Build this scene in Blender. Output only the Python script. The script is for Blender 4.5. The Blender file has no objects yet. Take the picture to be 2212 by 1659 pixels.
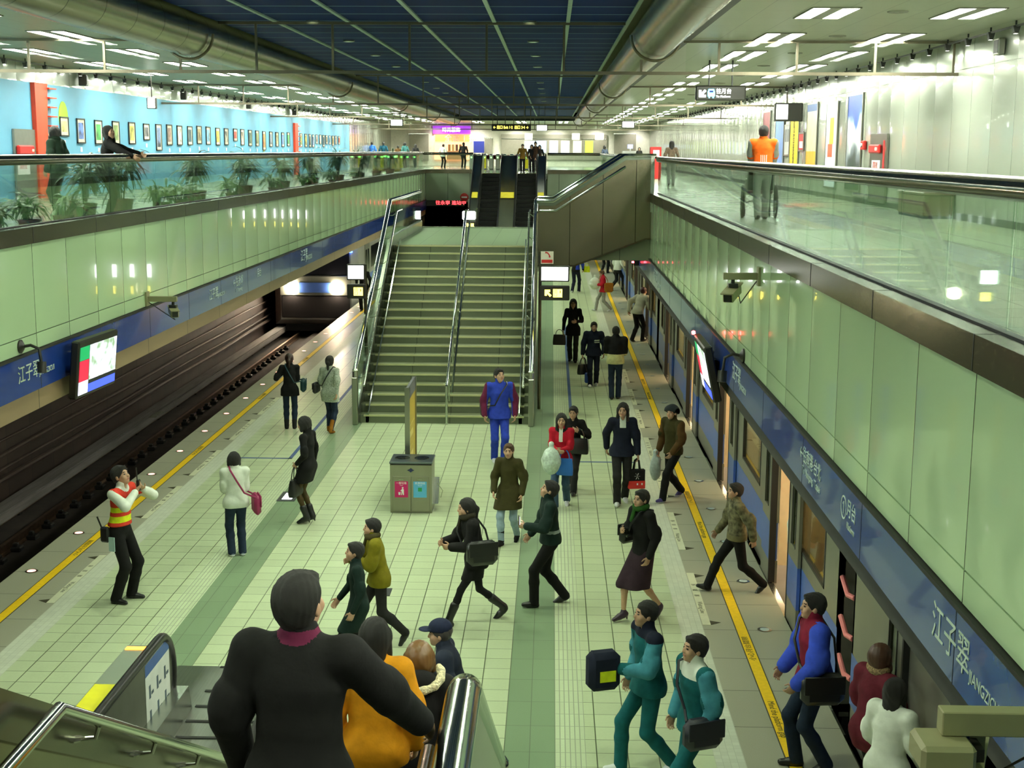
import bpy, math, random
import numpy as np
from mathutils import Vector, Matrix
random.seed(7)
RNG = np.random.default_rng(7)
COL = bpy.context.scene.collection
R = math.radians

# ------------------------------------------------------------------ camera model (metres, camera above the platform floor)
FPX, PITCH, YAW, ROLL, EYE = 2916.2, 0.171298, -0.02848, 0.0053956, 5.68
_F = np.array([math.sin(YAW)*math.cos(PITCH), math.cos(YAW)*math.cos(PITCH), -math.sin(PITCH)])
_R = np.array([math.cos(YAW), -math.sin(YAW), 0.0]); _U = np.cross(_R, _F)
CR = _R*math.cos(ROLL)+_U*math.sin(ROLL); CU = _U*math.cos(ROLL)-_R*math.sin(ROLL)
def ray(px, py):
    d = _F + (px-1106)/FPX*CR - (py-829.5)/FPX*CU
    return d/np.linalg.norm(d)
def onz(z, px, py):
    d = ray(px, py); t = (z-EYE)/d[2]; return Vector((d[0]*t, d[1]*t, z))
def onx(x, px, py):
    d = ray(px, py); t = x/d[0]; return Vector((x, d[1]*t, EYE+d[2]*t))
def ony(y, px, py):
    d = ray(px, py); t = y/d[1]; return Vector((d[0]*t, y, EYE+d[2]*t))

# ------------------------------------------------------------------ materials
_mats = {}
def srgb(r, g, b):
    f = lambda c: (c/12.92 if c <= .04045 else ((c+.055)/1.055)**2.4)
    return (f(r/255), f(g/255), f(b/255), 1)
def newmat(name):
    m = bpy.data.materials.new(name); m.use_nodes = True
    nt = m.node_tree; b = nt.nodes['Principled BSDF']
    return m, nt, b
def M(name, col, rough=.5, metal=0., var=.06, scale=6., bump=0., emis=None, es=0., coat=0., spec=None, aniso=None, sheen=0.):
    """plain procedural surface: colour broken up by noise, optional fine bump"""
    if name in _mats: return _mats[name]
    m, nt, b = newmat(name); N = nt.nodes; L = nt.links
    b.inputs['Roughness'].default_value = rough; b.inputs['Metallic'].default_value = metal
    if coat: b.inputs['Coat Weight'].default_value = coat; b.inputs['Coat Roughness'].default_value = .04
    if spec is not None: b.inputs['Specular IOR Level'].default_value = spec
    if sheen: b.inputs['Sheen Weight'].default_value = sheen
    tc = N.new('ShaderNodeTexCoord'); nz = N.new('ShaderNodeTexNoise'); nz.inputs['Scale'].default_value = scale
    nz.inputs['Detail'].default_value = 3
    if aniso:
        mp = N.new('ShaderNodeMapping'); mp.inputs['Scale'].default_value = aniso
        L.new(tc.outputs['Object'], mp.inputs['Vector']); L.new(mp.outputs[0], nz.inputs['Vector'])
    else: L.new(tc.outputs['Object'], nz.inputs['Vector'])
    mr = N.new('ShaderNodeMapRange'); mr.inputs['To Min'].default_value = 1-var; mr.inputs['To Max'].default_value = 1+var
    mr.inputs['From Min'].default_value = .3; mr.inputs['From Max'].default_value = .7
    L.new(nz.outputs['Fac'], mr.inputs['Value'])
    mx = N.new('ShaderNodeVectorMath'); mx.operation = 'SCALE'; mx.inputs[0].default_value = col[:3]
    L.new(mr.outputs[0], mx.inputs['Scale']); L.new(mx.outputs[0], b.inputs['Base Color'])
    if bump:
        bp = N.new('ShaderNodeBump'); bp.inputs['Strength'].default_value = bump; bp.inputs['Distance'].default_value = .02
        L.new(nz.outputs['Fac'], bp.inputs['Height']); L.new(bp.outputs[0], b.inputs['Normal'])
    if emis is not None:
        b.inputs['Emission Color'].default_value = emis; b.inputs['Emission Strength'].default_value = es
    _mats[name] = m; return m
def lines(name, col, axes, linecol, var=.05, rough=.4, coat=0., metal=0., noise=.04, nscale=30., bump=0., bscale=(1,1,1), spec=None, pillow=None):
    """surface divided by joint lines: axes = [(axis, pitch, offset, width)], each cell slightly different"""
    m, nt, b = newmat(name); N = nt.nodes; L = nt.links
    b.inputs['Roughness'].default_value = rough; b.inputs['Metallic'].default_value = metal
    if coat: b.inputs['Coat Weight'].default_value = coat; b.inputs['Coat Roughness'].default_value = .03
    if spec is not None: b.inputs['Specular IOR Level'].default_value = spec
    g = N.new('ShaderNodeNewGeometry'); sp = N.new('ShaderNodeSeparateXYZ'); L.new(g.outputs['Position'], sp.inputs[0])
    def mth(op, a, bb=None):
        n = N.new('ShaderNodeMath'); n.operation = op
        for i, v in enumerate((a, bb)):
            if v is None: continue
            if isinstance(v, (int, float)): n.inputs[i].default_value = v
            else: L.new(v, n.inputs[i])
        return n.outputs[0]
    cell = N.new('ShaderNodeCombineXYZ'); mask = None
    for ax, p, o, w in axes:
        t = mth('DIVIDE', mth('SUBTRACT', sp.outputs[ax], o), p)
        L.new(mth('FLOOR', t), cell.inputs[ax])
        f = mth('FRACT', t)
        e = mth('MINIMUM', f, mth('SUBTRACT', 1.0, f))
        k = mth('LESS_THAN', e, w/p/2)
        mask = k if mask is None else mth('MAXIMUM', mask, k)
    wn = N.new('ShaderNodeTexWhiteNoise'); L.new(cell.outputs[0], wn.inputs['Vector'])
    nz = N.new('ShaderNodeTexNoise'); nz.inputs['Scale'].default_value = nscale; L.new(g.outputs['Position'], nz.inputs['Vector'])
    v = mth('ADD', mth('MULTIPLY', mth('SUBTRACT', wn.outputs['Value'], .5), 2*var), mth('MULTIPLY', mth('SUBTRACT', nz.outputs['Fac'], .5), 2*noise))
    sc = N.new('ShaderNodeVectorMath'); sc.operation = 'SCALE'; sc.inputs[0].default_value = col[:3]; L.new(mth('ADD', v, 1.0), sc.inputs['Scale'])
    mx = N.new('ShaderNodeMix'); mx.data_type = 'RGBA'
    L.new(mask, mx.inputs['Factor']); L.new(sc.outputs[0], mx.inputs['A']); mx.inputs['B'].default_value = linecol
    L.new(mx.outputs['Result'], b.inputs['Base Color'])
    if bump:
        mp = N.new('ShaderNodeMapping'); mp.inputs['Scale'].default_value = bscale; L.new(g.outputs['Position'], mp.inputs['Vector'])
        n2 = N.new('ShaderNodeTexNoise'); n2.inputs['Scale'].default_value = 1.0; n2.inputs['Detail'].default_value = 1; L.new(mp.outputs[0], n2.inputs['Vector'])
        h = mth('ADD', n2.outputs['Fac'], mth('MULTIPLY', wn.outputs['Value'], .0))
        bp = N.new('ShaderNodeBump'); bp.inputs['Strength'].default_value = bump; bp.inputs['Distance'].default_value = .05
        L.new(h, bp.inputs['Height']); L.new(bp.outputs[0], b.inputs['Normal'])
    if pillow:
        # each panel is very slightly domed and tilted, so it mirrors the hall on its own
        ax, p, o, amt, tilt = pillow
        t = mth('DIVIDE', mth('SUBTRACT', sp.outputs[ax], o), p); f = mth('SUBTRACT', mth('FRACT', t), .5)
        w2 = N.new('ShaderNodeTexWhiteNoise'); w2.noise_dimensions = '1D'; L.new(mth('FLOOR', t), w2.inputs['W'])
        sx = N.new('ShaderNodeSeparateColor'); L.new(w2.outputs['Color'], sx.inputs[0])
        cb = N.new('ShaderNodeCombineXYZ')
        L.new(mth('ADD', mth('MULTIPLY', f, amt), mth('MULTIPLY', mth('SUBTRACT', sx.outputs[0], .5), tilt)), cb.inputs[ax])
        L.new(mth('MULTIPLY', mth('SUBTRACT', sx.outputs[1], .5), tilt*.8), cb.inputs[2])
        src = bp.outputs[0] if bump else g.outputs['Normal']
        ad = N.new('ShaderNodeVectorMath'); ad.operation = 'ADD'; L.new(src, ad.inputs[0]); L.new(cb.outputs[0], ad.inputs[1])
        nn = N.new('ShaderNodeVectorMath'); nn.operation = 'NORMALIZE'; L.new(ad.outputs[0], nn.inputs[0]); L.new(nn.outputs[0], b.inputs['Normal'])
        if coat: L.new(nn.outputs[0], b.inputs['Coat Normal'])
    _mats[name] = m; return m
def glow(name, col, s):
    if name in _mats: return _mats[name]
    m, nt, b = newmat(name); N = nt.nodes; L = nt.links
    b.inputs['Base Color'].default_value = col; b.inputs['Roughness'].default_value = .4
    tc = N.new('ShaderNodeTexCoord'); nz = N.new('ShaderNodeTexNoise'); nz.inputs['Scale'].default_value = 2.; L.new(tc.outputs['Object'], nz.inputs['Vector'])
    mr = N.new('ShaderNodeMapRange'); mr.inputs['To Min'].default_value = s*.96; mr.inputs['To Max'].default_value = s*1.04; L.new(nz.outputs['Fac'], mr.inputs['Value'])
    b.inputs['Emission Color'].default_value = col; L.new(mr.outputs[0], b.inputs['Emission Strength'])
    _mats[name] = m; return m
def glass(name, tint=(.86, .93, .89, 1), gl=.10, rough=.02, fk=.55):
    """thin sheet of glass: sees through it, mirrors more at a grazing angle"""
    m, nt, b = newmat(name); N = nt.nodes; L = nt.links; N.remove(b)
    t = N.new('ShaderNodeBsdfTransparent'); t.inputs[0].default_value = tint
    gb = N.new('ShaderNodeBsdfGlossy'); gb.inputs['Roughness'].default_value = rough; gb.inputs['Color'].default_value = (.95, 1, .97, 1)
    fr = N.new('ShaderNodeLayerWeight'); fr.inputs['Blend'].default_value = .22
    nz = N.new('ShaderNodeTexNoise'); nz.inputs['Scale'].default_value = 3.
    ma = N.new('ShaderNodeMath'); ma.operation = 'MULTIPLY_ADD'; L.new(fr.outputs['Fresnel'], ma.inputs[0]); ma.inputs[1].default_value = fk; 
    mb = N.new('ShaderNodeMath'); mb.operation = 'MULTIPLY'; mb.inputs[1].default_value = gl*.6; L.new(nz.outputs['Fac'], mb.inputs[0]); L.new(mb.outputs[0], ma.inputs[2])
    mx = N.new('ShaderNodeMixShader'); L.new(ma.outputs[0], mx.inputs[0]); L.new(t.outputs[0], mx.inputs[1]); L.new(gb.outputs[0], mx.inputs[2])
    L.new(mx.outputs[0], N['Material Output'].inputs[0]); _mats[name] = m; return m

# ------------------------------------------------------------------ mesh building
class MB:
    def __init__(s): s.v = []; s.f = []; s.m = []
    def add(s, vs, fs, mi=0, mat=None):
        o = len(s.v)
        for v in vs: s.v.append(tuple(mat @ Vector(v)) if mat is not None else tuple(v))
        for f in fs: s.f.append(tuple(i+o for i in f)); s.m.append(mi)
        return s
    def quad(s, a, b, c, d, mi=0): return s.add([a, b, c, d], [(0, 1, 2, 3)], mi)
    def box(s, lo, hi, mi=0, bev=0., mat=None):
        x0, y0, z0 = lo; x1, y1, z1 = hi
        if bev <= 0:
            vs = [(x0,y0,z0),(x1,y0,z0),(x1,y1,z0),(x0,y1,z0),(x0,y0,z1),(x1,y0,z1),(x1,y1,z1),(x0,y1,z1)]
            return s.add(vs, [(0,3,2,1),(4,5,6,7),(0,1,5,4),(1,2,6,5),(2,3,7,6),(3,0,4,7)], mi, mat)
        b = min(bev, (x1-x0)/2.01, (y1-y0)/2.01, (z1-z0)/2.01); vs = []; idx = {}
        for sx in (0,1):
            for sy in (0,1):
                for sz in (0,1):
                    c = [(x0,x1)[sx], (y0,y1)[sy], (z0,z1)[sz]]; dd = [1-2*sx, 1-2*sy, 1-2*sz]
                    for ax in range(3):
                        p = list(c)
                        for k in range(3):
                            if k != ax: p[k] += dd[k]*b
                        idx[(sx,sy,sz,ax)] = len(vs); vs.append(p)
        fs = []
        for ax in range(3):
            u, w = [(1,2),(2,0),(0,1)][ax]
            for sd in (0,1):
                q = []
                for (a, c) in ((0,0),(1,0),(1,1),(0,1)):
                    k = [0,0,0]; k[ax] = sd; k[u] = a; k[w] = c; q.append(idx[(*k, ax)])
                fs.append(tuple(q if sd else q[::-1]))
        for ax in range(3):
            u, w = [(1,2),(2,0),(0,1)][ax]
            for a in (0,1):
                for c in (0,1):
                    k0=[0,0,0]; k1=[0,0,0]; k0[u]=k1[u]=a; k0[w]=k1[w]=c; k1[ax]=1
                    q = (idx[(*k0,u)], idx[(*k1,u)], idx[(*k1,w)], idx[(*k0,w)])
                    fs.append(q if (a == c) else q[::-1])
        for sx in (0,1):
            for sy in (0,1):
                for sz in (0,1):
                    q = tuple(idx[(sx,sy,sz,a)] for a in range(3)); fs.append(q if (sx+sy+sz)%2 else q[::-1])
        return s.add(vs, fs, mi, mat)
    def tube(s, pts, r, n=10, mi=0, cap=True):
        pts = [Vector(p) for p in pts]; rr = r if isinstance(r, (list, tuple)) else [r]*len(pts)
        vs = []; fs = []; up = None
        for i, p in enumerate(pts):
            t = ((pts[i+1]-p) if i == 0 else (p-pts[i-1]) if i == len(pts)-1 else (pts[i+1]-p).normalized()+(p-pts[i-1]).normalized()).normalized()
            if up is None:
                a = Vector((0,0,1)) if abs(t.z) < .9 else Vector((1,0,0)); up = (a - t*a.dot(t)).normalized()
            else: up = (up - t*up.dot(t)).normalized()
            sd = t.cross(up)
            for k in range(n):
                an = 2*math.pi*k/n; vs.append(p + (up*math.cos(an)+sd*math.sin(an))*rr[i])
        for i in range(len(pts)-1):
            for k in range(n): fs.append((i*n+k, i*n+(k+1)%n, (i+1)*n+(k+1)%n, (i+1)*n+k))
        if cap: fs.append(tuple(range(n))[::-1]); fs.append(tuple(range((len(pts)-1)*n, len(pts)*n)))
        return s.add(vs, fs, mi)
    def prism(s, poly, axis, a, b, mi=0):
        """closed outline (2-D) pushed along an axis from a to b"""
        n = len(poly)
        def P(p, t): return {0:(t,p[0],p[1]), 1:(p[0],t,p[1]), 2:(p[0],p[1],t)}[axis]
        vs = [P(p, a) for p in poly]+[P(p, b) for p in poly]
        fs = [(i, (i+1)%n, n+(i+1)%n, n+i) for i in range(n)]+[tuple(range(n))[::-1], tuple(range(n, 2*n))]
        return s.add(vs, fs, mi)
    def lathe(s, prof, c=(0,0,0), n=16, mi=0):
        vs = []; fs = []
        for (r, z) in prof:
            for k in range(n):
                a = 2*math.pi*k/n; vs.append((c[0]+r*math.cos(a), c[1]+r*math.sin(a), c[2]+z))
        for i in range(len(prof)-1):
            for k in range(n): fs.append((i*n+k, i*n+(k+1)%n, (i+1)*n+(k+1)%n, (i+1)*n+k))
        fs.append(tuple(range(n))[::-1]); fs.append(tuple(range((len(prof)-1)*n, len(prof)*n)))
        return s.add(vs, fs, mi)
    def build(s, name, mats, parent=None, smooth=False, fix=True):
        me = bpy.data.meshes.new(name); me.from_pydata(s.v, [], s.f)
        if not isinstance(mats, (list, tuple)): mats = [mats]
        for m in mats: me.materials.append(m)
        me.polygons.foreach_set('material_index', s.m)
        if fix:
            import bmesh
            bm = bmesh.new(); bm.from_mesh(me); bmesh.ops.recalc_face_normals(bm, faces=bm.faces); bm.to_mesh(me); bm.free()
        if smooth:
            me.polygons.foreach_set('use_smooth', [True]*len(me.polygons)); me.set_sharp_from_angle(angle=R(40))
        o = bpy.data.objects.new(name, me); COL.objects.link(o)
        if parent: 
            o.parent = parent; o.matrix_parent_inverse = Matrix.Identity(4)
        return o
def tag(o, label, cat, group=None, kind=None):
    if label: o['label'] = label
    if cat: o['category'] = cat
    if group: o['group'] = group
    if kind: o['kind'] = kind
    return o
def thing(name, label, cat, loc=(0,0,0), rz=0., group=None):
    o = bpy.data.objects.new(name, None); COL.objects.link(o); o.location = loc; o.rotation_euler = (0,0,rz); o.empty_display_size = .2
    return tag(o, label, cat, group)
def struct(mb, name, mats, smooth=False, label=None):
    o = mb.build(name, mats, None, smooth); o['kind'] = 'structure'
    if label: o['label'] = label
    return o
def dup(root, loc, rz=None, label=None, group=None):
    r = root.copy(); COL.objects.link(r); r.location = loc
    if rz is not None: r.rotation_euler = (0,0,rz)
    if label: r['label'] = label
    if group: r['group'] = group
    for ch in list(root.children):
        c = ch.copy(); COL.objects.link(c); c.parent = r
        for gch in ch.children:
            d = gch.copy(); COL.objects.link(d); d.parent = c
    return r
def text(body, size, mat, parent, loc, rot, name='lettering', ext=.002, align='LEFT', sx=1.):
    c = bpy.data.curves.new(name, 'FONT'); c.body = body; c.size = size; c.extrude = ext; c.align_x = align; c.align_y = 'CENTER'
    c.resolution_u = 3
    c.materials.append(mat)
    o = bpy.data.objects.new(name, c); COL.objects.link(o); o.location = loc; o.rotation_euler = rot; o.scale = (sx, 1, 1)
    if parent: o.parent = parent
    return o
ROT_S = (R(90), 0, 0)            # lettering read by someone looking towards +Y
ROT_RW = (R(90), 0, R(-90))      # lettering on a wall facing -X
ROT_LW = (R(90), 0, R(90))       # lettering on a wall facing +X

def letters_to_mesh():
    dg = bpy.context.evaluated_depsgraph_get(); dg.update()
    for o in [q for q in bpy.data.objects if q.type == 'FONT']:
        me = bpy.data.meshes.new_from_object(o.evaluated_get(dg)); nm = o.name.split('.')[0]
        n = bpy.data.objects.new(nm, me); COL.objects.link(n); n.parent = o.parent; n.matrix_parent_inverse = o.matrix_parent_inverse.copy()
        n.location = o.location; n.rotation_euler = o.rotation_euler; n.scale = o.scale
        for k in o.keys():
            if k in ('kind','label','category'): n[k] = o[k]
        bpy.data.objects.remove(o)
# ------------------------------------------------------------------ people: every body and garment is one continuous surface
def nrm(v):
    v = np.asarray(v, float); l = np.linalg.norm(v); return v/l if l > 1e-9 else v
class Field:
    """distance field on a grid, turned into a mesh by surface nets"""
    def __init__(s, lo, hi, res):
        s.lo = np.asarray(lo, float)-2*res; s.res = res
        s.n = np.ceil((np.asarray(hi, float)+2*res-s.lo)/res).astype(int)+1
        s.F = np.full(s.n, .2, np.float32)
        s.ax = [s.lo[i]+res*np.arange(s.n[i], dtype=np.float32) for i in range(3)]
    def win(s, lo, hi):
        a = np.clip(((np.asarray(lo)-s.lo)/s.res).astype(int), 0, s.n); b = np.clip(((np.asarray(hi)-s.lo)/s.res).astype(int)+2, 0, s.n)
        if (b <= a).any(): return None, None
        w = tuple(slice(int(a[i]), int(b[i])) for i in range(3))
        X = s.ax[0][w[0]][:,None,None]; Y = s.ax[1][w[1]][None,:,None]; Z = s.ax[2][w[2]][None,None,:]
        return w, (X, Y, Z)
    def op(s, w, d, k, sub=False):
        F = s.F[w]
        if sub:
            d = -d
            if k <= 0: s.F[w] = np.maximum(F, d); return
            h = np.clip(.5-.5*(d-F)/k, 0, 1); s.F[w] = d+(F-d)*h+k*h*(1-h); return
        if k <= 0: s.F[w] = np.minimum(F, d); return
        h = np.clip(.5+.5*(d-F)/k, 0, 1); s.F[w] = d+(F-d)*h-k*h*(1-h)
    def cap(s, a, b, r1, r2, k=.02, n=None, sq=1., sub=False):
        a = np.asarray(a, float); b = np.asarray(b, float); m = max(r1, r2)+k+.03
        w, g = s.win(np.minimum(a,b)-m, np.maximum(a,b)+m)
        if w is None: return
        X, Y, Z = g[0]-a[0], g[1]-a[1], g[2]-a[2]; ab = b-a; L = float(ab@ab)+1e-9
        t = np.clip((X*ab[0]+Y*ab[1]+Z*ab[2])/L, 0, 1)
        X = X-ab[0]*t; Y = Y-ab[1]*t; Z = Z-ab[2]*t
        if n is not None:
            q = (X*n[0]+Y*n[1]+Z*n[2])*(1/sq-1); X = X+n[0]*q; Y = Y+n[1]*q; Z = Z+n[2]*q
        d = np.sqrt(X*X+Y*Y+Z*Z)-(r1+(r2-r1)*t)
        if n is not None: d = d*(.5+.5*sq)
        s.op(w, d.astype(np.float32), k, sub)
    def ell(s, c, r, A=None, k=.02, sub=False):
        c = np.asarray(c, float); m = max(r)+k+.03; w, g = s.win(c-m, c+m)
        if w is None: return
        X, Y, Z = g[0]-c[0], g[1]-c[1], g[2]-c[2]
        if A is not None:
            X, Y, Z = (X*A[0,i]+Y*A[1,i]+Z*A[2,i] for i in range(3))
        else: X, Y, Z = X+0*Y+0*Z, Y+0*X+0*Z, Z+0*X+0*Y
        k0 = np.sqrt((X/r[0])**2+(Y/r[1])**2+(Z/r[2])**2); k1 = np.sqrt((X/r[0]**2)**2+(Y/r[1]**2)**2+(Z/r[2]**2)**2)+1e-6
        s.op(w, (k0*(k0-1)/k1).astype(np.float32), k, sub)
    def cut(s, p, n, k=0.):
        """keep the side of the plane that n points away from"""
        d = (s.ax[0]-p[0])[:,None,None]*n[0]+(s.ax[1]-p[1])[None,:,None]*n[1]+(s.ax[2]-p[2])[None,None,:]*n[2]
        s.F = np.maximum(s.F, d.astype(np.float32))
    def mesh(s):
        F = s.F; I = F < 0
        c = [F[i:F.shape[0]-1+i, j:F.shape[1]-1+j, k:F.shape[2]-1+k] for i in (0,1) for j in (0,1) for k in (0,1)]
        ins = sum((x < 0).astype(np.int8) for x in c); act = (ins > 0) & (ins < 8)
        idx = np.full(act.shape, -1, np.int64); ii = np.argwhere(act); idx[act] = np.arange(len(ii))
        if not len(ii): return np.zeros((0,3)), np.zeros((0,4), int)
        V = np.stack([x[act] for x in c], 1); P = np.zeros((len(ii), 3)); cnt = np.zeros(len(ii))
        off = np.array([(i,j,k) for i in (0,1) for j in (0,1) for k in (0,1)], float)
        for a in range(8):
            for b in (1,2,4):
                if a & b: continue
                e = a | b; va, vb = V[:,a], V[:,e]; m = (va < 0) != (vb < 0); t = np.where(m, va/(va-vb+1e-12), 0)
                P += np.where(m[:,None], off[a]+(off[e]-off[a])*t[:,None], 0); cnt += m
        P = s.lo + (ii + P/cnt[:,None])*s.res
        Q = []
        for ax in range(3):
            u, v = [(1,2),(2,0),(0,1)][ax]
            sl = [slice(1,-1)]*3; s0 = list(sl); s1 = list(sl); s0[ax] = slice(0,-1); s1[ax] = slice(1,None)
            A = I[tuple(s0)]; B = I[tuple(s1)]; x = np.argwhere(A != B)
            if not len(x): continue
            fl = A[tuple(x.T)]; base = x + np.array([0 if i == ax else 1 for i in range(3)])
            def at(du, dv):
                y = base.copy(); y[:,u] -= du; y[:,v] -= dv; return idx[tuple(y.T)]
            q = np.stack([at(1,1), at(0,1), at(0,0), at(1,0)], 1); q[~fl] = q[~fl][:, ::-1]; Q.append(q)
        Q = np.concatenate(Q) if Q else np.zeros((0,4), int)
        return P, Q[(Q >= 0).all(1)]
    def build(s, name, mats, parent, pick=None):
        P, Q = s.mesh(); me = bpy.data.meshes.new(name); n = len(Q)
        me.vertices.add(len(P)); me.vertices.foreach_set('co', P.astype(np.float32).ravel())
        me.loops.add(4*n); me.loops.foreach_set('vertex_index', Q.astype(np.int32).ravel())
        me.polygons.add(n); me.polygons.foreach_set('loop_start', np.arange(0, 4*n, 4, dtype=np.int32))
        if not isinstance(mats, (list, tuple)): mats = [mats]
        for m in mats: me.materials.append(m)
        if pick is not None and n: me.polygons.foreach_set('material_index', pick(P[Q].mean(1)).astype(np.int32))
        me.polygons.foreach_set('use_smooth', np.ones(n, bool)); me.update(); me.validate()
        o = bpy.data.objects.new(name, me); COL.objects.link(o); o.parent = parent
        return o
def ik(a, t, l1, l2, pole):
    a, t, pole = np.asarray(a,float), np.asarray(t,float), np.asarray(pole,float); d = t-a; D = np.linalg.norm(d)
    if D > (l1+l2)*.995: t = a+d*((l1+l2)*.995/D); d = t-a; D = np.linalg.norm(d)
    u = d/D; x = (l1*l1-l2*l2+D*D)/(2*D); hgt = math.sqrt(max(l1*l1-x*x, 0)); p = pole-u*(pole@u); p = nrm(p)
    return a+u*x+p*hgt, t
def rotm(yaw, pit, rol=0.):
    cy, sy, cp, sp, cr, sr = math.cos(yaw), math.sin(yaw), math.cos(pit), math.sin(pit), math.cos(rol), math.sin(rol)
    Rz = np.array([[cy,-sy,0],[sy,cy,0],[0,0,1]]); Rx = np.array([[1,0,0],[0,cp,-sp],[0,sp,cp]]); Ry = np.array([[cr,0,sr],[0,1,0],[-sr,0,cr]])
    return Rz@Rx@Ry
SKIN = M('skin', (.52,.31,.20), .55, var=.05, scale=40); LIP = M('lip', (.42,.16,.12), .5); EYE_M = M('eye_dark', (.015,.012,.01), .3); BROW = M('eyebrow', (.03,.02,.015), .7)
HAIRB = M('hair_black', (.012,.010,.009), .55, var=.5, scale=60, aniso=(40,40,3), bump=.6); HAIRBR = M('hair_brown', (.10,.045,.018), .5, var=.5, scale=60, aniso=(40,40,3), bump=.6)
PEOPLE = []
def cloth(name, col, **k):
    k.setdefault('rough', .85); k.setdefault('var', .14); k.setdefault('scale', 14.); k.setdefault('bump', .25); k.setdefault('spec', .25)
    return M(name, col, **k)
def person(label, at, face, h=1.68, res=.010, female=False, walk=0., lead=1, lean=4., arms=('down','down'), head=(0,0), hairstyle='short', hair=None,
           top=None, topkind='jacket', hem=.46, flare=0., bulk=0., topmats=None, toppick=None, sleeve=.97, collar=0., bottom=None, bottomkind='trousers', slim=0., skirt_hem=.27,
           shoe=None, shoekind='shoe', bootmat=None, boot_h=.2, scarf=None, cap=None, hood=None, legs=None, group=None, sole=None, collar_mat=None, stockings=None, skin=None, twist=0.):
    """at = (x, y, z) of the ground between the feet; face = bearing in degrees, 0 looking towards +Y, 90 towards +X"""
    S = h/1.70; skin = skin or SKIN
    root = thing('person', label, 'person', at, -R(face), group)
    hd = S*(.99 if female else 1.)
    # --- skeleton
    foot = {}
    if legs is None:
        st = walk*.40*S
        for sd in (-1, 1):
            f = st*lead*sd
            if walk > .05: foot[sd] = ((sd*.075*S, f*(1.0 if f > 0 else .95), .085*S+(0 if f > 0 else .07*walk*S)), (.25*walk if f > 0 else -.75*walk))
            else: foot[sd] = ((sd*(.085 if female else .105)*S, .0, .085*S), 0.)
    else: foot = legs
    heel = .055*S if shoekind in ('heel','heelboot') else 0.
    drop = .03*walk*walk
    pel = np.array([0, 0, (.905-drop)*S+heel])
    ln = R(lean); fw = np.array([0, math.sin(ln), math.cos(ln)]); 
    up = lambda d: pel+fw*d*S
    waist, chest, neck = up(.16), up(.36), up(.545)
    tw = R(twist); cx, sx_ = math.cos(tw), math.sin(tw)
    shw = (.165 if female else .19)*S
    sh = {sd: up(.475)+np.array([sd*shw*cx, sd*shw*sx_, 0]) for sd in (-1, 1)}
    HR = rotm(R(head[0]), -R(head[1])-ln*.0); hc = neck+np.array([0,.02*S,.0])+HR@np.array([0,.015,.118])*S
    hp = lambda x, y, z: hc+HR@np.array([x, y, z])*hd
    hips = {sd: pel+np.array([sd*.085*S, 0, -.03*S]) for sd in (-1, 1)}
    knee = {}; ank = {}; toe = {}
    for sd in (-1, 1):
        (p, pitch) = foot[sd]; p = np.array(p, float)+np.array([0,0,heel]); knee[sd], ank[sd] = ik(hips[sd], p, .43*S, .415*S, (sd*.05, 1, 0.1)); 
        q = pitch-(.42 if heel else 0); toe[sd] = np.array([sd*.12, math.cos(q), math.sin(q)])
    elb = {}; wri = {}; hand = {}
    TG = {'down': (.075, .06, -.50), 'front': (.03, .20, -.46), 'back': (.07, -.20, -.47), 'swingf': (.0, .30, -.36), 'swingb': (.10, -.27, -.40), 'carry': (.09, .03, -.52),
          'chest': (-.12, .26, -.20), 'belly': (-.14, .24, -.30), 'strap': (-.02, .17, -.14), 'face': (-.10, .24, .02), 'hold': (-.06, .30, -.26), 'pocket': (.03, .10, -.42), 'reach': (.02, .45, -.22), 'rail': (.12, .40, -.30)}
    for i, sd in enumerate((-1, 1)):
        t = arms[i]; t = np.array(TG[t] if isinstance(t, str) else t, float)*np.array([sd, 1, 1])*S
        elb[sd], wri[sd] = ik(sh[sd], sh[sd]+t, .285*S, .25*S, (sd*.7, -1., -.25))
    # --- body: head with a face, neck, trunk, limbs, hands with five fingers, feet
    pts = np.array([hc+.16*S, hc-.16*S, *sh.values(), *elb.values(), *wri.values(), *knee.values(), *ank.values(), pel])
    lo = pts.min(0)-.19*S; hi = pts.max(0)+.19*S; lo[2] = -.01
    B = Field(lo, hi, res); yv = np.array([0,1.,0])
    w_ = .88 if female else 1.
    B.cap(pel, waist, .135*S*w_, .115*S*w_, .03, yv, .66); B.cap(waist, chest, .115*S*w_, .145*S*w_, .03, yv, .62); B.cap(chest, up(.45), .14*S*w_, .09*S, .03, yv, .6)
    B.cap(sh[-1], sh[1], .048*S, .048*S, .04); B.cap(up(.45), neck+HR@np.array([0,0,.05])*S, .056*S, .048*S*w_, .03)
    B.cap(neck, hp(0,-.02,-.02), .05*S*w_, .05*S*w_, .02)
    B.ell(hp(0,-.012,.035), np.array([.075,.094,.085])*hd, HR, .02); B.ell(hp(0,.018,-.035), np.array([.062,.072,.085])*hd, HR, .02)
    B.cap(hp(0,.05,-.085), hp(0,.062,-.092), .024*hd, .02*hd, .03)
    B.cap(hp(0,.085,.012), hp(0,.100,-.030), .008*hd, .0135*hd, .012); B.cap(hp(-.03,.078,.028), hp(.03,.078,.028), .010*hd, .010*hd, .015)
    for sd in (-1, 1):
        B.ell(hp(sd*.030,.095,.004), np.array([.016,.012,.010])*hd, HR, .008, sub=True); B.ell(hp(sd*.030,.080,.003), np.array([.013,.012,.011])*hd, HR, .004)
        B.ell(hp(sd*.076,-.008,-.012), np.array([.012,.02,.032])*hd, HR, .008); B.ell(hp(sd*.04,.062,-.03), np.array([.024,.022,.026])*hd, HR, .02)
    B.cap(hp(-.016,.083,-.062), hp(.016,.083,-.062), .009*hd, .009*hd, .008)
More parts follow.
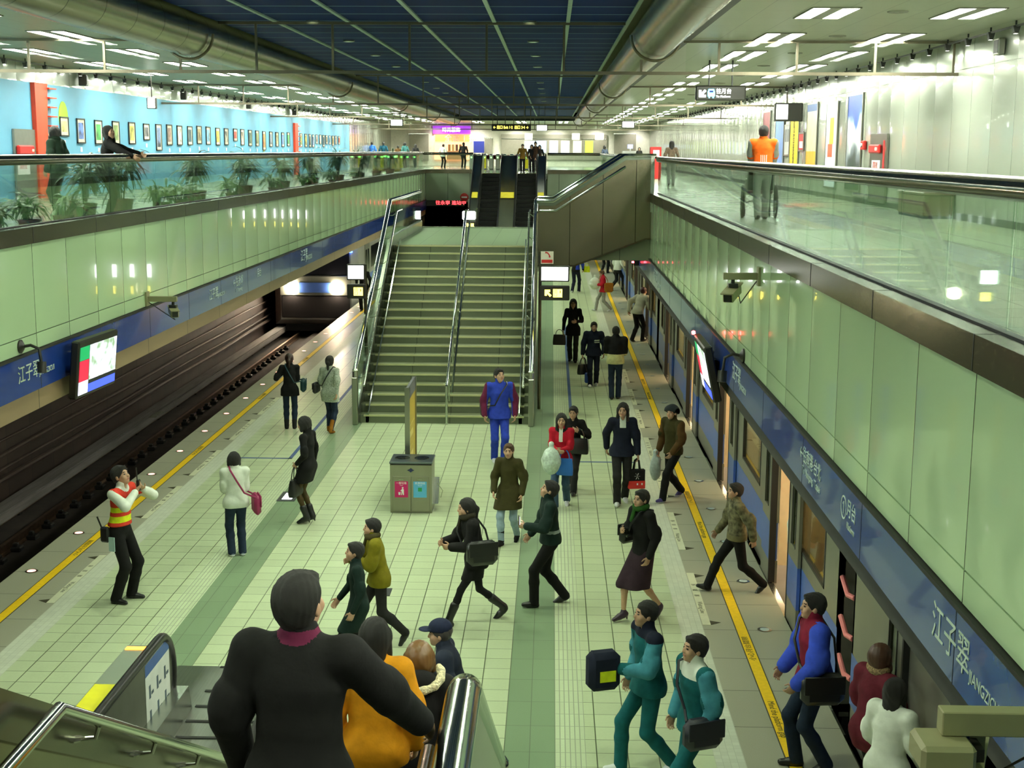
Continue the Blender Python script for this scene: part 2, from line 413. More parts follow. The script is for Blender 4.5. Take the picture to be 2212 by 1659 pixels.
    for sd in (-1, 1):
        B.cap(sh[sd], elb[sd], .047*S*w_, .038*S*w_, .03); B.cap(elb[sd], wri[sd], .038*S*w_, .025*S*w_, .02)
        d = nrm(wri[sd]-elb[sd]); ref = nrm(np.array([0, max(-d[2], .0)+.05, max(d[1], 0)+.02])); t = nrm(ref-d*(ref@d)); n = np.cross(d, t)*(-1 if sd == 1 else 1)
        fr = max(.0080*S, res*.95); W0 = wri[sd]
        B.cap(W0, W0+d*.025*S, .024*S, .03*S, .012, n, .7); B.cap(W0+d*.03*S, W0+d*.075*S, .036*S, .041*S, .012, n, .42)
        curl = .55
        for j, (o, l) in enumerate(((.031,.072), (.011,.082), (-.010,.076), (-.030,.06))):
            b0 = W0+d*.092*S+t*o*S; c1, c2 = curl*(1+.12*j), curl*2.0
            d1 = d*math.cos(c1)+n*math.sin(c1); d2 = d*math.cos(c2)+n*math.sin(c2); b1 = b0+d1*l*.52*S
            B.cap(b0, b1, fr, fr*.95, .006); B.cap(b1, b1+d2*l*.48*S, fr*.95, fr*.82, .004)
        b0 = W0+d*.03*S+t*.030*S; d1 = nrm(d*.7+t*.75+n*.25); d2 = nrm(d*.95+t*.25+n*.35); b1 = b0+d1*.038*S
        B.cap(b0, b1, fr*1.25, fr*1.1, .008); B.cap(b1, b1+d2*.034*S, fr*1.1, fr*.9, .004)
        hand[sd] = W0+d*.085*S+n*.022*S
        B.cap(hips[sd], knee[sd], .074*S, .046*S, .03); kd = knee[sd]-ank[sd]
        B.cap(knee[sd], ank[sd]+kd*.65-yv*.006*S, .046*S, .047*S, .02); B.cap(ank[sd]+kd*.65-yv*.006*S, ank[sd], .046*S, .030*S, .02)
        fd = toe[sd]; B.cap(ank[sd]+np.array([0,0,-.045*S])-fd*.025*S, ank[sd]+np.array([0,0,-.045*S])+fd*.11*S+np.array([0,0,-.01*S]), .032*S, .026*S, .02)
    eL, eR, mo = hp(-.030,.086,.003), hp(.030,.086,.003), hp(0,.09,-.062); bl, br = hp(-.031,.088,.026), hp(.031,.088,.026)
    def pick(c):
        m = np.zeros(len(c), int)
        q = (c-hc)@HR/hd
        for e in (eL, eR):
            m[((np.abs((c-e)@HR/hd)/np.array([.014,.02,.0075]))**2).sum(1) < 1] = 2
        m[((np.abs((c-mo)@HR/hd)/np.array([.024,.02,.010]))**2).sum(1) < 1] = 1
        for e in (bl, br): m[((np.abs((c-e)@HR/hd)/np.array([.020,.02,.006]))**2).sum(1) < 1] = 3
        if stockings is not None: m[(c[:,2] < pel[2]-.05)] = 4
        return m
    mats = [skin, LIP, EYE_M, BROW]+([stockings] if stockings else [])
    B.build('body', mats, root, pick)
    cr = max(res, .010)
    # --- trousers or skirt
    if bottom is not None:
        if bottomkind == 'trousers':
            G = Field(np.minimum(lo, ank[-1]-.15), hi, cr); ex = .018*S-slim*.010
            G.cap(pel-fw*.0, waist, .152*S*w_, .128*S*w_, .03, yv, .70)
            for sd in (-1, 1):
                G.cap(hips[sd], knee[sd], .09*S-slim*.008, .060*S+ex*.4, .03); kk = ank[sd]+(knee[sd]-ank[sd])*.62; G.cap(knee[sd], kk, .060*S+ex*.4, .058*S+ex*.4, .03); G.cap(kk, ank[sd]-np.array([0,0,.03*S]), .058*S+ex*.4, .042*S+ex*1.2, .03)
            G.cut(waist, fw); G.F = np.maximum(G.F, ((.03*S+heel*.6)-G.ax[2])[None,None,:].astype(np.float32))
        else:
            G = Field(lo, hi, cr); z1 = skirt_hem*h; md = (knee[-1]+knee[1])/2
            G.cap(waist, pel, .125*S*w_, .155*S*w_, .03, yv, .72); f = (pel[2]-z1)/(pel[2]-md[2]+1e-6); e = pel+(md-pel)*f
            G.cap(pel, e, .158*S*w_, .165*S+flare, .03, yv, .8)
            for sd in (-1, 1): G.cap(hips[sd], hips[sd]+(knee[sd]-hips[sd])*min(f, 1.15), .095*S, .085*S, .04)
            G.cut(waist, fw); G.F = np.maximum(G.F, (z1-G.ax[2])[None,None,:].astype(np.float32))
        G.build('trousers' if bottomkind == 'trousers' else 'skirt', bottom, root)
    # --- shoes or boots
    if shoe is not None:
        for sd in (-1, 1):
            a = ank[sd]; fd = toe[sd]; pl = a+np.array([0,0,-.055*S]); lo2 = np.minimum(pl-fd*.1, pl+fd*.2)-.1; hi2 = np.maximum(pl-fd*.1, pl+fd*.2)+.1; hi2[2] = max(hi2[2], a[2]+boot_h*S+.06 if 'boot' in shoekind else 0); lo2[2] = min(lo2[2], -.01)
            if 'boot' in shoekind: lo2 = np.minimum(lo2, knee[sd]-.08-(knee[sd]-a)*0.5); hi2[:2] = np.maximum(hi2[:2], knee[sd][:2]+.1)
            G = Field(lo2, hi2, min(cr, .009))
            G.cap(pl-fd*.035*S, pl+fd*.06*S, .036*S, .039*S, .02); G.cap(pl+fd*.06*S, pl+fd*.145*S-np.array([0,0,.008*S]), .040*S, .028*S, .02); G.cap(pl, a, .038*S, .036*S, .03)
            if 'boot' in shoekind: G.cap(a, a+nrm(knee[sd]-a)*boot_h*S, .046*S, .058*S, .03)
            if heel: 
                hb = pl-fd*.045*S; G.cap(hb, np.array([hb[0], hb[1]-.01, max(hb[2]-.075*S, .008)]), .022*S, .009, .01)
            if abs(foot[sd][1]) < .3: G.F = np.maximum(G.F, (.002+(at[2]*0)-G.ax[2])[None,None,:].astype(np.float32))
            so = sole or shoe
            G.build('boot' if 'boot' in shoekind else 'shoe', [shoe, so], root, (lambda c, zz=.026: (c[:,2] < zz).astype(int)) if sole else None)
    # --- top
    if top is not None:
        b = .014*S+bulk; G = Field(np.minimum(lo, [-.3,-.3,0]), np.maximum(hi, [.3,.3,0]), cr); z1 = hem*h
        G.cap(waist-fw*.02*S, chest, .122*S*w_+b, .142*S*w_+b, .04, yv, .70); G.cap(chest, up(.46), .140*S*w_+b, .080*S+b, .04, yv, .66); G.cap(sh[-1], sh[1], .046*S+b*.7, .046*S+b*.7, .05)
        if z1 < waist[2]:
            e = np.array([pel[0], pel[1]+.0, z1-.05]); k_ = (knee[-1]+knee[1])/2
            if z1 < pel[2]: e[:2] = pel[:2]+(k_[:2]-pel[:2])*min((pel[2]-z1)/(pel[2]-k_[2]+1e-6), 1)
            G.cap(waist, pel, .128*S*w_+b, .152*S*w_+b, .04, yv, .74); G.cap(pel, e, .152*S*w_+b, .155*S*w_+b+flare, .04, yv, .78)
            if z1 < pel[2]-.08:
                for sd in (-1, 1): G.cap(hips[sd], hips[sd]+(knee[sd]-hips[sd])*min((hips[sd][2]-z1)/(hips[sd][2]-knee[sd][2]+1e-6), 1.1), .10*S+b, .09*S+b+flare*.5, .05)
        G.F = np.maximum(G.F, (z1-G.ax[2])[None,None,:].astype(np.float32))
        if topkind != 'vest':
            for sd in (-1, 1):
                G.cap(sh[sd], elb[sd], .050*S*w_+b, .043*S*w_+b, .03); e = elb[sd]+(wri[sd]-elb[sd])*sleeve; G.cap(elb[sd], e, .043*S*w_+b, .031*S*w_+b*.9, .02)
                # folds at the elbow
                for q in (.25, .5, .75):
                    c = sh[sd]+(elb[sd]-sh[sd])*(.6+q*.4); G.cap(c+np.array([.012,.02,0]), c+np.array([-.012,-.02,.02]), .042*S*w_+b, .042*S*w_+b, .012)
        G.cap(neck-fw*.02*S, neck+fw*(.02+collar)*S, .064*S+b*.3, .066*S+b*.3, .02)
        G.ell(neck+np.array([0,.055*S,.03*S+collar*S]), np.array([.035,.06,.07])*S, None, .01, sub=True)
        pk = None
        if toppick is not None: pk = lambda c: toppick(c, dict(h=h, S=S, z=c[:,2]/h, x=c[:,0]/S, y=c[:,1]/S, sh=sh, elb=elb, wri=wri, neck=neck, waist=waist))
        G.build({'coat':'coat','vest':'shirt'}.get(topkind, topkind), topmats or top, root, pk)
    if scarf is not None:
        G = Field(neck-.2, neck+.2, cr)
        for k in range(12):
            a0, a1 = 2*math.pi*k/12, 2*math.pi*(k+1)/12; f = lambda a: neck+np.array([.075*math.cos(a), .07*math.sin(a)+.012, .02+.012*math.sin(a*2)])*S
            G.cap(f(a0), f(a1), .036*S, .036*S, .02)
        G.cap(neck+np.array([.03,.09,0])*S, neck+np.array([.05,.125,-.15])*S, .03*S, .034*S, .02, yv, .6)
        G.build('scarf', scarf, root)
    if hood is not None:
        G = Field(neck-.28, neck+.25, cr); H = hood
        G.ell(neck+np.array([0,-.10,-.01])*S, np.array([.135,.085,.11])*S, rotm(0, .5), .03); G.build('hood', H[0], root)
        G = Field(neck-.3, neck+.28, cr)
        for k in range(16):
            f = lambda a: neck+np.array([.15*math.cos(a), -.09-.10*math.sin(a), .055-.075*math.sin(a)])*S
            a0, a1 = math.pi*(k/16*1.3-.15), math.pi*((k+1)/16*1.3-.15); G.cap(f(a0), f(a1), (.024+.006*(k % 2))*S, (.03-.006*(k % 2))*S, .012)
        G.build('fur_trim', H[1], root)
    # --- hair
    hm = hair or HAIRB
    if hairstyle:
        G = Field(hc-.42, hc+.22, min(cr, .009))
        G.ell(hp(0,-.020,.042), np.array([.088,.106,.094])*hd, HR, .02)
        if hairstyle == 'short':
            G.ell(hp(0,-.045,.0), np.array([.082,.075,.095])*hd, HR, .03); G.ell(hp(0,.055,.085), np.array([.055,.04,.022])*hd, HR, .02)
        elif hairstyle == 'crop': G.ell(hp(0,-.04,.005), np.array([.080,.07,.085])*hd, HR, .03)
        elif hairstyle == 'bob':
            G.ell(hp(0,-.03,-.01), np.array([.100,.100,.115])*hd, HR, .04)
            for sd in (-1,1): G.cap(hp(sd*.082,.0,.02), hp(sd*.086,.015,-.085), .026*hd, .028*hd, .02)
        elif hairstyle in ('long','ponytail'):
            G.ell(hp(0,-.045,-.01), np.array([.088,.080,.11])*hd, HR, .04)
            if hairstyle == 'long':
                G.cap(hp(0,-.065,-.03), hp(0,-.085,-.20)-fw*.0, .085*hd, .075*hd, .03, yv, .55)
                for sd in (-1,1): G.cap(hp(sd*.078,.0,.02), hp(sd*.082,.0,-.16), .026*hd, .026*hd, .03)
            else:
                G.cap(hp(0,-.10,.03), hp(0,-.145,-.02), .03*hd, .034*hd, .02); G.cap(hp(0,-.145,-.02), hp(0,-.14,-.17), .034*hd, .018*hd, .02)
        elif hairstyle == 'bun': G.ell(hp(0,-.12,.05), np.array([.042,.042,.042])*hd, HR, .02); G.ell(hp(0,-.045,.0), np.array([.080,.07,.09])*hd, HR, .03)
        wd = .062 if hairstyle in ('long','bob','ponytail') else .068
        G.ell(hp(0,.095,-.045), np.array([wd,.085,.100])*hd, HR, .012, sub=True)
        X_, Y_, Z_ = G.ax[0][:,None,None], G.ax[1][None,:,None], G.ax[2][None,None,:]
        G.F = G.F + np.float32(.0026*hd)*(np.sin(X_*170+Z_*30)*np.sin(Y_*150-Z_*40+1)+.6*np.sin(X_*90-Y_*80+Z_*60)).astype(np.float32)
        G.build('hair', hm, root)
    if cap is not None:
        G = Field(hc-.1, hc+.30, .009)
        G.ell(hp(0,-.010,.062), np.array([.097,.114,.088])*hd, HR, .02)
        if cap[1] == 'cap':
            G.ell(hp(0,.125,.045), np.array([.075,.075,.012])*hd, HR, .02)
            G.cut(hp(0,0,.032), HR@np.array([0,0,-1.]))
        else: G.cap(hp(-.05,.0,.03), hp(.05,.0,.03), .095*hd, .095*hd, .02); G.cut(hp(0,0,.0), HR@np.array([0,.35,-1.])/1.06)
        G.build('cap' if cap[1] == 'cap' else 'beanie', cap[0], root)
    Mw = Matrix.Translation(Vector(at)) @ Matrix.Rotation(-R(face), 4, 'Z')
    P = lambda v: Mw @ Vector([float(q) for q in v])
    info = dict(root=root, hand={s_: P(hand[s_]) for s_ in hand}, wrist={s_: P(wri[s_]) for s_ in wri}, shoulder={s_: P(sh[s_]) for s_ in sh}, hip={s_: P(hips[s_]) for s_ in hips}, head=P(hc), neck=P(neck), chest=P(chest), waist=P(waist),
                fwd=(Mw.to_3x3() @ Vector((0,1,0))), right=(Mw.to_3x3() @ Vector((1,0,0))), S=S, face=face, M=Mw)
    PEOPLE.append(info); return info
# ---- things carried
def strap(mb, pts, w=.018, t=.004):
    mb.tube(pts, [w*.5]*len(pts), 6)
def handbag(name, label, at, face, size, mat, group=None, handle=None, loops=2, hh=.16, trim=None, cat='bag'):
    """at = where the handle is held"""
    w, d, hg = size; t = thing(name, label, cat, at, -R(face), group); b = MB(); z1 = -hh
    pr = [(-.5,0),(.5,0),(.46,.55),(.36,1.),(-.36,1.),(-.46,.55)]
    n = 10; rows = []
    for k in range(6):
        f = k/5; ww = w*(1-.12*f*f)*(.96 if k == 0 else 1); dd = d*(.8 if k == 0 else 1-.55*f*f); z = z1-hg+hg*f
        rows.append([(ww/2*math.copysign(abs(math.cos(a))**.4, math.cos(a)), dd/2*math.copysign(abs(math.sin(a))**.4, math.sin(a)), z) for a in [2*math.pi*(i+.5)/16 for i in range(16)]])
    vs = [p for r_ in rows for p in r_]; fs = [(i*16+k, i*16+(k+1)%16, (i+1)*16+(k+1)%16, (i+1)*16+k) for i in range(5) for k in range(16)]+[tuple(range(16))[::-1], tuple(range(80, 96))]
    b.add(vs, fs); b.build('bag_body', mat, t, True)
    for s_ in ((-1, 1) if loops == 2 else (0,)):
        hb = MB(); pts = []
        for k in range(11):
            a = math.pi*k/10; pts.append((-w*.28*math.cos(a), s_*d*.18*(1-math.sin(a)*.8), z1-.01+(hh+.01)*math.sin(a)))
        hb.tube(pts, .008, 6); hb.build('handle', handle or mat, t, True)
    return t
def slingbag(label, info, side, size, mat, strapmat=None, drop=.12, ylift=0., fb=0., group=None, out=.20):
    """bag hanging at one hip from a strap across the other shoulder"""
    S = info['S']; t = thing('shoulder_bag', label, 'bag', info['hip'][side]+info['right']*side*out*.5, -R(info['face']), group)
    Mi = t.matrix_basis.inverted(); L = lambda v: Mi @ v
    c = L(info['hip'][side]+info['right']*side*out+info['fwd']*fb+Vector((0,0,drop)))
    w, d, hg = size; b = MB(); b.box((c.x-d/2, c.y-w/2, c.z-hg/2), (c.x+d/2, c.y+w/2, c.z+hg/2), 0, min(d,hg)*.38); b.build('bag_body', mat, t, True)
    f = MB(); f.box((c.x+side*(d/2-.006)-.008, c.y-w*.47, c.z-hg*.1), (c.x+side*(d/2-.006)+.012, c.y+w*.47, c.z+hg*.48), 0, .006); f.build('flap', mat, t, True)
    s_ = MB(); o = info['shoulder'][-side]; r = info['right']; fw = info['fwd']
    up_ = o+Vector((0,0,.075))-r*(-side)*.07
    for dirn in (1, -1):
        pts = [up_, up_+fw*dirn*.10+Vector((0,0,-.03)), info['chest']+fw*dirn*.185*S, info['waist']+fw*dirn*.17*S+r*side*.10, info['hip'][side]+r*side*(out-.02)+fw*(dirn*w*.4+fb)+Vector((0,0,drop+hg*.4))]
        s_.tube([L(p) for p in pts], .013, 6)
    s_.build('strap', strapmat or mat, t, True)
    return t
# ------------------------------------------------------------------ the station hall
XR, XL, CF, CZ, BZ = 2.45, -6.82, 4.45, 7.75, 8.08      # atrium walls, concourse floor, white ceiling, blue ceiling
DLE = 520.
Y0, Y1, YC = -7., 108., 73.6                             # hall ends, far end of the opening
EL, ER = -7.25, 2.935                                    # platform edges
GROUT = srgb(86, 96, 70)
m_cream = lines('tile_cream', srgb(196, 208, 172), [(0,.296,-.404,.011),(1,.300,15.15,.008)], GROUT, .05, .34, noise=.05, spec=.5)
m_tact = lines('tile_tactile', srgb(200, 212, 178), [(0,.049,.086,.010),(1,.300,15.15,.010)], srgb(160, 168, 145), .04, .45)
m_grey = lines('tile_grey', srgb(132, 154, 122), [(0,.245,-.404,.006),(1,.600,15.15,.006)], srgb(95,105,88), .05, .4, noise=.10, nscale=90)
m_white = lines('tile_white', srgb(205, 210, 192), [(0,.07,1.6,.004),(1,.075,15.15,.003)], srgb(178,182,165), .05, .5)
m_edge = lines('granite_edge', srgb(165, 165, 145), [(1,.93,15.6,.012)], srgb(90,92,78), .05, .45, noise=.16, nscale=120)
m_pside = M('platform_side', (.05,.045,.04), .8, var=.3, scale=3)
b = MB()
XS = [(EL,-6.244,4),(-6.244,-5.96,3),(-5.96,-4.74,0),(-4.74,-4.446,1),(-4.446,-3.956,2),(-3.956,-.404,0),(-.404,.086,2),(.086,.381,1),(.381,1.6,0),(1.6,1.884,3),(1.884,ER,4)]
for x0, x1, k in XS: b.quad((x0,Y0,0),(x1,Y0,0),(x1,Y1,0),(x0,Y1,0), k)
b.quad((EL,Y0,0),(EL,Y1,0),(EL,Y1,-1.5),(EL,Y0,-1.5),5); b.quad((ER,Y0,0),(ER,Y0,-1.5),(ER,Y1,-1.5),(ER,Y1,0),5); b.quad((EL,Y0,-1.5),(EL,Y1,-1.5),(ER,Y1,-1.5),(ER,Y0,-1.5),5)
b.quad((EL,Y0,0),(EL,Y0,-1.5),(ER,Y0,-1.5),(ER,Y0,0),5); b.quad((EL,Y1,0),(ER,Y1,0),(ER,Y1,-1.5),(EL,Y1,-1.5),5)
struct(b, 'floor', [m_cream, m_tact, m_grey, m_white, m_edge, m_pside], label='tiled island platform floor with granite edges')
# markings on the platform
m_yel = M('yellow_paint', srgb(250, 204, 30), .5, var=.08, scale=20); m_ink = M('dark_print', (.05,.045,.02), .6); m_bluetape = M('blue_tape', srgb(72, 96, 150), .5)
m_band = M('paint_dark_edge', (.06,.055,.03), .6)
for k, (x0, x1) in enumerate(((2.28, 2.40), (-6.76, -6.64))):
    b = MB(); b.box((x0,Y0,.0005),(x1,Y1,.004), 0); b.box((x0-.012,Y0,.0005),(x0,Y1,.003),1); b.box((x1,Y0,.0005),(x1+.012,Y1,.003),1)
    o = b.build('safety_line', [m_yel, m_band]); tag(o, ('yellow safety line along the platform edge beside the stopped train','yellow safety line along the platform edge beside the empty track')[k], 'floor marking', kind='structure')
for y in (13.45, 20.4, 26., 31.8):
    text('小心月台間隙', .085, m_ink, None, (2.34, y+1.15, .0055), (0,0,R(90)), 'floor_lettering', .0003, sx=1.5)['kind'] = 'structure'
    text('Mind the platform gap', .10, m_ink, None, (2.34, y, .0055), (0,0,R(-90)), 'floor_lettering', .0003, sx=1.)['kind'] = 'structure'
for y in (18.2, 24.6, 30.4, 36.):
    text('小心月台間隙', .085, m_ink, None, (-6.70, y, .0055), (0,0,R(90)), 'floor_lettering', .0003, sx=1.5)['kind'] = 'structure'
m_wt = M('waiting_strip', srgb(212, 214, 186), .5)
n = 0
for sx, x0, x1, ys in ((1,1.89,1.99,(9.6,15.76,18.9,21.9,24.6,27.6,30.2,33.2)), (-1,-6.35,-6.25,(16.2,20.2,23.0,26.0,28.6,31.7))):
    for y in ys:
        b = MB(); b.box((x0,y,.0005),(x1,y+2.05,.003),0)
        for yy in (y, y+1.85):
            xt = x1 if sx > 0 else x0; b.prism([(xt, yy),(xt+sx*.13, yy+.09),(xt, yy+.15)], 2, .0005, .003, 1)
        o = b.build('waiting_line', [m_wt, m_ink]); o['kind'] = 'structure'
        xc = (x0+x1)/2
        for q, ch in enumerate('候車線'): text(ch, .075, m_ink, None, (xc, y+1.5-q*.22, .0035), (0,0,R(90)), 'floor_lettering', .0003)['kind'] = 'structure'
        text('Waiting Line', .085, m_ink, None, (xc, y+.85, .0035), (0,0,R(-90)), 'floor_lettering', .0003)['kind'] = 'structure'
b = MB(); b.box((.43,24.4,.0005),(.50,46,.003)); b.box((.43,24.4,.0005),(1.6,24.47,.003)); b.box((-4.86,24.4,.0005),(-4.79,46,.003)); b.box((-5.94,24.4,.0005),(-4.79,24.47,.003))
o = b.build('queue_tape', m_bluetape); tag(o, None, None, kind='structure')
# lamps sunk in the platform edge
m_lred = glow('edge_lamp_lit', (1,.34,.24,1), 5.); m_loff = M('edge_lamp_glass', (.55,.65,.65), .1, spec=.8); m_ring = M('lamp_ring', (.45,.45,.42), .3, metal=1)
def edge_lamp(x, y, m, lab, grp):
    t = thing('edge_lamp', lab, 'lamp', (x,y,0), 0, grp)
    b = MB(); b.lathe([(.075,.0008),(.085,.004),(.06,.006),(.058,.002)], n=20); b.build('ring', m_ring, t)
    b = MB(); b.lathe([(.06,.001),(.056,.007),(.03,.011),(.001,.012)], n=20); b.build('lens', m, t, True)
e0 = None
for k in range(30):
    edge_lamp(-7.03, 15.62+1.862*k, m_lred, 'round red glowing lamp sunk into the platform edge by the empty track', 'lit edge lamps on the left platform edge')
    if k < 26: edge_lamp(2.62, 11.9+1.862*k, m_loff, 'round unlit glass lamp sunk into the platform edge by the stopped train', 'unlit edge lamps on the right platform edge')
# ---- track side
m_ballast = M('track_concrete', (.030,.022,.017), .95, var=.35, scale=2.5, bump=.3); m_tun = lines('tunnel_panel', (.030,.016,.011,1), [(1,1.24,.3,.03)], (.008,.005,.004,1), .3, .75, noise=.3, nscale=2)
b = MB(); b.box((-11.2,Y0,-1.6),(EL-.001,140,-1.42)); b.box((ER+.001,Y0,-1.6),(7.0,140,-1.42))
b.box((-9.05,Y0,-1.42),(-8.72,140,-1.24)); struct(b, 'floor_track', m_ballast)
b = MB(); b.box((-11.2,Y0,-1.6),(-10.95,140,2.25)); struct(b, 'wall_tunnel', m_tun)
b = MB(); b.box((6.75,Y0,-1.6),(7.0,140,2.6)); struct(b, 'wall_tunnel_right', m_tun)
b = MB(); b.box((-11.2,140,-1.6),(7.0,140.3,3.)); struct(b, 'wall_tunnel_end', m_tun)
m_rail = M('rail_steel', (.30,.20,.13), .35, metal=1, var=.2); m_clip = M('rail_clip', (.012,.011,.010), .7); m_cover = M('cover_board', (.19,.17,.16), .6, var=.25, scale=2, aniso=(6,.4,6))
for x, nm in ((-9.63,'far'), (-8.2,'near')):
    t = thing('running_rail', f'{nm} steel running rail of the empty track', 'rail', (x,0,-1.3))
    b = MB(); b.prism([(-.07,-.12),(.07,-.12),(.07,-.10),(.012,-.08),(.012,.02),(.036,.03),(.036,.07),(-.036,.07),(-.036,.03),(-.012,.02),(-.012,-.08),(-.07,-.10)], 1, Y0, 139); b.build('rail_bar', m_rail, t)
    if nm == 'far':
        for k in range(46):
            b = MB(); y = 14.+.75*k; b.box((.05,y-.10,-.12),(.24,y+.10,-.03),0,.02); b.box((.08,y-.05,-.03),(.17,y+.05,.03),0,.015); b.build('rail_clip', m_clip, t)
t = thing('conductor_rail', 'long grey cover board over the conductor rail by the tunnel wall', 'rail', (-10.3,0,-1.42))
b = MB(); b.prism([(-.15,.36),(.15,.36),(.17,.42),(-.17,.42)], 1, Y0, 139); b.prism([(.13,.22),(.17,.22),(.17,.38),(.13,.38)], 1, Y0, 139); b.build('cover_board', m_cover, t)
b = MB(); b.box((-.05,Y0,.12),(.05,139,.24)); b.build('power_rail', m_rail, t)
for k in range(24):
    b = MB(); y = 14+1.9*k; b.box((-.12,y-.06,0),(-.06,y+.06,.37)); b.build('bracket', m_clip, t)
for k, (x, z, r) in enumerate(((-10.86,-.35,.05),(-10.83,-.62,.035),(-10.80,-.8,.06),(-10.88,-.05,.03))):
    b = MB(); b.tube([(x, y, z+.02*math.sin(y*.5+k)) for y in np.arange(14, 80, 1.5)], r, 8)
    o = b.build('cable_run', M('cable', (.035,.018,.012), .7, var=.3), None, True); tag(o, 'bundled cables running along the dark tunnel wall', 'cable', 'cables on the tunnel wall')
b = MB(); b.prism([(EL-.02,-.02),(-7.9,-.62),(-7.9,-.9),(-7.6,-.9),(EL-.02,-.5)], 1, 20.9, 46)   # refuge ledge below the platform nose
struct(b, 'trim_ledge', m_ballast)
# ---- atrium walls: coping, glossy panels, blue band
m_panel = lines('wall_panel', srgb(198, 226, 182), [(1,1.233,10.19,.014)], (.02,.03,.02,1), .02, .16, coat=.45, noise=.02, nscale=1.2, bump=.03, bscale=(1,.8,2.2), spec=.5, pillow=(1,1.233,10.19,.07,.012))
m_panelL = lines('wall_panel_left', srgb(198, 228, 184), [(1,1.245,17.58,.014)], (.02,.03,.02,1), .02, .16, coat=.45, noise=.02, nscale=1.2, bump=.03, bscale=(1,.8,2.2), spec=.5, pillow=(1,1.245,17.58,.07,.012))
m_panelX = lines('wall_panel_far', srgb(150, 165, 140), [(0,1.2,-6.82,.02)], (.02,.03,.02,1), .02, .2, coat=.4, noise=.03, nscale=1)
m_cop = M('bronze_steel', (.17,.15,.11), .22, metal=1, var=.10, scale=1.5, bump=.05, aniso=(1,.3,3)); m_copj = M('joint_dark', (.015,.014,.012), .6)
m_band = M('blue_enamel', srgb(32, 62, 150), .22, var=.05, scale=2, coat=.5, spec=.5); m_beige = lines('beige_strip', srgb(150, 128, 98), [(1,2.49,17.6,.02)], (.05,.04,.03,1), .05, .5)
m_slab = M('slab_soffit', (.05,.05,.045), .9)
def atrium(x, s, pm, jy, jp, nm):
    """s = +1: hall lies towards -x from this wall (right wall); -1: left wall"""
    A = lambda a, c, z0, z1, y0=Y0, y1=YC, k=0, bb=None: bb.box((min(x+s*a, x+s*c), y0, z0), (max(x+s*a, x+s*c), y1, z1), k)
    b = MB(); A(0, .12, 3.265, 4.445, bb=b); A(0, .12, 3.058, 3.253, bb=b); A(.02,.12,3.25,3.27,bb=b,k=1); A(.03,.12,3.0,3.06,bb=b,k=1); struct(b, 'wall_'+nm, [pm, m_copj])
    b = MB(); A(-.03, .24, 4.445, 4.66, bb=b)
    o = struct(b, 'trim_coping_'+nm, m_cop)
    b = MB()
    for k in range(-14, 46):
        y = jy+2*jp*k
        if Y0 < y < YC: A(-.032, .20, 4.447, 4.6615, y-.007, y+.007, bb=b)
    struct(b, 'trim_coping_joints_'+nm, m_copj)
    b = MB(); A(-.03, .10, 2.556 if s > 0 else 2.52, 3.018, bb=b, k=0); A(-.04,.1,3.018,3.05,bb=b,k=1)
    struct(b, 'trim_band_'+nm, [m_band, m_copj])
    b = MB(); A(.10, .45, 2.25, CF-.002, bb=b); A(.44, 5.2 if s > 0 else 6.0, 3.5, CF-.3, bb=b); struct(b, 'wall_slab_edge_'+nm, m_slab)
atrium(XR, 1, m_panel, 10.19, 1.233, 'right'); atrium(XL, -1, m_panelL, 17.58, 1.245, 'left')
b = MB(); b.box((XL-.1,Y0,2.24),(XL-.02,YC,2.52)); struct(b, 'trim_strip_left', m_beige)
b = MB()
for k in range(-10, 30):
    b.box((XR-.0315,10.19+2.47*k-.006,2.55),(XR-.028,10.19+2.47*k+.006,3.02)); b.box((XL+.028,17.58+2.49*k-.006,2.52),(XL+.0315,17.58+2.49*k+.006,3.02))
struct(b, 'trim_band_joints', m_copj)
# concourse floors
m_conc = lines('concourse_tile', srgb(158, 168, 148), [(0,.6,2.65,.012),(1,.6,.1,.012)], srgb(104,112,96), .05, .22, noise=.06, spec=.6)
b = MB(); b.box((XR+.20,Y0,CF-.3),(7.75,Y1,CF)); b.box((-13.2,Y0,CF-.3),(XL-.20,Y1,CF)); b.box((XL-.20,YC+.2,CF-.3),(XR+.20,Y1,CF)); struct(b, 'floor_concourse', m_conc, label='pale tiled concourse floor around the opening')
b = MB(); b.box((-13.1,Y0,CF),(7.7,Y0+.3,CZ)); b.box((XL-.2, Y0, 0),(XR+.2,Y0+.3,CF)); struct(b, 'wall_front', m_panelX)
b = MB(); b.box((XL-.1,-3,CF-.35),(XR+.1,-1.2,CF)); struct(b, 'floor_near_bridge', m_conc)
# far side of the opening: coping, panels and gap for the escalators
b = MB()
for x0, x1 in ((XL, -4.25), (-.25, XR)): b.box((x0,YC,3.0),(x1,YC+.12,4.445)); 
b.box((XL,YC+.3,2.9),(XR,YC+.5,4.1)); struct(b, 'wall_far', m_panelX)
b = MB()
for x0, x1 in ((XL-.2, -4.25), (-.25, XR+.2)): b.box((x0,YC-.03,4.445),(x1,YC+.24,4.66))
struct(b, 'trim_coping_far', m_cop)
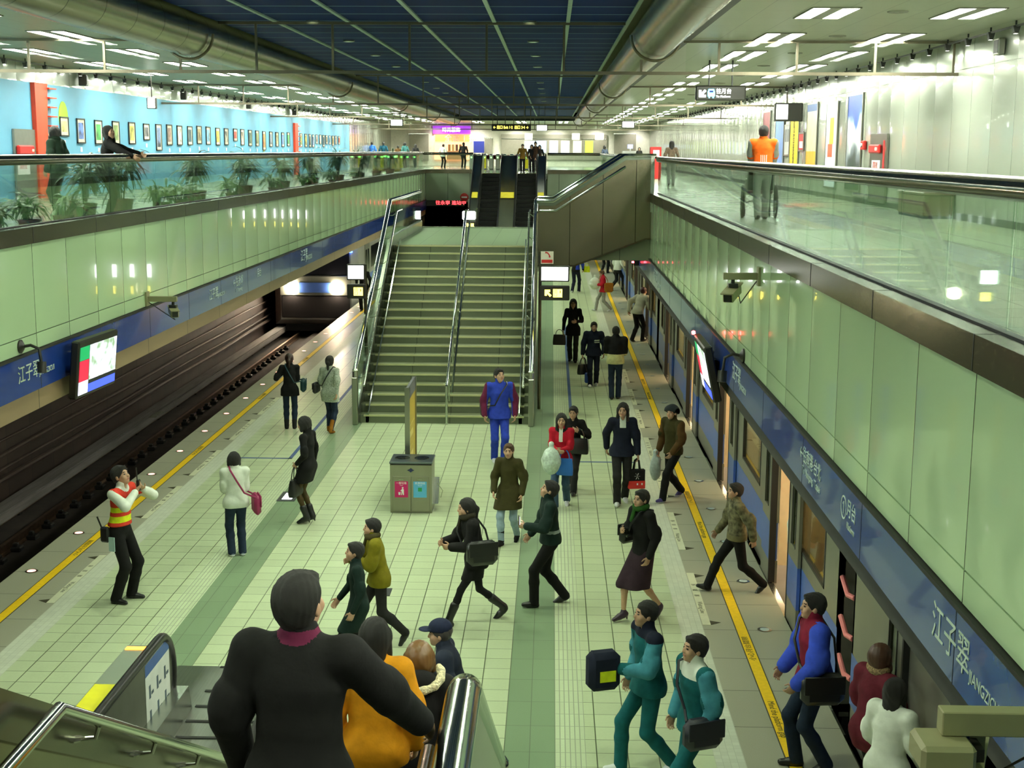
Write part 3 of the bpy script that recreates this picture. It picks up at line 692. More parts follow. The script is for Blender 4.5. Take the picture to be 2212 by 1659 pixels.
# balustrades: glass sheets, handrail
m_glass = glass('rail_glass'); m_tube = M('handrail_steel', (.26,.25,.22), .16, metal=1, var=.06, scale=3); m_shoe = M('steel_shoe', (.35,.36,.33), .3, metal=1)
m_chrome = M('chrome', (.62,.66,.62), .12, metal=1, var=.04); m_ss = M('stainless', (.42,.42,.37), .28, metal=1, var=.10, scale=1.2, bump=.04); m_ssw = M('stainless_bright', (.60,.62,.57), .25, metal=1, var=.06)
def balustrade(lab, x, y0, y1, jy, jp, top=5.49, rr=.07):
    t = thing('balustrade', lab, 'railing', (x, y0, CF))
    ys = [y0]+[jy+jp*k for k in range(-60, 90) if y0+.2 < jy+jp*k < y1-.2]+[y1]
    for a, c in zip(ys[:-1], ys[1:]):
        b = MB(); b.box((-.006, a-y0+.006, .18), (.006, c-y0-.006, top-CF)); b.build('glass_pane', m_glass, t)
    b = MB(); b.tube([(0, 0, top-CF-.005), (0, y1-y0, top-CF-.005)], rr, 16); b.build('handrail', m_tube, t, True)
    b = MB(); b.box((-.03, 0, .205), (.03, y1-y0, .225)); b.build('base_shoe', m_copj, t)
    return t
balustrade('glass balustrade with thick dark handrail along the right concourse edge', 2.60, Y0+.3, 33.5, 10.19, 1.233)
balustrade('glass balustrade of the right concourse edge beyond the side flight', 2.60, 36.1, YC, 10.19, 1.233)
balustrade('glass balustrade with dark handrail in front of the potted plants', -6.97, Y0+.3, YC, 17.58, 1.245, 5.53)
def balx(lab, x0, x1, y):
    t = thing('balustrade', lab, 'railing', (x0, y, CF)); n = max(1, round((x1-x0)/1.25)); w = (x1-x0)/n
    for k in range(n): b = MB(); b.box((k*w+.006,-.006,.18),((k+1)*w-.006,.006,1.04)); b.build('glass_pane', m_glass, t)
    b = MB(); b.tube([(0,0,1.04),(x1-x0,0,1.04)], .07, 14); b.build('handrail', m_tube, t, True)
balx('glass balustrade at the far end, left of the twin escalators', -6.97, -4.25, YC+.12); balx('glass balustrade at the far end, right of the twin escalators', -.25, 2.60, YC+.12)
# ---- ceilings
m_ceil = lines('ceiling_white', srgb(190, 192, 170), [(0,.6,2.5,.012),(1,1.2,.4,.010)], srgb(150,150,132), .02, .35, noise=.02, spec=.5)
m_blue = lines('ceiling_blue', srgb(10, 34, 92), [(1,1.32,23.6,.05)], srgb(150,195,205), .16, .6, noise=.12, nscale=1.5, spec=.04)
m_bar = M('ceiling_bar', srgb(190,215,210), .4); m_dk = M('dark_channel', (.03,.03,.028), .6)
b = MB(); b.box((2.55,Y0,CZ),(7.8,Y1,CZ+.1)); b.box((-13.2,Y0,CZ),(-7.52,Y1,CZ+.1)); b.box((-7.52,97,CZ),(2.55,Y1,CZ+.1)); struct(b, 'ceiling', m_ceil)
b = MB(); b.box((-6.42,Y0,BZ),(1.44,97,BZ+.1)); struct(b, 'ceiling_blue', m_blue)
b = MB(); b.box((-7.52,Y0,8.32),(-6.42,97,8.42)); b.box((1.44,Y0,8.32),(2.55,97,8.42)); b.box((-6.45,Y0,BZ+.1),(-6.42,97,8.32)); b.box((1.44,Y0,BZ+.1),(1.47,97,8.32)); struct(b, 'ceiling_recess', m_ceil)
b = MB(); b.box((2.40,Y0,CZ-.03),(2.56,97,8.35)); b.box((-7.53,Y0,CZ-.03),(-7.37,97,8.35)); b.box((-7.5,96.8,CZ),(2.5,97,BZ)); struct(b, 'trim_channel', m_dk)
b = MB()
for x in (-5.27,-3.885,-2.5,-1.115,.27,1.40):
    b.box((x-.035,Y0,BZ-.03),(x+.035,97,BZ))
struct(b, 'trim_ceiling_bars', m_bar)
m_duct = lines('duct_steel', (.55,.53,.42,1), [(1,1.5,20.2,.03)], (.12,.11,.09,1), .04, .26, metal=1., noise=.03, nscale=.8)
for x, lab in ((1.93,'round steel air duct under the ceiling, above the right concourse edge'), (-6.93,'round steel air duct under the ceiling, above the left concourse edge')):
    b = MB(); b.tube([(0,Y0+.35,0),(0,96.5,0)], .41, 28)
    o = b.build('air_duct', m_duct, None, True); o.location = (x,0,7.83); tag(o, lab, 'duct')
# ceiling lights: each a housing with two bright panels
m_lamp = glow('lamp_panel', (.95, 1.0, .83, 1), 80.); m_house = M('lamp_housing', (.30,.29,.25), .5)
t0 = thing('ceiling_light', 'pair of bright rectangular lamp panels set in the white ceiling of the right concourse', 'light', (0,0,CZ), 0, 'ceiling lights over the right concourse')
b = MB(); b.box((-.36,-.78,-.02),(-.335,.78,.0)); b.box((.335,-.78,-.02),(.36,.78,.0)); b.box((-.095,-.78,-.02),(.095,.78,.0)); b.box((-.36,-.80,-.02),(.36,-.78,0)); b.box((-.36,.78,-.02),(.36,.80,0)); b.build('housing', m_house, t0)
for x in (-.215, .215): b = MB(); b.box((x-.12,-.78,-.012),(x+.12,.78,-.004)); b.build('lamp_panel', m_lamp, t0)
first = True
def lamp(x, y, lab, grp):
    global first
    if first: t0.location = (x,y,CZ); first = False; t0['label'] = lab; t0['group'] = grp
    else: dup(t0, (x,y,CZ), None, lab, grp)
LR = 'pair of bright rectangular lamp panels set in the white ceiling of the right concourse'; LLb = 'pair of bright rectangular lamp panels set in the white ceiling of the left concourse'
for k in range(-6, 19):
    y = 21.1+4.32*k
    if Y0 < y < 104:
        lamp(4.10, y, LR, 'ceiling lights over the right concourse'); lamp(6.20, y, LR, 'ceiling lights over the right concourse')
        lamp(-9.08, y-.05, LLb, 'ceiling lights over the left concourse'); lamp(-11.28, y-.05, LLb, 'ceiling lights over the left concourse')
LF = 'pair of bright rectangular lamp panels in the far white ceiling past the blue one'
for x in (-5.5,-2.3,.8):
    for y in (99.5,103.5): lamp(x, y, LF, 'ceiling lights at the far end')
# round vents in the right ceiling
m_vent = M('vent_metal', (.28,.27,.22), .5)
for k in range(12):
    b = MB(); b.lathe([(.16,-.001),(.15,-.018),(.10,-.022),(.09,-.01),(.02,-.014)], n=18); o = b.build('ceiling_vent', m_vent, None, True); o.location = (5.12,20.9+4.32*k,CZ); tag(o, 'round grey air vent in the right ceiling between lamp rows', 'vent', 'round ceiling vents')
# hanging smoke curtains: bars with a glass skirt
m_frame = M('curtain_frame', (.16,.14,.10), .4, metal=.7); m_cg = glass('curtain_glass', (.96,.98,.95,1), .02, fk=.22)
names = ['nearest','second nearest','third nearest','fourth nearest','farthest']
for i, y in enumerate((26.2, 44.4, 61.6, 79., 96.2)):
    t = thing('smoke_curtain', f'{names[i]} glass smoke curtain with brown bars hung across the whole ceiling', 'smoke curtain', (0,y,7.13))
    b = MB(); b.box((-12.9,-.03,-.03),(7.6,.03,.03)); b.build('bottom_bar', m_frame, t)
    b = MB(); b.box((2.45,-.025,.56),(7.6,.025,.61)); b.box((-12.9,-.025,.56),(-7.45,.025,.61)); b.box((-6.35,-.025,.88),(1.35,.025,.93))
    for cx in (1.93,-6.93): b.tube([(cx+.47*math.cos(a),0,.70+.47*math.sin(a)) for a in [math.pi*(1+k/14) for k in range(15)]], .028, 8)
    b.build('top_bar', m_frame, t, True)
    for x in [7.5-1.46*k for k in range(14)]:
        z1 = .58 if (x > 2.5 or x < -7.5) else .9
        if abs(x-1.93) < .5 or abs(x+6.93) < .5: z1 = .25
        b = MB(); b.box((x-.022,-.02,0),(x+.022,.02,z1)); b.build('mullion', m_frame, t)
    for x0, x1, z1 in ((2.5,7.58,.57),(-12.8,-7.5,.57),(-6.3,1.3,.9)):
        b = MB(); b.box((x0,-.004,.02),(x1,.004,z1)); b.build('glass_pane', m_cg, t)
# ---- outer walls
m_wallR = lines('wall_white', srgb(158, 164, 152), [(1,1.19,22.9,.012),(2,9.,7.205,.016)], srgb(80,85,76), .03, .18, coat=.5, noise=.02, nscale=1.5, bump=.04, bscale=(1,1.1,1.4), spec=.5, pillow=(1,1.19,22.9,.05,.01))
m_wallB = M('wall_sky_blue', srgb(96, 158, 190), .6, var=.05, scale=1.2)
b = MB(); b.box((7.6,Y0,CF),(7.9,Y1,CZ+.1)); struct(b, 'wall_outer_right', m_wallR, label='glossy white panelled wall of the right concourse')
b = MB(); b.box((7.56,Y0,CF),(7.6,Y1,CF+.12)); struct(b, 'baseboard_right', m_dk)
b = MB(); b.box((-13.,Y0,CF),(-12.7,85.5,7.25)); struct(b, 'wall_outer_left', m_wallB, label='sky blue wall of the left concourse')
b = MB(); b.box((-13.,Y0,7.25),(-12.72,Y1,CZ+.1)); struct(b, 'wall_outer_left_top', m_wallR)
b = MB(); b.box((-13.,85.5,CF),(-12.72,Y1,7.25)); struct(b, 'wall_outer_left_far', m_wallR)
m_bw = M('wall_back_white', srgb(224,222,205), .5); 
b = MB(); b.box((-13.,Y1-.2,CF),(7.9,Y1,CZ+.1)); struct(b, 'wall_back', m_bw)
b = MB(); b.box((-15,Y0-.4,-1.7),(8,Y0-.01,9)); struct(b, 'wall_end_mass', m_slab)
# wall-washer lamps along the top of both outer walls
m_fix = M('black_fixture', (.012,.012,.012), .5); m_wash = glow('wash_lamp', (1,.98,.92,1), 2.)
for s_, x, grp, lab in ((1, 7.32, 'wall washers on the right', 'small black wall washer lamp on the rail along the right wall'), (-1, -12.42, 'wall washers on the left', 'small black wall washer lamp on the rail above the blue wall')):
    b = MB(); b.box((x-.015,14,CZ-.10),(x+.015,100,CZ-.07)); o = b.build('lamp_rail', m_fix); tag(o, 'thin black lamp rail along the top of the '+('right white wall' if s_ > 0 else 'left blue wall'), 'rail')
    tf = None
    for k in range(58):
        y = 16+1.25*k
        if tf is None:
            tf = thing('wall_washer', lab, 'lamp', (x,y,CZ-.06), 0, grp)
            b = MB(); b.tube([(0,0,.06),(0,0,-.02)], .016, 6); b.prism([(-.06,-.02),(.06,-.02),(.03,-.14),(-.03,-.14)], 1, -.05, .05); b.build('housing', m_fix, tf)
            b = MB(); b.box((s_*.0-.025,-.04,-.146),(.025,.04,-.141)); b.build('lens', m_wash, tf)
        else: dup(tf, (x,y,CZ-.06))

# a few real downlights extended into an added double row to brighten the platform
m_dl = glow('added_downlight_glow', (.80,1,.66,1), 14.); m_dlr = M('added_downlight_ring', (.30,.34,.30), .4, metal=1)
td = None; GD = 'fill downlights added to the blue ceiling'
for x in (-4.55, -.45):
    for k in range(15):
        y = 3.2+4.6*k
        if td is None:
            td = thing('added_downlight', 'small round greenish fill lamp added to the dark blue ceiling to brighten the platform', 'light', (x,y,BZ), 0, GD)
            b = MB(); b.lathe([(.13,0),(.13,-.03),(.10,-.035),(.095,-.005)], n=18); b.build('ring', m_dlr, td, True)
            b = MB(); b.lathe([(.09,-.004),(.05,-.012),(.001,-.014)], n=14); b.build('lens', m_dl, td, True)
        else: dup(td, (x,y,BZ))
        l = bpy.data.lights.new('added_downlight_beam','SPOT'); l.energy = DLE; l.spot_size = R(104); l.spot_blend = .8; l.color = (.84,1,.66); l.shadow_soft_size = .12
        o = bpy.data.objects.new('added_downlight_beam', l); COL.objects.link(o); o.location = (x,y,BZ-.06)
def Wp(o, root):
    """parent an object built in world coordinates to a thing's Empty"""
    o.parent = root; o.matrix_parent_inverse = Matrix.Translation(-Vector(root.location)); return o
def part(mb, name, mat, root, smooth=False): return Wp(mb.build(name, mat, None, smooth), root)
# spot lamps of the wall washers
def spot(x, y, z, tx, ty, tz, e, size=70, col=(1,.97,.90)):
    l = bpy.data.lights.new('wash_spot','SPOT'); l.energy = e; l.spot_size = R(size); l.spot_blend = .9; l.color = col; l.shadow_soft_size = .05
    o = bpy.data.objects.new('wash_spot', l); COL.objects.link(o); o.location = (x,y,z)
    o.rotation_euler = (Vector((tx,ty,tz))-Vector((x,y,z))).to_track_quat('-Z','Y').to_euler(); return o
for k in range(28):
    y = 17.25+2.5*k
    spot(-12.2, y, CZ-.22, -12.72, y, 6.05, 26, 62); spot(7.1, y, CZ-.22, 7.6, y, 6.0, 9, 62)
# ---------------------------------------------------------------- far staircase with landing and side flight
m_tread = lines('stair_stone', srgb(122,128,100), [(0,.95,-4.0,.014)], srgb(62,66,52), .04, .45, noise=.06)
m_riser = lines('stair_riser', srgb(104,112,88), [(0,.95,-4.0,.014)], srgb(52,56,44), .05, .5, noise=.06)
m_nose = M('nosing_metal', srgb(206,206,160), .3, metal=.3); m_land = lines('landing_stone', srgb(122,142,112), [(0,.62,-4.0,.012),(1,2.0,34.1,.012)], srgb(76,88,70), .03, .4)
SX0, SX1, SYB, SYT, SZ, NR = -4.02, -.44, 27.85, 34.15, 3.30, 20
st = thing('staircase', 'wide stone staircase rising to the landing in the middle of the platform', 'staircase', ((SX0+SX1)/2, SYB, 0))
rz_, rn = SZ/NR, (SYT-SYB)/(NR-1)
b = MB(); nb = MB()
poly = [(SYB,0)]
for i in range(NR):
    y = SYB+i*rn; poly += [(y, (i+1)*rz_)] if i == 0 else [(y, i*rz_), (y, (i+1)*rz_)]
for i in range(NR):
    y = SYB+i*rn; z = i*rz_; y2 = y+rn if i < NR-1 else y+.4
    b.quad((SX0,y,z),(SX1,y,z),(SX1,y,z+rz_),(SX0,y,z+rz_),1); b.quad((SX0,y,z+rz_),(SX1,y,z+rz_),(SX1,y2,z+rz_),(SX0,y2,z+rz_),0)
    nb.box((SX0+.10,y-.012,z+rz_-.028),(SX1-.10,y+.05,z+rz_+.006))
b.quad((SX0,SYB,0),(SX1,SYB,0),(SX1,SYT,SZ-.55),(SX0,SYT,SZ-.55),1)
part(b, 'steps', [m_tread, m_riser], st); part(nb, 'nosing_strips', m_nose, st)
b = MB(); b.box((SX0,SYT+.01,SZ-.5),(SX1,42.1,SZ-.002)); part(b, 'landing', m_land, st)
b = MB(); b.box((SX0-.02,42.06,SZ-.5),(SX1+.02,42.13,SZ+.04)); part(b, 'landing_edge', m_ssw, st)
sl = SZ/(SYT-SYB)
def stringer(x0, x1):
    b = MB(); b.prism([(SYB-.1,0),(SYB-.1,.25),(SYT,SZ+.22),(42.1,SZ+.22),(42.1,SZ-.5),(SYT+.6,SZ-.5),(SYB+1.2,0)], 0, x0, x1); part(b, 'stringer', m_ss, st)
stringer(SX0-.10, SX0); stringer(SX1, SX1+.10)
RH = 1.12
def flight_rail(x, r, dz, nm, y0=SYB-.12, y1=42.1, m=None):
    b = MB(); b.tube([(x,y0,dz),(x,SYT,SZ+dz),(x,y1,SZ+dz)], r, 12); part(b, nm, m or m_chrome, st, True)
for x, s in ((SX0-.05,-1),(SX1+.05,1)):
    b = MB(); b.prism([(SYB-.12,.25),(SYB-.12,RH-.05),(SYT,SZ+RH-.05),(42.1 if s < 0 else 36.,SZ+RH-.05),(42.1 if s < 0 else 36.,SZ+.22),(SYT,SZ+.22)], 0, x-.006, x+.006); part(b, 'glass_panel', m_glass, st)
    flight_rail(x, .055, RH, 'top_rail', y1=42.1 if s < 0 else 36.)
    b = MB(); b.tube([(x,SYB-.12,0),(x,SYB-.12,RH+.02)], .06, 12); b.lathe([(.06,0),(.065,.02),(.04,.05),(.001,.055)], (x,SYB-.12,RH), 12); part(b, 'newel_post', m_ssw, st, True)
    b = MB(); b.box((x-.055,SYB-.26,0),(x+.055,SYB-.14,RH-.12),0,.01); part(b, 'end_panel', m_ss, st)
    xi = x-s*.17
    b = MB(); b.tube([(xi,SYB-.05,.80),(xi,SYT,SZ+.85),(xi,SYT+1.2,SZ+.85)], .024, 8)
    for k in range(7):
        y = SYB+.3+k*1.0; z = .8+(y-SYB)*sl+.05; b.tube([(xi,y,z-.02),(xi+s*.10,y,z-.10),(xi+s*.17,y,z-.10)], .012, 6)
    part(b, 'side_handrail', m_ssw, st, True)
    b = MB(); b.box((xi-s*.05-.03,SYB,.005),(xi-s*.05+.03,SYB+.02,.2)); b.prism([(SYB,.02),(SYB,.24),(SYT,SZ+.18),(SYT,SZ)], 0, xi-s*.08-.012, xi-s*.08+.012); part(b, 'skirting', m_chrome, st)
xm = -2.16
b = MB(); b.tube([(xm,SYB-.1,0),(xm,SYB-.1,.82)], .028, 8); b.tube([(xm,SYB-.1,.82),(xm,SYT+.1,SZ+.86),(xm,SYT+1.,SZ+.86)], .033, 10)
b.tube([(xm+.09,SYB+.15,.62),(xm+.09,SYT+.1,SZ+.60)], .026, 8)
for k in range(6):
    y = SYB+.6+k*1.15; z = (y-SYB)*sl; b.tube([(xm,y,z+.05),(xm,y,z+.88)], .02, 6)
part(b, 'middle_handrail', m_chrome, st, True)
# side flight from the landing up to the right concourse, steel parapet towards us
sf = thing('side_flight', 'stainless clad stair flight crossing from the landing up to the right concourse', 'staircase', (1.0, 33.6, 3.3))
m_clad = lines('steel_clad', (.30,.27,.19,1), [(0,.81,-.36,.014)], (.03,.03,.02,1), .03, .24, metal=1., noise=.16, nscale=.9)
yf = 33.6
out = [(-.34,2.86),(.57,2.86),(2.34,3.54),(XR+.04,3.54),(XR+.04,5.50),(1.78,5.47),(.06,4.36),(-.34,4.36)]
b = MB(); b.prism(out, 1, yf, yf+.09); part(b, 'parapet', m_clad, sf)
b = MB(); b.prism(out, 1, yf+2.3, yf+2.39); part(b, 'rear_parapet', m_clad, sf)
b = MB()
for i in range(7):
    x = .05+i*.27; b.box((x, yf+.09, SZ-.3), (x+.27 if i < 6 else XR+.2, yf+2.3, SZ+(i+1)*1.15/7))
part(b, 'steps', m_tread, sf)
b = MB(); b.box((SX1,yf+.09,SZ-.5),(.06,yf+2.3,SZ-.003)); part(b, 'landing', m_land, sf)
for yy, nm in ((yf+.03,'top_rail'), (yf+2.33,'top_rail')):
    b = MB(); b.tube([(-.36,yy,4.45),(.04,yy,4.45),(1.78,yy,5.56),(XR+.1,yy,5.56)], .06, 12); part(b, nm, m_chrome, sf, True)
b = MB(); b.tube([(-.30,yf-.03,4.22),(.10,yf-.03,4.22),(1.80,yf-.03,5.30)], .035, 10)
part(b, 'side_handrail', m_chrome, sf, True)
b = MB(); b.prism([(-.34,4.34),(.07,4.34),(1.80,5.46),(XR+.04,5.48),(XR+.04,5.56),(1.77,5.54),(.05,4.42),(-.34,4.42)], 1, yf-.02, yf+.10); part(b, 'parapet_cap', m_chrome, sf)
b = MB(); b.prism([(-.34,2.84),(.57,2.84),(2.34,3.52),(XR+.03,3.52),(XR+.03,3.56),(2.33,3.56),(.56,2.88),(-.34,2.88)], 1, yf-.006, yf+2.38); part(b, 'soffit_edge', m_cop, sf)
b = MB(); b.box((XR-.03,yf-.05,4.2),(XR+.06,yf+.09,5.55)); part(b, 'end_post', m_ssw, sf)
# ---------------------------------------------------------------- twin escalators at the far end
m_step = M('escalator_step', (.016,.016,.016), .45, metal=.5); m_deck = M('escalator_deck', (.42,.46,.36), .30, metal=1, var=.15, scale=1.2, aniso=(1,.5,.5)); m_belt = M('rubber_belt', (.008,.008,.008), .35); m_comb = M('comb_yellow', srgb(205,190,60), .5)
def esc_far(x0, x1, lab, seps):
    t = thing('escalator', lab, 'escalator', ((x0+x1)/2, 66.3, 0)); yb, yt = 65.7, 73.4; b = MB(); n = 21; rz2 = CF/n; ry = (yt-yb)/n
    for i in range(n):
        y = yb+i*ry; z = i*rz2; b.quad((x0,y,z),(x1,y,z),(x1,y,z+rz2),(x0,y,z+rz2),0); b.quad((x0,y,z+rz2),(x1,y,z+rz2),(x1,y+ry,z+rz2),(x0,y+ry,z+rz2),0)
    part(b, 'steps', m_step, t)
    b = MB(); b.box((x0,yt-.1,CF-.02),(x1,yt+.35,CF+.012)); part(b, 'comb_plate', m_comb, t)
    for xa, xb in seps:
        b = MB(); b.prism([(yb-1.2,0),(yb-1.2,.9),(yb,1.0),(yt,CF+.95),(yt+1.4,CF+.95),(yt+1.4,CF+.0),(yt,CF-.5),(yb+1,0)], 0, xa, xb); part(b, 'balustrade_deck', m_deck, t)
        for xx in (xa+.03, xb-.03):
            b = MB(); b.tube([(xx,yb-1.3,.5),(xx,yb-1.2,.98),(xx,yb,1.06),(xx,yt,CF+1.02),(xx,yt+1.3,CF+1.02),(xx,yt+1.45,CF+.6)], .04, 8); part(b, 'handrail_belt', m_belt, t, True)
        b = MB(); b.box((xa+.08,69.2,0),(xb-.08,69.22,.3)); 
        zc = (69.6-yb)/(yt-yb)*CF+1.03; b = MB(); b.quad((xa+.09,69.6,zc-.0),(xb-.09,69.6,zc-.0),(xb-.09,70.1,zc+.28),(xa+.09,70.1,zc+.28)); part(b, 'warning_sticker', m_comb, t)
esc_far(-3.72, -2.72, 'left one of the twin escalators climbing to the far concourse', ((-4.20,-3.72),))
esc_far(-1.85, -.82, 'right one of the twin escalators climbing to the far concourse', ((-2.72,-1.85),(-.82,-.32)))
# ---------------------------------------------------------------- our own stairs and escalator in the foreground
LZ, NYT, NYB = 2.30, 5.75, 9.9; NS = LZ/(NYB-NYT)
ns = thing('staircase', 'stairs in the foreground that people walk down to the platform', 'staircase', (-1.45, NYB, 0))
b = MB(); nr = 13
for i in range(nr):
    z1 = LZ*(nr-i)/nr; z0 = LZ*(nr-i-1)/nr; y = NYT+(NYB-NYT)*i/(nr-1); y2 = NYT+(NYB-NYT)*(i+1)/(nr-1)
    b.quad((-2.3,y,z0),(-.42,y,z0),(-.42,y,z1),(-2.3,y,z1)); 
    if i < nr-1: b.quad((-2.3,y,z0),(-.42,y,z0),(-.42,y2,z0),(-2.3,y2,z0))
b.box((-2.3,1.2,LZ-.3),(-.42,NYT,LZ)); part(b, 'steps', m_tread, ns)
m_parsteel = M('parapet_steel', (.30,.27,.18), .22, metal=1, var=.2, scale=.9)
xr_ = -.37
b = MB(); b.tube([(xr_,1.0,LZ+1.0),(xr_,NYT-.12,LZ+1.0),(xr_,NYT+.05,LZ+.96),(xr_,NYB-.2,1.02),(xr_,NYB+.05,.88),(xr_,NYB+.08,.10)], .078, 18); part(b, 'top_rail', m_chrome, ns, True)
b = MB(); b.prism([(1.0,LZ+.1),(1.0,LZ+.93),(NYT,LZ+.93),(NYB,.85),(NYB,.05),(NYB-.4,.05),(NYT,LZ-.25)], 0, xr_-.02, xr_+.05); part(b, 'side_panel', m_ssw, ns)
b = MB(); b.tube([(xr_-.14,1.0,LZ+.80),(xr_-.14,NYT-.25,LZ+.80),(xr_-.14,NYB-.2,.78)], .036, 12)
for y in (3.6,4.9): b.tube([(xr_-.14,y,LZ+.78),(xr_-.10,y,LZ+.70),(xr_,y,LZ+.70)], .014, 6)
part(b, 'side_handrail', m_tube, ns, True)
b = MB(); b.tube([(xr_+.02,NYB-.45,0),(xr_+.02,NYB-.45,1.16)], .075, 16); b.lathe([(.075,0),(.072,.03),(.05,.06),(.001,.075)], (xr_+.02,NYB-.45,1.16), 16); part(b, 'newel_post', m_chrome, ns, True)
xh = -2.22
b = MB(); b.tube([(xh,1.0,LZ+.86),(xh,NYT,LZ+.86),(xh,NYB,.86)], .034, 12)
part(b, 'side_handrail', m_chrome, ns, True)
for k in range(5):
    y = NYT+.5+k*.9; z = LZ+.86-(y-NYT)*NS; b = MB(); b.tube([(xh,y,z-.03),(xh-.02,y,z-.09),(xh-.12,y,z-.10)], .013, 8); b.lathe([(.04,0),(.04,.008),(.001,.012)], (xh-.12,y,z-.104), 10); part(b, 'bracket', m_ssw, ns, True)
es = thing('escalator', 'foreground escalator beside the stairs, with grey balustrade and yellow stickers', 'escalator', (-3.2, 13., 0))
m_pl = M('floor_plate', (.48,.48,.44), .28, metal=1, var=.08, scale=2, aniso=(30,1,1)); m_grv = M('groove', (.02,.02,.02), .5)
b = MB(); b.box((-4.1,9.4,.003),(-2.36,14.15,.014)); part(b, 'floor_plate', m_pl, es)
b = MB()
for y in (14.12, 13.45, 13.05, 12.68, 12.30, 11.92, 11.52, 11.1): b.box((-3.62,y-.022,.012),(-2.42,y+.022,.022))
part(b, 'plate_grooves', m_grv, es)
m_bal = M('balustrade_grey', (.16,.17,.13), .35, metal=.7); m_pst = M('poster_white', srgb(225,228,220), .5); m_pblue = M('poster_blue', srgb(66,98,160), .5); m_sty = M('sticker_yellow', srgb(232,222,30), .5)
def newel(x):
    cy, cz, r = 12.45, .50, .42; tz = cz+r
    prof = [(9.5,tz)]+[(cy+r*math.sin(a), cz+r*math.cos(a)) for a in [math.pi*k/14 for k in range(15)]]+[(9.5,cz-r)]
    up = [(3.0, tz+(9.5-3.0)*.577)]
    b = MB(); b.prism(up+prof+[(3.0,cz-r+(9.5-3.)*.577)], 0, x-.015, x+.015); part(b, 'balustrade_panel', m_bal, es)
    b = MB(); b.tube([(x,3.0,tz+.03+6.5*.577),(x,9.5,tz+.03)]+[(x, cy+(r+.03)*math.sin(a), cz+(r+.03)*math.cos(a)) for a in [math.pi*k/14 for k in range(14)]], .048, 12); part(b, 'handrail_belt', m_belt, es, True)
newel(-3.80); newel(-2.40)
b = MB(); b.prism([(3.0,.86+6.5*.577),(9.5,.86),(12.55,.86),(12.75,.3),(12.75,.0),(9.5,0),(3.0,3.2)], 0, -4.13, -3.85); part(b, 'outer_deck', m_deck, es)
b = MB(); b.prism([(3.0,.35+6.5*.577),(9.5,.35),(12.9,.30),(13.0,.0),(9.5,0),(3.0,3.2)], 0, -3.785, -3.64); part(b, 'skirt', m_ssw, es)
b = MB(); n = 18
for i in range(n):
    y = 9.3-i*.40; z = i*.23; b.quad((-3.62,y,z),(-2.46,y,z),(-2.46,y,z+.23),(-3.62,y,z+.23)); b.quad((-3.62,y,z+.23),(-2.46,y,z+.23),(-2.46,y-.4,z+.23),(-3.62,y-.4,z+.23))
part(b, 'steps', m_step, es)
b = MB(); b.box((-4.12,10.75,.861),(-3.88,11.55,.865)); o = part(b, 'warning_sticker', m_sty, es); o['label'] = 'yellow sticker on the outer deck'
text('當心夾腳', .15, m_ink, None, (-4.0, 11.12, .8665), (0,0,R(90)), 'lettering', .0003, 'CENTER').parent = es; es.children[-1].matrix_parent_inverse = Matrix.Translation(-es.location)
b = MB(); b.prism([(10.55,.42),(10.98,.42),(10.77,.82)], 0, -3.784, -3.781); o = part(b, 'warning_triangle', m_sty, es)
b = MB(); b.prism([(10.70,.45),(10.83,.45),(10.765,.62)], 0, -3.781, -3.779); part(b, 'warning_mark', m_ink, es)
b = MB(); b.box((-3.784,11.95,.16),(-3.781,12.74,.88)); o = part(b, 'safety_poster', m_pst, es)
b = MB(); b.box((-3.781,11.95,.76),(-3.779,12.74,.88)); part(b, 'poster_header', m_pblue, es)
b = MB()
for i in range(3):
    for j in range(2):
        y = 12.05+.25*i; z = .26+.25*j; b.box((-3.781,y,z),(-3.779,y+.05,z+.13)); b.box((-3.781,y+.07,z+.02),(-3.779,y+.14,z+.05))
part(b, 'poster_pictograms', M('poster_ink', srgb(70,86,100), .6), es)
b = MB(); b.prism([(1.9,LZ+.91+3.85*.56),(NYT,LZ+.91),(9.85,.91),(9.85,.70),(NYT,LZ+.67),(1.9,LZ+.67+3.85*.56)], 0, -2.47, -2.34); part(b, 'parapet_cap', m_cop, es)
b = MB(); b.prism([(1.9,LZ+.69+3.85*.56),(NYT,LZ+.69),(9.8,.71),(9.8,0),(1.9,0)], 0, -2.44, -2.37); part(b, 'parapet', m_parsteel, es)
b = MB(); b.box((-4.12,12.42,.861),(-3.9,12.5,.866)); part(b, 'indicator_lamp', glow('orange_lamp',(1,.35,.05,1),3.), es)
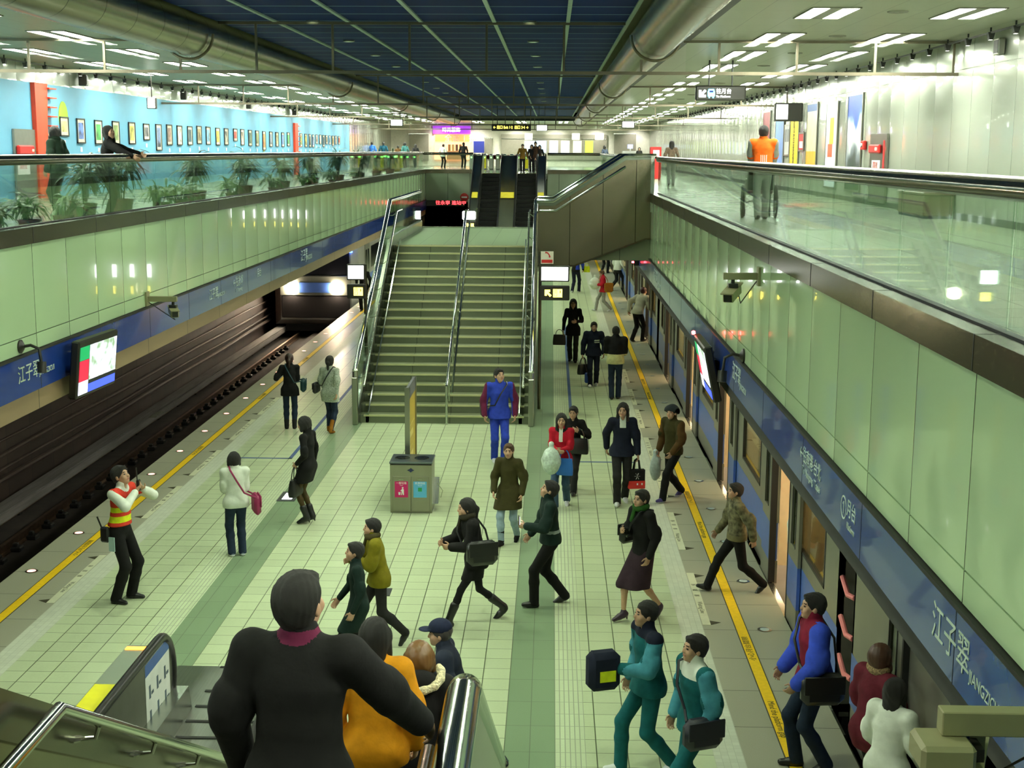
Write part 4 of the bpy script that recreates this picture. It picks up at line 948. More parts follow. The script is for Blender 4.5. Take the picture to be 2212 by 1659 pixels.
# ---------------------------------------------------------------- the stopped train on the right
TX = 3.0
m_body = M('train_steel', (.30,.30,.25), .35, metal=.6, var=.08, scale=1.5); m_stripe = M('train_blue', srgb(80,112,190), .35, var=.05); m_dark = M('door_seal', (.02,.02,.02), .5); m_win = glass('train_window', (.62,.64,.55,1), .16)
m_int = M('train_interior', srgb(222,190,130), .5, var=.05); m_scr = M('screen_cream', srgb(255,226,180), .45); m_intf = M('train_floor', (.14,.12,.09), .6); m_tl = glow('train_lamp', (1.,.80,.50,1), 16.); m_seat = M('seat_blue', srgb(50,70,140), .5); m_pole = M('grab_pole', (.75,.55,.25), .25, metal=1)
m_pink = M('gap_bar', srgb(226,130,130), .5); m_under = M('underframe', (.012,.011,.01), .8)
def car(yn, yf_, doors, lab, grp):
    t = thing('train_car', lab, 'train', (TX+1.5,(yn+yf_)/2,-1.2), 0, grp); zb, zt, zs = -1.0, 2.62, .82; dz = 2.08
    b = MB(); edges = [yn]
    for d in doors: edges += [d-.66, d+.66]
    edges.append(yf_)
    wins = []
    for a, c in zip(edges[0::2], edges[1::2]):
        if c-a < .3: continue
        segs = []
        if c-a > 3.0: wm = (a+c)/2; segs = [(wm-.86, wm+.86)]
        elif c-a > 1.7: segs = [(a+.75,c-.35)] if a == yn else [(a+.35,c-.75)]
        y = a
        for (w0, w1) in segs:
            b.box((TX,y,zs),(TX+.06,w0,zt)); b.box((TX,w0,zs),(TX+.06,w1,1.02)); b.box((TX,w0,1.88),(TX+.06,w1,zt)); y = w1; wins.append((w0,w1))
        b.box((TX,y,zs),(TX+.06,c,zt)); b.box((TX,a,-.15),(TX+.06,c,.30))
    for d in doors: b.box((TX,d-.66,dz),(TX+.06,d+.66,zt))
    b.box((TX,yn,2.6),(TX+2.9,yf_,2.72)); b.box((TX,yn,-.15),(TX+.5,yn+.05,2.6)); b.box((TX+1.8,yn,-.15),(TX+2.9,yn+.05,2.6)); b.box((TX,yf_-.05,-.15),(TX+.5,yf_,2.6)); b.box((TX+1.8,yf_-.05,-.15),(TX+2.9,yf_,2.6))
    part(b, 'car_body', m_body, t)
    b = MB()
    for a, c in zip(edges[0::2], edges[1::2]): b.box((TX-.002,a,.30),(TX+.05,c,zs))
    part(b, 'blue_stripe', m_stripe, t)
    for w0, w1 in wins:
        b = MB(); b.box((TX+.02,w0,1.02),(TX+.03,w1,1.88)); w_ = part(b, 'window', m_win, t)
        b = MB(); 
        for (p, q) in (((w0-.03,1.0),(w1+.03,1.03)),((w0-.03,1.87),(w1+.03,1.9)),((w0-.03,1.0),(w0+.01,1.9)),((w1-.01,1.0),(w1+.03,1.9))): b.box((TX-.006,p[0],p[1]),(TX+.03,q[0],q[1]))
        part(b, 'window_frame', m_dark, t)
    b = MB(); b.box((TX,yn,-.10),(TX+2.9,yf_,-.01)); part(b, 'car_floor', m_intf, t)
    b = MB(); b.box((TX+.1,yn,-.9),(TX+2.8,yf_,-.16)); part(b, 'underframe', m_under, t)
    b = MB(); b.box((TX+2.78,yn,0),(TX+2.9,yf_,2.6)); b.box((TX+.06,yn+.05,2.42),(TX+2.8,yf_-.05,2.48)); part(b, 'inner_lining', m_int, t)
    b = MB(); b.box((TX+2.3,yn+.6,.0),(TX+2.76,yf_-.6,.46)); b.box((TX+2.66,yn+.6,.46),(TX+2.77,yf_-.6,.95)); part(b, 'seat_row', m_seat, t)
    b = MB(); b.box((TX+1.0,yn+.4,2.405),(TX+1.25,yf_-.4,2.418)); b.box((TX+1.75,yn+.4,2.405),(TX+2.0,yf_-.4,2.418)); part(b, 'lamp_strip', m_tl, t)
    for d in doors:
        # the leaves slide along the outside of the car
        for s_ in (-1, 1):
            a = d+s_*.68; c = d+s_*1.34; y0, y1 = min(a,c), max(a,c)
            b = MB(); b.box((TX-.05,y0,.0),(TX-.012,y1,.30),0); b.box((TX-.05,y0,zs),(TX-.012,y1,1.0),0); b.box((TX-.05,y0,1.0),(TX-.012,y0+.2,2.1),0); b.box((TX-.05,y1-.2,1.0),(TX-.012,y1,2.1),0); b.box((TX-.05,y0,1.8),(TX-.012,y1,2.1),0); b.box((TX-.051,y0,.30),(TX-.012,y1,zs),1)
            dl = part(b, 'door_leaf', [m_body, m_stripe], t)
            b = MB(); b.box((TX-.036,y0+.2,1.0),(TX-.030,y1-.2,1.8)); part(b, 'door_window', m_win, t)
            b = MB(); q = y0 if s_ > 0 else y1; b.box((TX-.055,q-.022,.0),(TX+.03,q+.022,2.1)); b.box((TX-.056,y0+.185,1.0),(TX-.05,y0+.205,1.8)); b.box((TX-.056,y1-.205,1.0),(TX-.05,y1-.185,1.8)); part(b, 'door_seal', m_dark, t)
        for s_ in (-1, 1):
            b = MB(); q = d+s_*.64; b.box((TX+.06,q-.02,.25),(TX+.44,q+.02,2.42)); part(b, 'draught_screen', m_scr, t)
            b = MB(); q = d+s_*.58; b.tube([(TX+.46,q,.5),(TX+.46,q,1.75)], .018, 8); b.tube([(TX+.46,q,1.75),(TX+.46,q+s_*.06,1.78)], .018, 8); part(b, 'grab_pole', m_pole, t, True)
        b = MB(); b.box((TX-.06,d-.70,-.035),(TX+.02,d+.70,-.008)); part(b, 'door_sill', m_ssw, t)
    return t
D0 = 16.80
car(13.45, 37.1, [D0,D0+5.68,D0+11.36,D0+17.0], 'stopped metro car on the right with open doors, the middle one seen in full', 'stopped train')
car(-7., 12.75, [10.06,4.4,-1.2], 'nearest car of the stopped train, cut off by the frame at the lower right', 'stopped train')
car(37.8, 61.4, [41.1,46.8,52.4,58.1], 'car of the stopped train farther off, beyond the side flight', 'stopped train')
car(62.1, 85.7, [65.4,71.1,76.7,82.4], 'farthest car of the stopped train, under the far concourse', 'stopped train')
g = thing('gangway', 'dark gap with pink barrier springs between the two nearest train cars', 'train coupling', (TX+.3,13.1,0))
b = MB(); b.box((TX+.35,12.75,-.8),(TX+2.5,13.45,2.5)); part(b, 'bellows', m_under, g)
for k in range(5):
    z = .35+.42*k; b = MB(); b.tube([(TX+.02,13.4,z+.20),(TX+.02,13.12,z+.10),(TX+.02,12.8,z+.17)], .028, 8); part(b, 'barrier_spring', m_pink, g, True)
b = MB()
for k in range(9): b.box((ER+.002, 9.3+3.37*k, -.08),(ER+.028,9.3+3.37*k+2.2,-.004))
o = struct(b, 'trim_platform_edge', m_ssw)
# ---------------------------------------------------------------- the train pulling in on the left
tl = thing('train', 'arriving metro train on the left with two headlights and a blue display', 'train', (-8.95, 51, -1.2))
m_nose = M('train_front_dark', (.035,.03,.03), .3); m_nw = M('windscreen', (.015,.015,.02), .08, spec=.8); m_hl = glow('headlight', (1,.86,.62,1), 260.); m_bl = glow('blue_display', (.05,.16,1,1), 16.); m_bodyL = M('train_side', (.50,.48,.44), .35, metal=.3)
hw = 1.60; cx = -8.90
b = MB()
def sec(y, w, z0, z1, r=.35):
    return [(cx-w,y,z0),(cx+w,y,z0),(cx+w,y,z1-r),(cx+w-r*.5,y,z1-r*.2),(cx+w-r*1.5,y,z1),(cx-w+r*1.5,y,z1),(cx-w+r*.5,y,z1-r*.2),(cx-w,y,z1-r)]
vs = sec(50.75,1.35,-.7,2.2)+sec(51.0,hw,-.9,2.5)+sec(78,hw,-.9,2.5); fs = [tuple(range(8))]+[(i+8*k,(i+1)%8+8*k,(i+1)%8+8*(k+1),i+8*(k+1)) for k in (0,1) for i in range(8)]
b.add(vs, fs); part(b, 'car_body', m_bodyL, tl)
b = MB(); b.box((cx-1.3,50.70,1.0),(cx+1.3,50.76,2.1),0,.02); part(b, 'windscreen', m_nw, tl)
b = MB(); b.box((cx-1.3,50.71,-.62),(cx+1.3,50.76,.22),0,.02); part(b, 'nose_panel', m_nose, tl)
b = MB(); b.box((cx-1.36,50.69,.22),(cx+1.36,50.75,.98),0,.02); part(b, 'front_panel', m_body, tl)
b = MB(); b.box((cx-.62,50.67,.34),(cx+.62,50.70,.72)); part(b, 'blue_stripe', m_stripe, tl)
for x in (cx-.90, cx+.80):
    b = MB(); b.lathe([(.001,0),(.20,.0),(.21,.03),(.19,.05)], n=18); o = b.build('headlight', m_hl, None, True); o.rotation_euler = (R(90),0,0); o.location = (x,50.66,.52)
    o.parent = tl; o.matrix_parent_inverse = Matrix.Translation(-tl.location)
b = MB(); b.box((cx+.72,50.66,1.86),(cx+1.42,50.70,2.06)); part(b, 'route_display', m_bl, tl)
b = MB(); b.tube([(cx-1.0,50.65,1.45),(cx-1.0,50.65,1.75)], .12, 8); part(b, 'side_lamp', glow('pale_blue', (.4,.6,1,1), 4.), tl)
for k in range(4):
    y = 53.4+5.65*k; b = MB(); b.box((cx+hw-.01,y-.66,-.02),(cx+hw+.02,y+.66,2.05)); part(b, 'door_leaf', m_body, tl)
    b = MB(); b.box((cx+hw+.018,y-.5,1.0),(cx+hw+.024,y-.1,1.8)); b.box((cx+hw+.018,y+.1,1.0),(cx+hw+.024,y+.5,1.8)); part(b, 'door_window', m_nw, tl)
    b = MB(); b.box((cx+hw-.005,y+1.2,1.0),(cx+hw+.012,y+4.2,1.85)); part(b, 'window', m_nw, tl)
b = MB(); b.box((cx+hw-.004,51.2,.30),(cx+hw+.006,77.9,.80)); part(b, 'side_stripe', m_stripe, tl)
b = MB(); b.box((cx+hw-.002,54.5,2.16),(cx+hw+.012,55.7,2.28)); part(b, 'destination_panel', m_comb, tl)
b = MB(); b.box((cx-1.2,50.9,-1.15),(cx+1.2,77,-.9)); part(b, 'underframe', m_under, tl)
for x in (cx-.9, cx+.8):
    l = bpy.data.lights.new('headlight_beam','SPOT'); l.energy = 350; l.spot_size = R(60); l.spot_blend = .7; l.color = (1,.62,.34); l.shadow_soft_size = .15
    o = bpy.data.objects.new('headlight_beam', l); COL.objects.link(o); o.location = (x,50.5,.52); o.rotation_euler = (R(82),0,R(180))
m_white_glow = glow('sign_white', (.96,1,.95,1), 7.); m_yel_glow = glow('sign_yellow', (1,.80,.10,1), 6.); m_blackbox = M('sign_black', (.022,.020,.016), .35); m_txt = M('sign_print', (.10,.11,.11), .5)
m_letter = M('letter_white', srgb(206,222,206), .45); m_red = M('sign_red', srgb(190,30,30), .5); m_cyan = glow('sign_cyan', (.14,.62,1,1), 5.)
def Wt(o, root): o.parent = root; o.matrix_parent_inverse = Matrix.Translation(-Vector(root.location)); return o
# -- station name lettering on the two blue bands
def band_right(items):
    for body, px, py, size, z in items:
        p = onx(XR-.034, px, py); t = text(body, size, m_letter, None, (XR-.033, p.y, z), ROT_RW, 'band_lettering'); t['kind'] = 'structure'
band_right([('江子翠', 2014, 1318, .26, 2.79), ('JIANGZICUI', 2094, 1445, .105, 2.73), ('月台', 1829, 1100, .16, 2.84), ('Platform', 1829, 1120, .08, 2.70), ('←往南港·台北', 1727, 990, .165, 2.84), ('To Nangang / Taipei', 1733, 1010, .105, 2.70),
            ('江子翠', 1582, 800, .26, 2.82), ('JIANGZICUI', 1598, 825, .105, 2.74), ('江子翠', 1413, 600, .30, 2.82), ('JIANGZICUI', 1420, 612, .16, 2.70), ('①', 1816, 1075, .24, 2.80)])
p = None
def band_left(items):
    for body, px, py, size, z in items:
        p = onx(XL+.034, px, py); t = text(body, size, m_letter, None, (XL+.033, p.y, z), ROT_LW, 'band_lettering'); t['kind'] = 'structure'
band_left([('江子翠', 39, 815, .25, 2.79), ('JIANGZICUI', 85, 800, .105, 2.73), ('江子翠', 452, 640, .25, 2.79), ('JIANGZICUI', 471, 636, .105, 2.73), ('←往永寧', 504, 618, .24, 2.84), ('To Yongning', 509, 622, .12, 2.67), ('月台', 556, 596, .22, 2.84), ('江子翠', 650, 552, .34, 2.80), ('JIANGZICUI', 661, 553, .18, 2.70)])
# -- sign posts at the foot of the stairs
def signpost(x0, x1, y, lab, arrow, phone):
    t = thing('sign_post', lab, 'sign', (x0 if arrow else x1, y, 0)); xp = x0-.03 if arrow else x1+.03
    b = MB(); b.tube([(xp,y,0),(xp,y,3.5 if phone else 3.2)], .035, 10); part(b, 'post', m_cop, t, True)
    b = MB(); b.box((x0-.03,y-.06,2.85),(x1+.03,y+.06,3.20),0,.015); part(b, 'lamp_box', m_blackbox, t)
    b = MB(); b.box((x0,y-.066,2.88),(x1,y-.058,3.17)); part(b, 'lit_face', m_white_glow, t)
    b = MB(); 
    for k in range(2): b.box((x0+.20+.13*k,y-.070,2.94),(x0+.206+.13*k,y-.066,3.11))
    part(b, 'schematic', m_txt, t)
    b = MB(); b.box((x0-.03,y-.06,2.44),(x1+.04,y+.06,2.76),0,.015); part(b, 'exit_box', m_blackbox, t)
    if arrow:
        xa, za = x0+.15, 2.60; b = MB(); w = .075
        b.prism([(xa-w,za+w),(xa+w*.6,za+w),(xa+w*.6,za+w*.35),(xa-w*.0,za+w*.35),(xa+w,za-w*.65),(xa+w*.55,za-w*1.1),(xa-w*.38,za-w*.1),(xa-w*.38,za-w*.75),(xa-w,za-w*.75)], 1, y-.070, y-.064); part(b, 'arrow', m_yel_glow, t)
    xb = (x0+.36) if arrow else x0+.22
    b = MB(); b.box((xb-.10,y-.068,2.51),(xb+.10,y-.062,2.69),0,.0); part(b, 'exit_symbol', m_yel_glow, t)
    for q, ch in enumerate('出口'): Wt(text(ch, .085, m_ink, t, (xb-.045, y-.070, 2.645-.085*q), ROT_S, ext=.001, align='CENTER'), t)
    b = MB(); b.box((xb+.045,y-.071,2.60),(xb+.065,y-.067,2.66)); part(b, 'exit_number', m_ink, t)
    if phone:
        b = MB(); b.box((x0-.02,y-.03,3.24),(x0+.26,y+.0,3.51)); part(b, 'phone_plate', m_bw, t)
        b = MB(); b.box((x0,y-.034,3.26),(x0+.24,y-.030,3.33)); part(b, 'phone_banner', m_red, t)
        b = MB(); b.tube([(x0+.08,y-.036,3.49),(x0+.13,y-.036,3.48),(x0+.17,y-.036,3.43),(x0+.18,y-.036,3.38)], [.02,.013,.013,.02], 8); part(b, 'phone_handset', m_red, t, True)
signpost(-.21, .37, 29.6, 'lit white sign over yellow arrow sign, right of the far staircase', True, True)
signpost(-4.46, -4.12, 29.6, 'lit white sign over yellow exit sign, left of the far staircase', False, False)
t = thing('sign_post', 'small lit white sign over a yellow exit sign behind the far landing', 'sign', (-3.1, 52, 0))
b = MB(); b.tube([(-2.86,52,0),(-2.86,52,3.5)], .035, 8); part(b, 'post', m_cop, t)
b = MB(); b.box((-3.42,51.95,3.06),(-2.92,52.05,3.38),0,.03); part(b, 'lit_face', m_white_glow, t)
b = MB(); b.box((-3.34,51.95,2.66),(-2.90,52.05,3.0),0,.01); part(b, 'exit_box', m_blackbox, t)
b = MB(); b.box((-3.26,51.94,2.74),(-3.12,51.95,2.92)); b.box((-3.09,51.94,2.76),(-2.98,51.95,2.92)); part(b, 'exit_symbol', m_yel_glow, t)
# -- hanging signs
hs = thing('hanging_sign', 'black hanging sign with white arrow and blue train symbol over the right concourse', 'sign', (3.87, 32, 7.0))
b = MB(); b.box((3.29,31.93,6.84),(4.45,32.07,7.18),0,.03); part(b, 'sign_box', m_blackbox, hs)
b = MB(); b.tube([(3.6,32,7.18),(3.6,32,CZ)], .02, 6); b.tube([(4.13,32,7.18),(4.13,32,CZ)], .02, 6); part(b, 'hangers', m_blackbox, hs)
xa, za, w = 3.45, 7.0, .085; m_wg2 = glow('sign_text_glow', (1,1,1,1), 6.)
b = MB(); b.prism([(xa-w,za-w),(xa+w*.9,za-w),(xa+w*.9,za-w*.35),(xa+w*.1,za-w*.35),(xa+w,za+w*.65),(xa+w*.55,za+w*1.05),(xa-w*.35,za+w*.05),(xa-w*.35,za+w*.9),(xa-w,za+w*.9)], 1, 31.92, 31.93); part(b, 'arrow', m_wg2, hs)
b = MB(); b.prism([(3.57,6.93),(3.73,6.93),(3.735,7.03),(3.71,7.10),(3.59,7.10),(3.565,7.03)], 1, 31.92, 31.93); b.box((3.59,31.92,6.895),(3.62,31.93,6.93)); b.box((3.68,31.92,6.895),(3.71,31.93,6.93)); part(b, 'train_symbol', m_cyan, hs)
b = MB(); b.box((3.605,31.915,7.02),(3.695,31.92,7.065)); part(b, 'train_symbol_window', M('symbol_navy',(.01,.04,.3),.5), hs)
Wt(text('往月台', .125, m_wg2, hs, (3.76,31.925,7.045), ROT_S, sx=.95), hs); Wt(text('To Platform', .068, m_wg2, hs, (3.76,31.925,6.93), ROT_S), hs)
ys = thing('hanging_sign', 'long black hanging sign with yellow lettering above the far end', 'sign', (-2., 72, 6.7))
pa, pb = ony(72, 1062, 268), ony(72, 1147, 283)
b = MB(); b.box((pa.x,71.95,pb.z),(pb.x,72.05,pa.z),0,.02); part(b, 'sign_box', m_blackbox, ys); w_ = pb.x-pa.x; zc = (pa.z+pb.z)/2
Wt(text('← 出口 Exit 1·2', .20, m_yel_glow, ys, (pa.x+.08,71.94,zc), ROT_S, sx=.78), ys); Wt(text('出口 3·4 →', .20, m_yel_glow, ys, (pa.x+w_*.58,71.94,zc), ROT_S, sx=.78), ys)
b = MB(); b.tube([(pa.x+.3,72,pa.z),(pa.x+.3,72,BZ)], .02, 6); b.tube([(pb.x-.3,72,pa.z),(pb.x-.3,72,BZ)], .02, 6); part(b, 'hangers', m_blackbox, ys)
def whitesign(px0, py0, px1, py1, y, lab, zt):
    a, c = ony(y, px0, py0), ony(y, px1, py1); t = thing('hanging_sign', lab, 'sign', ((a.x+c.x)/2, y, c.z))
    b = MB(); b.box((a.x-.04,y-.05,c.z-.03),(c.x+.04,y+.06,a.z+.03),0,.02); part(b, 'sign_box', m_blackbox, t)
    b = MB(); b.box((a.x,y-.06,c.z),(c.x,y-.05,a.z)); part(b, 'lit_face', m_white_glow, t)
    b = MB(); b.tube([(a.x+.1,y,a.z),(a.x+.1,y,zt)], .015, 6); b.tube([(c.x-.1,y,a.z),(c.x-.1,y,zt)], .015, 6); part(b, 'hangers', m_blackbox, t)
whitesign(845,259,869,271, 66, 'small lit white sign hung over the left concourse near the shops', CZ); whitesign(1160,271,1181,282, 72, 'small lit white sign hung right of the long yellow lettered sign', BZ); whitesign(1345,263,1369,275, 66, 'small lit white sign hung over the far right concourse', CZ); whitesign(320,213,336,233, 39, 'small lit white sign hung before the blue wall of pictures', CZ)
# -- screens over the tracks
m_screen_pic, nt, bs = newmat('screen_picture'); N_ = nt.nodes; L_ = nt.links
nz = N_.new('ShaderNodeTexNoise'); nz.inputs['Scale'].default_value = 5; rp = N_.new('ShaderNodeValToRGB'); rp.color_ramp.elements[0].color = srgb(120,150,110); rp.color_ramp.elements[1].color = srgb(238,240,255); rp.color_ramp.elements[0].position = .35; rp.color_ramp.elements[1].position = .6
tc = N_.new('ShaderNodeTexCoord'); L_.new(tc.outputs['Object'], nz.inputs['Vector']); L_.new(nz.outputs['Fac'], rp.inputs[0]); L_.new(rp.outputs[0], bs.inputs['Emission Color']); bs.inputs['Emission Strength'].default_value = 2.2; bs.inputs['Base Color'].default_value = (.02,.02,.02,1)
m_sg = glow('screen_green', srgb(20,140,80), 1.6); m_sr = glow('screen_red', srgb(190,30,60), 1.5); m_sb = glow('screen_blue', srgb(60,80,235), 2.); m_sw = glow('screen_white', srgb(225,225,250), 2.)
def monitor(lab, loc, rz, tilt, w=1.30, hgt=.68):
    t = thing('monitor', lab, 'screen', loc, rz); t.rotation_euler = (tilt, 0, rz)
    b = MB(); b.box((-w/2-.05,0,-hgt/2-.05),(w/2+.05,.12,hgt/2+.09),0,.02); b.build('monitor_case', m_blackbox, t)
    def q(x0, x1, z0, z1, m, n): b = MB(); b.box((x0,-.006,z0),(x1,-.001,z1)); b.build(n, m, t)
    q(-w*.24, w/2, -hgt*.24, hgt/2, m_screen_pic, 'screen_picture'); q(-w/2, -w*.26, hgt*.22, hgt/2, m_sg, 'screen_notice'); q(-w/2, -w*.26, -hgt*.22, hgt*.21, m_sr, 'screen_list'); q(-w*.24, w/2, -hgt/2, -hgt*.33, m_sb, 'screen_ticker'); q(-w/2, -w*.26, -hgt/2, -hgt*.23, m_sw, 'screen_clock')
    b = MB(); b.box((-.10,.12,-.12),(.10,.30,.12)); b.box((-.30,.20,.0),(-.12,.34,.22),0,.02); b.build('wall_mount', m_blackbox, t); return t
monitor('wall screen with a bright picture and red and green column, over the empty track', (-6.52, 19.05, 2.60), R(86), R(6))
m2 = monitor('screen seen edge on beside the stopped train, red light on its corner', (2.26, 19.7, 2.52), R(-90), R(12))
b = MB(); b.lathe([(.001,-.02),(.03,-.01),(.03,.03),(.001,.045)], (-.62,.0,.46), 10); b.build('status_lamp', glow('status_red', (1,.05,.05,1), 30.), m2, True)
for px, py, lab in ((1373,566,'small red signal lamp under the right blue band near the side flight'),):
    p = onx(XR-.12, px, py); t = thing('signal_lamp', lab, 'lamp', p); b = MB(); b.box((-.06,-.06,-.10),(.10,.06,.10),0,.02); b.build('housing', m_blackbox, t)
    b = MB(); b.lathe([(.001,-.03),(.04,-.02),(.04,.02),(.001,.03)], (-.07,-.03,0), 10); b.build('lens', glow('signal_red', (1,.04,.06,1), 25.), t, True)
# -- security cameras
m_cam = M('camera_cream', srgb(150,146,112), .45); m_lens = M('camera_lens', (.01,.01,.01), .1)
def cctv(lab, wall, tip, body_from, body_to, s, r=.06):
    t = thing('security_camera', lab, 'camera', wall)
    b = MB(); w = Vector(wall); e = Vector(tip); b.box((min(w.x,e.x),w.y-.035*s,w.z-.045*s),(max(w.x,e.x),w.y+.035*s,w.z+.045*s),0,.005); part(b, 'arm', m_cam, t)
    b = MB(); b.box((w.x-.02,w.y-.09*s,w.z-.12*s),(w.x+.02,w.y+.09*s,w.z+.12*s)); part(b, 'wall_plate', m_cam, t)
    A, B_ = Vector(body_from), Vector(body_to); d = (B_-A).normalized(); L = (B_-A).length; rot = d.to_track_quat('Y','Z').to_matrix().to_4x4(); rot.translation = A
    b = MB(); b.box((-r*1.1,0,-r),(r*1.1,L,r),0,r*.25,rot); b.box((-r*1.25,-.04,r*.9),(r*1.25,L+.05,r*1.15),0,0,rot); part(b, 'camera_body', m_cam, t)
    b = MB(); b.box((-r*.8,L,-r*.75),(r*.8,L+.012,r*.75),0,0,rot); part(b, 'lens_window', m_lens, t)
    mid = A+d*L*.45; b = MB(); b.tube([(mid.x,mid.y,w.z-.03),(mid.x,mid.y,mid.z+r*.8)], .025*s, 8); b.box((mid.x-.06*s,mid.y-.06*s,mid.z+r*1.1),(mid.x+.06*s,mid.y+.06*s,mid.z+r*1.1+.05*s)); part(b, 'pan_head', m_blackbox, t)
    b = MB(); b.tube([A+Vector((0,0,0)), A-d*.10+Vector((0,0,-.10)), A-d*.02+Vector((.05,0,-.18)), Vector((w.x-.03 if w.x>0 else w.x+.03, w.y, w.z-.06))], .008, 6); part(b, 'cable', m_cable if 'm_cable' in globals() else m_blackbox, t, True)
cctv('security camera on an arm from the green wall, over the left blue band', (XL+.01, 22.5, 3.18), (-6.30,22.5,3.18), (-6.45,22.7,2.98), (-6.30,22.35,2.94), 1.)
cctv('dark security camera on an arm high on the right green wall', (XR-.01, 15.9, 4.24), (2.02,15.9,4.24), (2.20,16.05,4.08), (2.06,15.72,4.00), .9)
cctv('large cream security camera close by at the lower right corner', (XR-.01, 5.95, 3.09), (1.82,5.95,3.09), (2.02,6.18,2.83), (1.84,5.72,2.80), 1.3, .085)
nc = bpy.data.objects.get('security_camera.002')
b = MB(); b.box((1.70,5.78,2.90),(1.95,6.02,3.03),0,.02); part(b, 'junction_box', m_cam, nc)
b = MB(); b.box((1.98,6.02,2.62),(2.06,6.10,3.05)); part(b, 'bracket', m_cam, nc)
def minicam(lab, x, y, z, s):
    t = thing('small_camera', lab, 'camera', (x,y,z)); b = MB(); b.lathe([(.09,0),(.09,.02),(.03,.06),(.001,.06)], n=12); o = b.build('wall_plate', m_blackbox, t, True); o.rotation_euler = (0,R(90*s),0)
    b = MB(); b.tube([(s*.04,0,0),(s*.14,0,.02),(s*.24,.02,-.03),(s*.26,.03,-.22)], .02, 8); b.build('bent_arm', m_blackbox, t, True)
    b = MB(); b.tube([(s*.26,.03,-.20),(s*.27,.0,-.34)], .06, 10); b.build('camera_body', m_blackbox, t, True)
minicam('small black camera on a bent arm above the left station lettering', XL, 17.0, 3.16, 1); minicam('small black camera on a bent arm above the right blue band', XR, 16.95, 3.14, -1)
# -- litter bin and information board
rb = thing('recycling_bin', 'stainless two compartment bin with a pink and a blue label', 'bin', (-2.17, 20.98, 0))
m_bin = M('bin_steel', (.36,.35,.28), .34, metal=.8, var=.08, scale=3, aniso=(1,1,.2)); m_bintop = M('bin_top', (.16,.19,.21), .3, metal=.8)
b = MB(); b.prism([(20.72,0),(20.70,.78),(20.76,.82),(21.24,.82),(21.24,0)], 0, -2.51, -1.85); part(b, 'bin_body', m_bin, rb)
b = MB(); b.box((-2.52,20.69,.80),(-1.84,21.26,.835),0,.008); part(b, 'bin_top', m_bintop, rb)
for x in (-2.34, -2.03): 
    b = MB(); b.lathe([(.12,.836),(.115,.842),(.09,.838),(.001,.837)], (x,20.98,0), 20); part(b, 'bin_opening', m_lens, rb)
for k, (x0, x1) in enumerate(((-2.47,-2.185),(-2.175,-1.89))):
    b = MB(); b.box((x0,20.695,.03),(x1,20.712,.60),0,.004); part(b, 'bin_door', m_bin, rb)
    b = MB(); b.box((x0+.10,20.682,.545),(x0+.18,20.694,.556)); part(b, 'door_handle', m_ssw, rb)
m_pk = M('label_pink', srgb(206,30,110), .5); m_lb = M('label_blue', srgb(96,180,225), .5); m_wh = M('label_white', srgb(240,240,240), .5)
b = MB(); b.box((-2.435,20.690,.26),(-2.225,20.694,.52)); part(b, 'label_pink', m_pk, rb); b = MB(); b.box((-2.14,20.690,.26),(-1.93,20.694,.52)); part(b, 'label_blue', m_lb, rb)
Wt(text('一般垃圾', .042, m_wh, rb, (-2.33,20.689,.49), ROT_S, ext=.0005, align='CENTER'), rb); Wt(text('Trash', .022, m_wh, rb, (-2.33,20.689,.455), ROT_S, ext=.0005, align='CENTER'), rb)
Wt(text('資源回收', .042, m_wh, rb, (-2.035,20.689,.49), ROT_S, ext=.0005, align='CENTER'), rb); Wt(text('Recycle', .022, m_wh, rb, (-2.035,20.689,.455), ROT_S, ext=.0005, align='CENTER'), rb)
b = MB(); b.lathe([(.014,-.001),(.014,.001)], n=12); o = b.build('pictogram_head', m_wh, None); o.rotation_euler = (R(90),0,0); o.location = (-2.31,20.689,.415); Wt(o, rb)
b = MB(); b.prism([(-2.335,.30),(-2.32,.30),(-2.315,.345),(-2.305,.30),(-2.29,.30),(-2.292,.39),(-2.315,.40),(-2.345,.37),(-2.34,.36),(-2.325,.372)], 1, 20.687, 20.690); b.prism([(-2.375,.30),(-2.347,.30),(-2.343,.345),(-2.379,.345)], 1, 20.687, 20.690); part(b, 'pictogram', m_wh, rb)
b = MB(); b.box((-2.065,20.687,.36),(-2.005,20.690,.42)); part(b, 'recycle_mark', M('mark_green', srgb(40,150,90), .5), rb)
b = MB(); b.prism([(-2.235,.70),(-2.20,.715),(-2.18,.735),(-2.16,.715),(-2.125,.70),(-2.16,.685),(-2.18,.665),(-2.20,.685)], 1, 20.685, 20.70); part(b, 'emblem', M('emblem_navy', (.02,.03,.10), .4), rb)
b = MB(); b.prism([(20.85,.12),(21.1,.12),(21.1,.50)], 0, -1.85, -1.76); b.tube([(-1.78,20.9,.45),(-1.70,21.0,.30),(-1.74,21.1,.16)], .006, 6); part(b, 'side_flap', m_ssw, rb)
ib = thing('information_board', 'tall narrow yellow information board standing behind the bin', 'sign', (-2.30, 21.9, 0))
for y in (21.35, 22.45): b = MB(); b.box((-2.34,y,0),(-2.26,y+.05,1.9)); part(b, 'frame_post', m_ss, ib)
b = MB(); b.box((-2.315,21.40,.12),(-2.285,22.45,1.68)); part(b, 'board', M('board_yellow', srgb(188,160,62), .45), ib)
b = MB(); b.box((-2.32,21.40,1.68),(-2.28,22.45,1.90)); part(b, 'header', M('header_grey', (.13,.13,.14), .4), ib)
b = MB()
for k in range(3): b.box((-2.284,21.5,.5+.36*k),(-2.282,22.3,.51+.36*k)); b.box((-2.284,21.55,.3+.36*k),(-2.282,22.1,.40+.36*k))
part(b, 'print', M('print_cream', srgb(222,200,120), .5), ib)
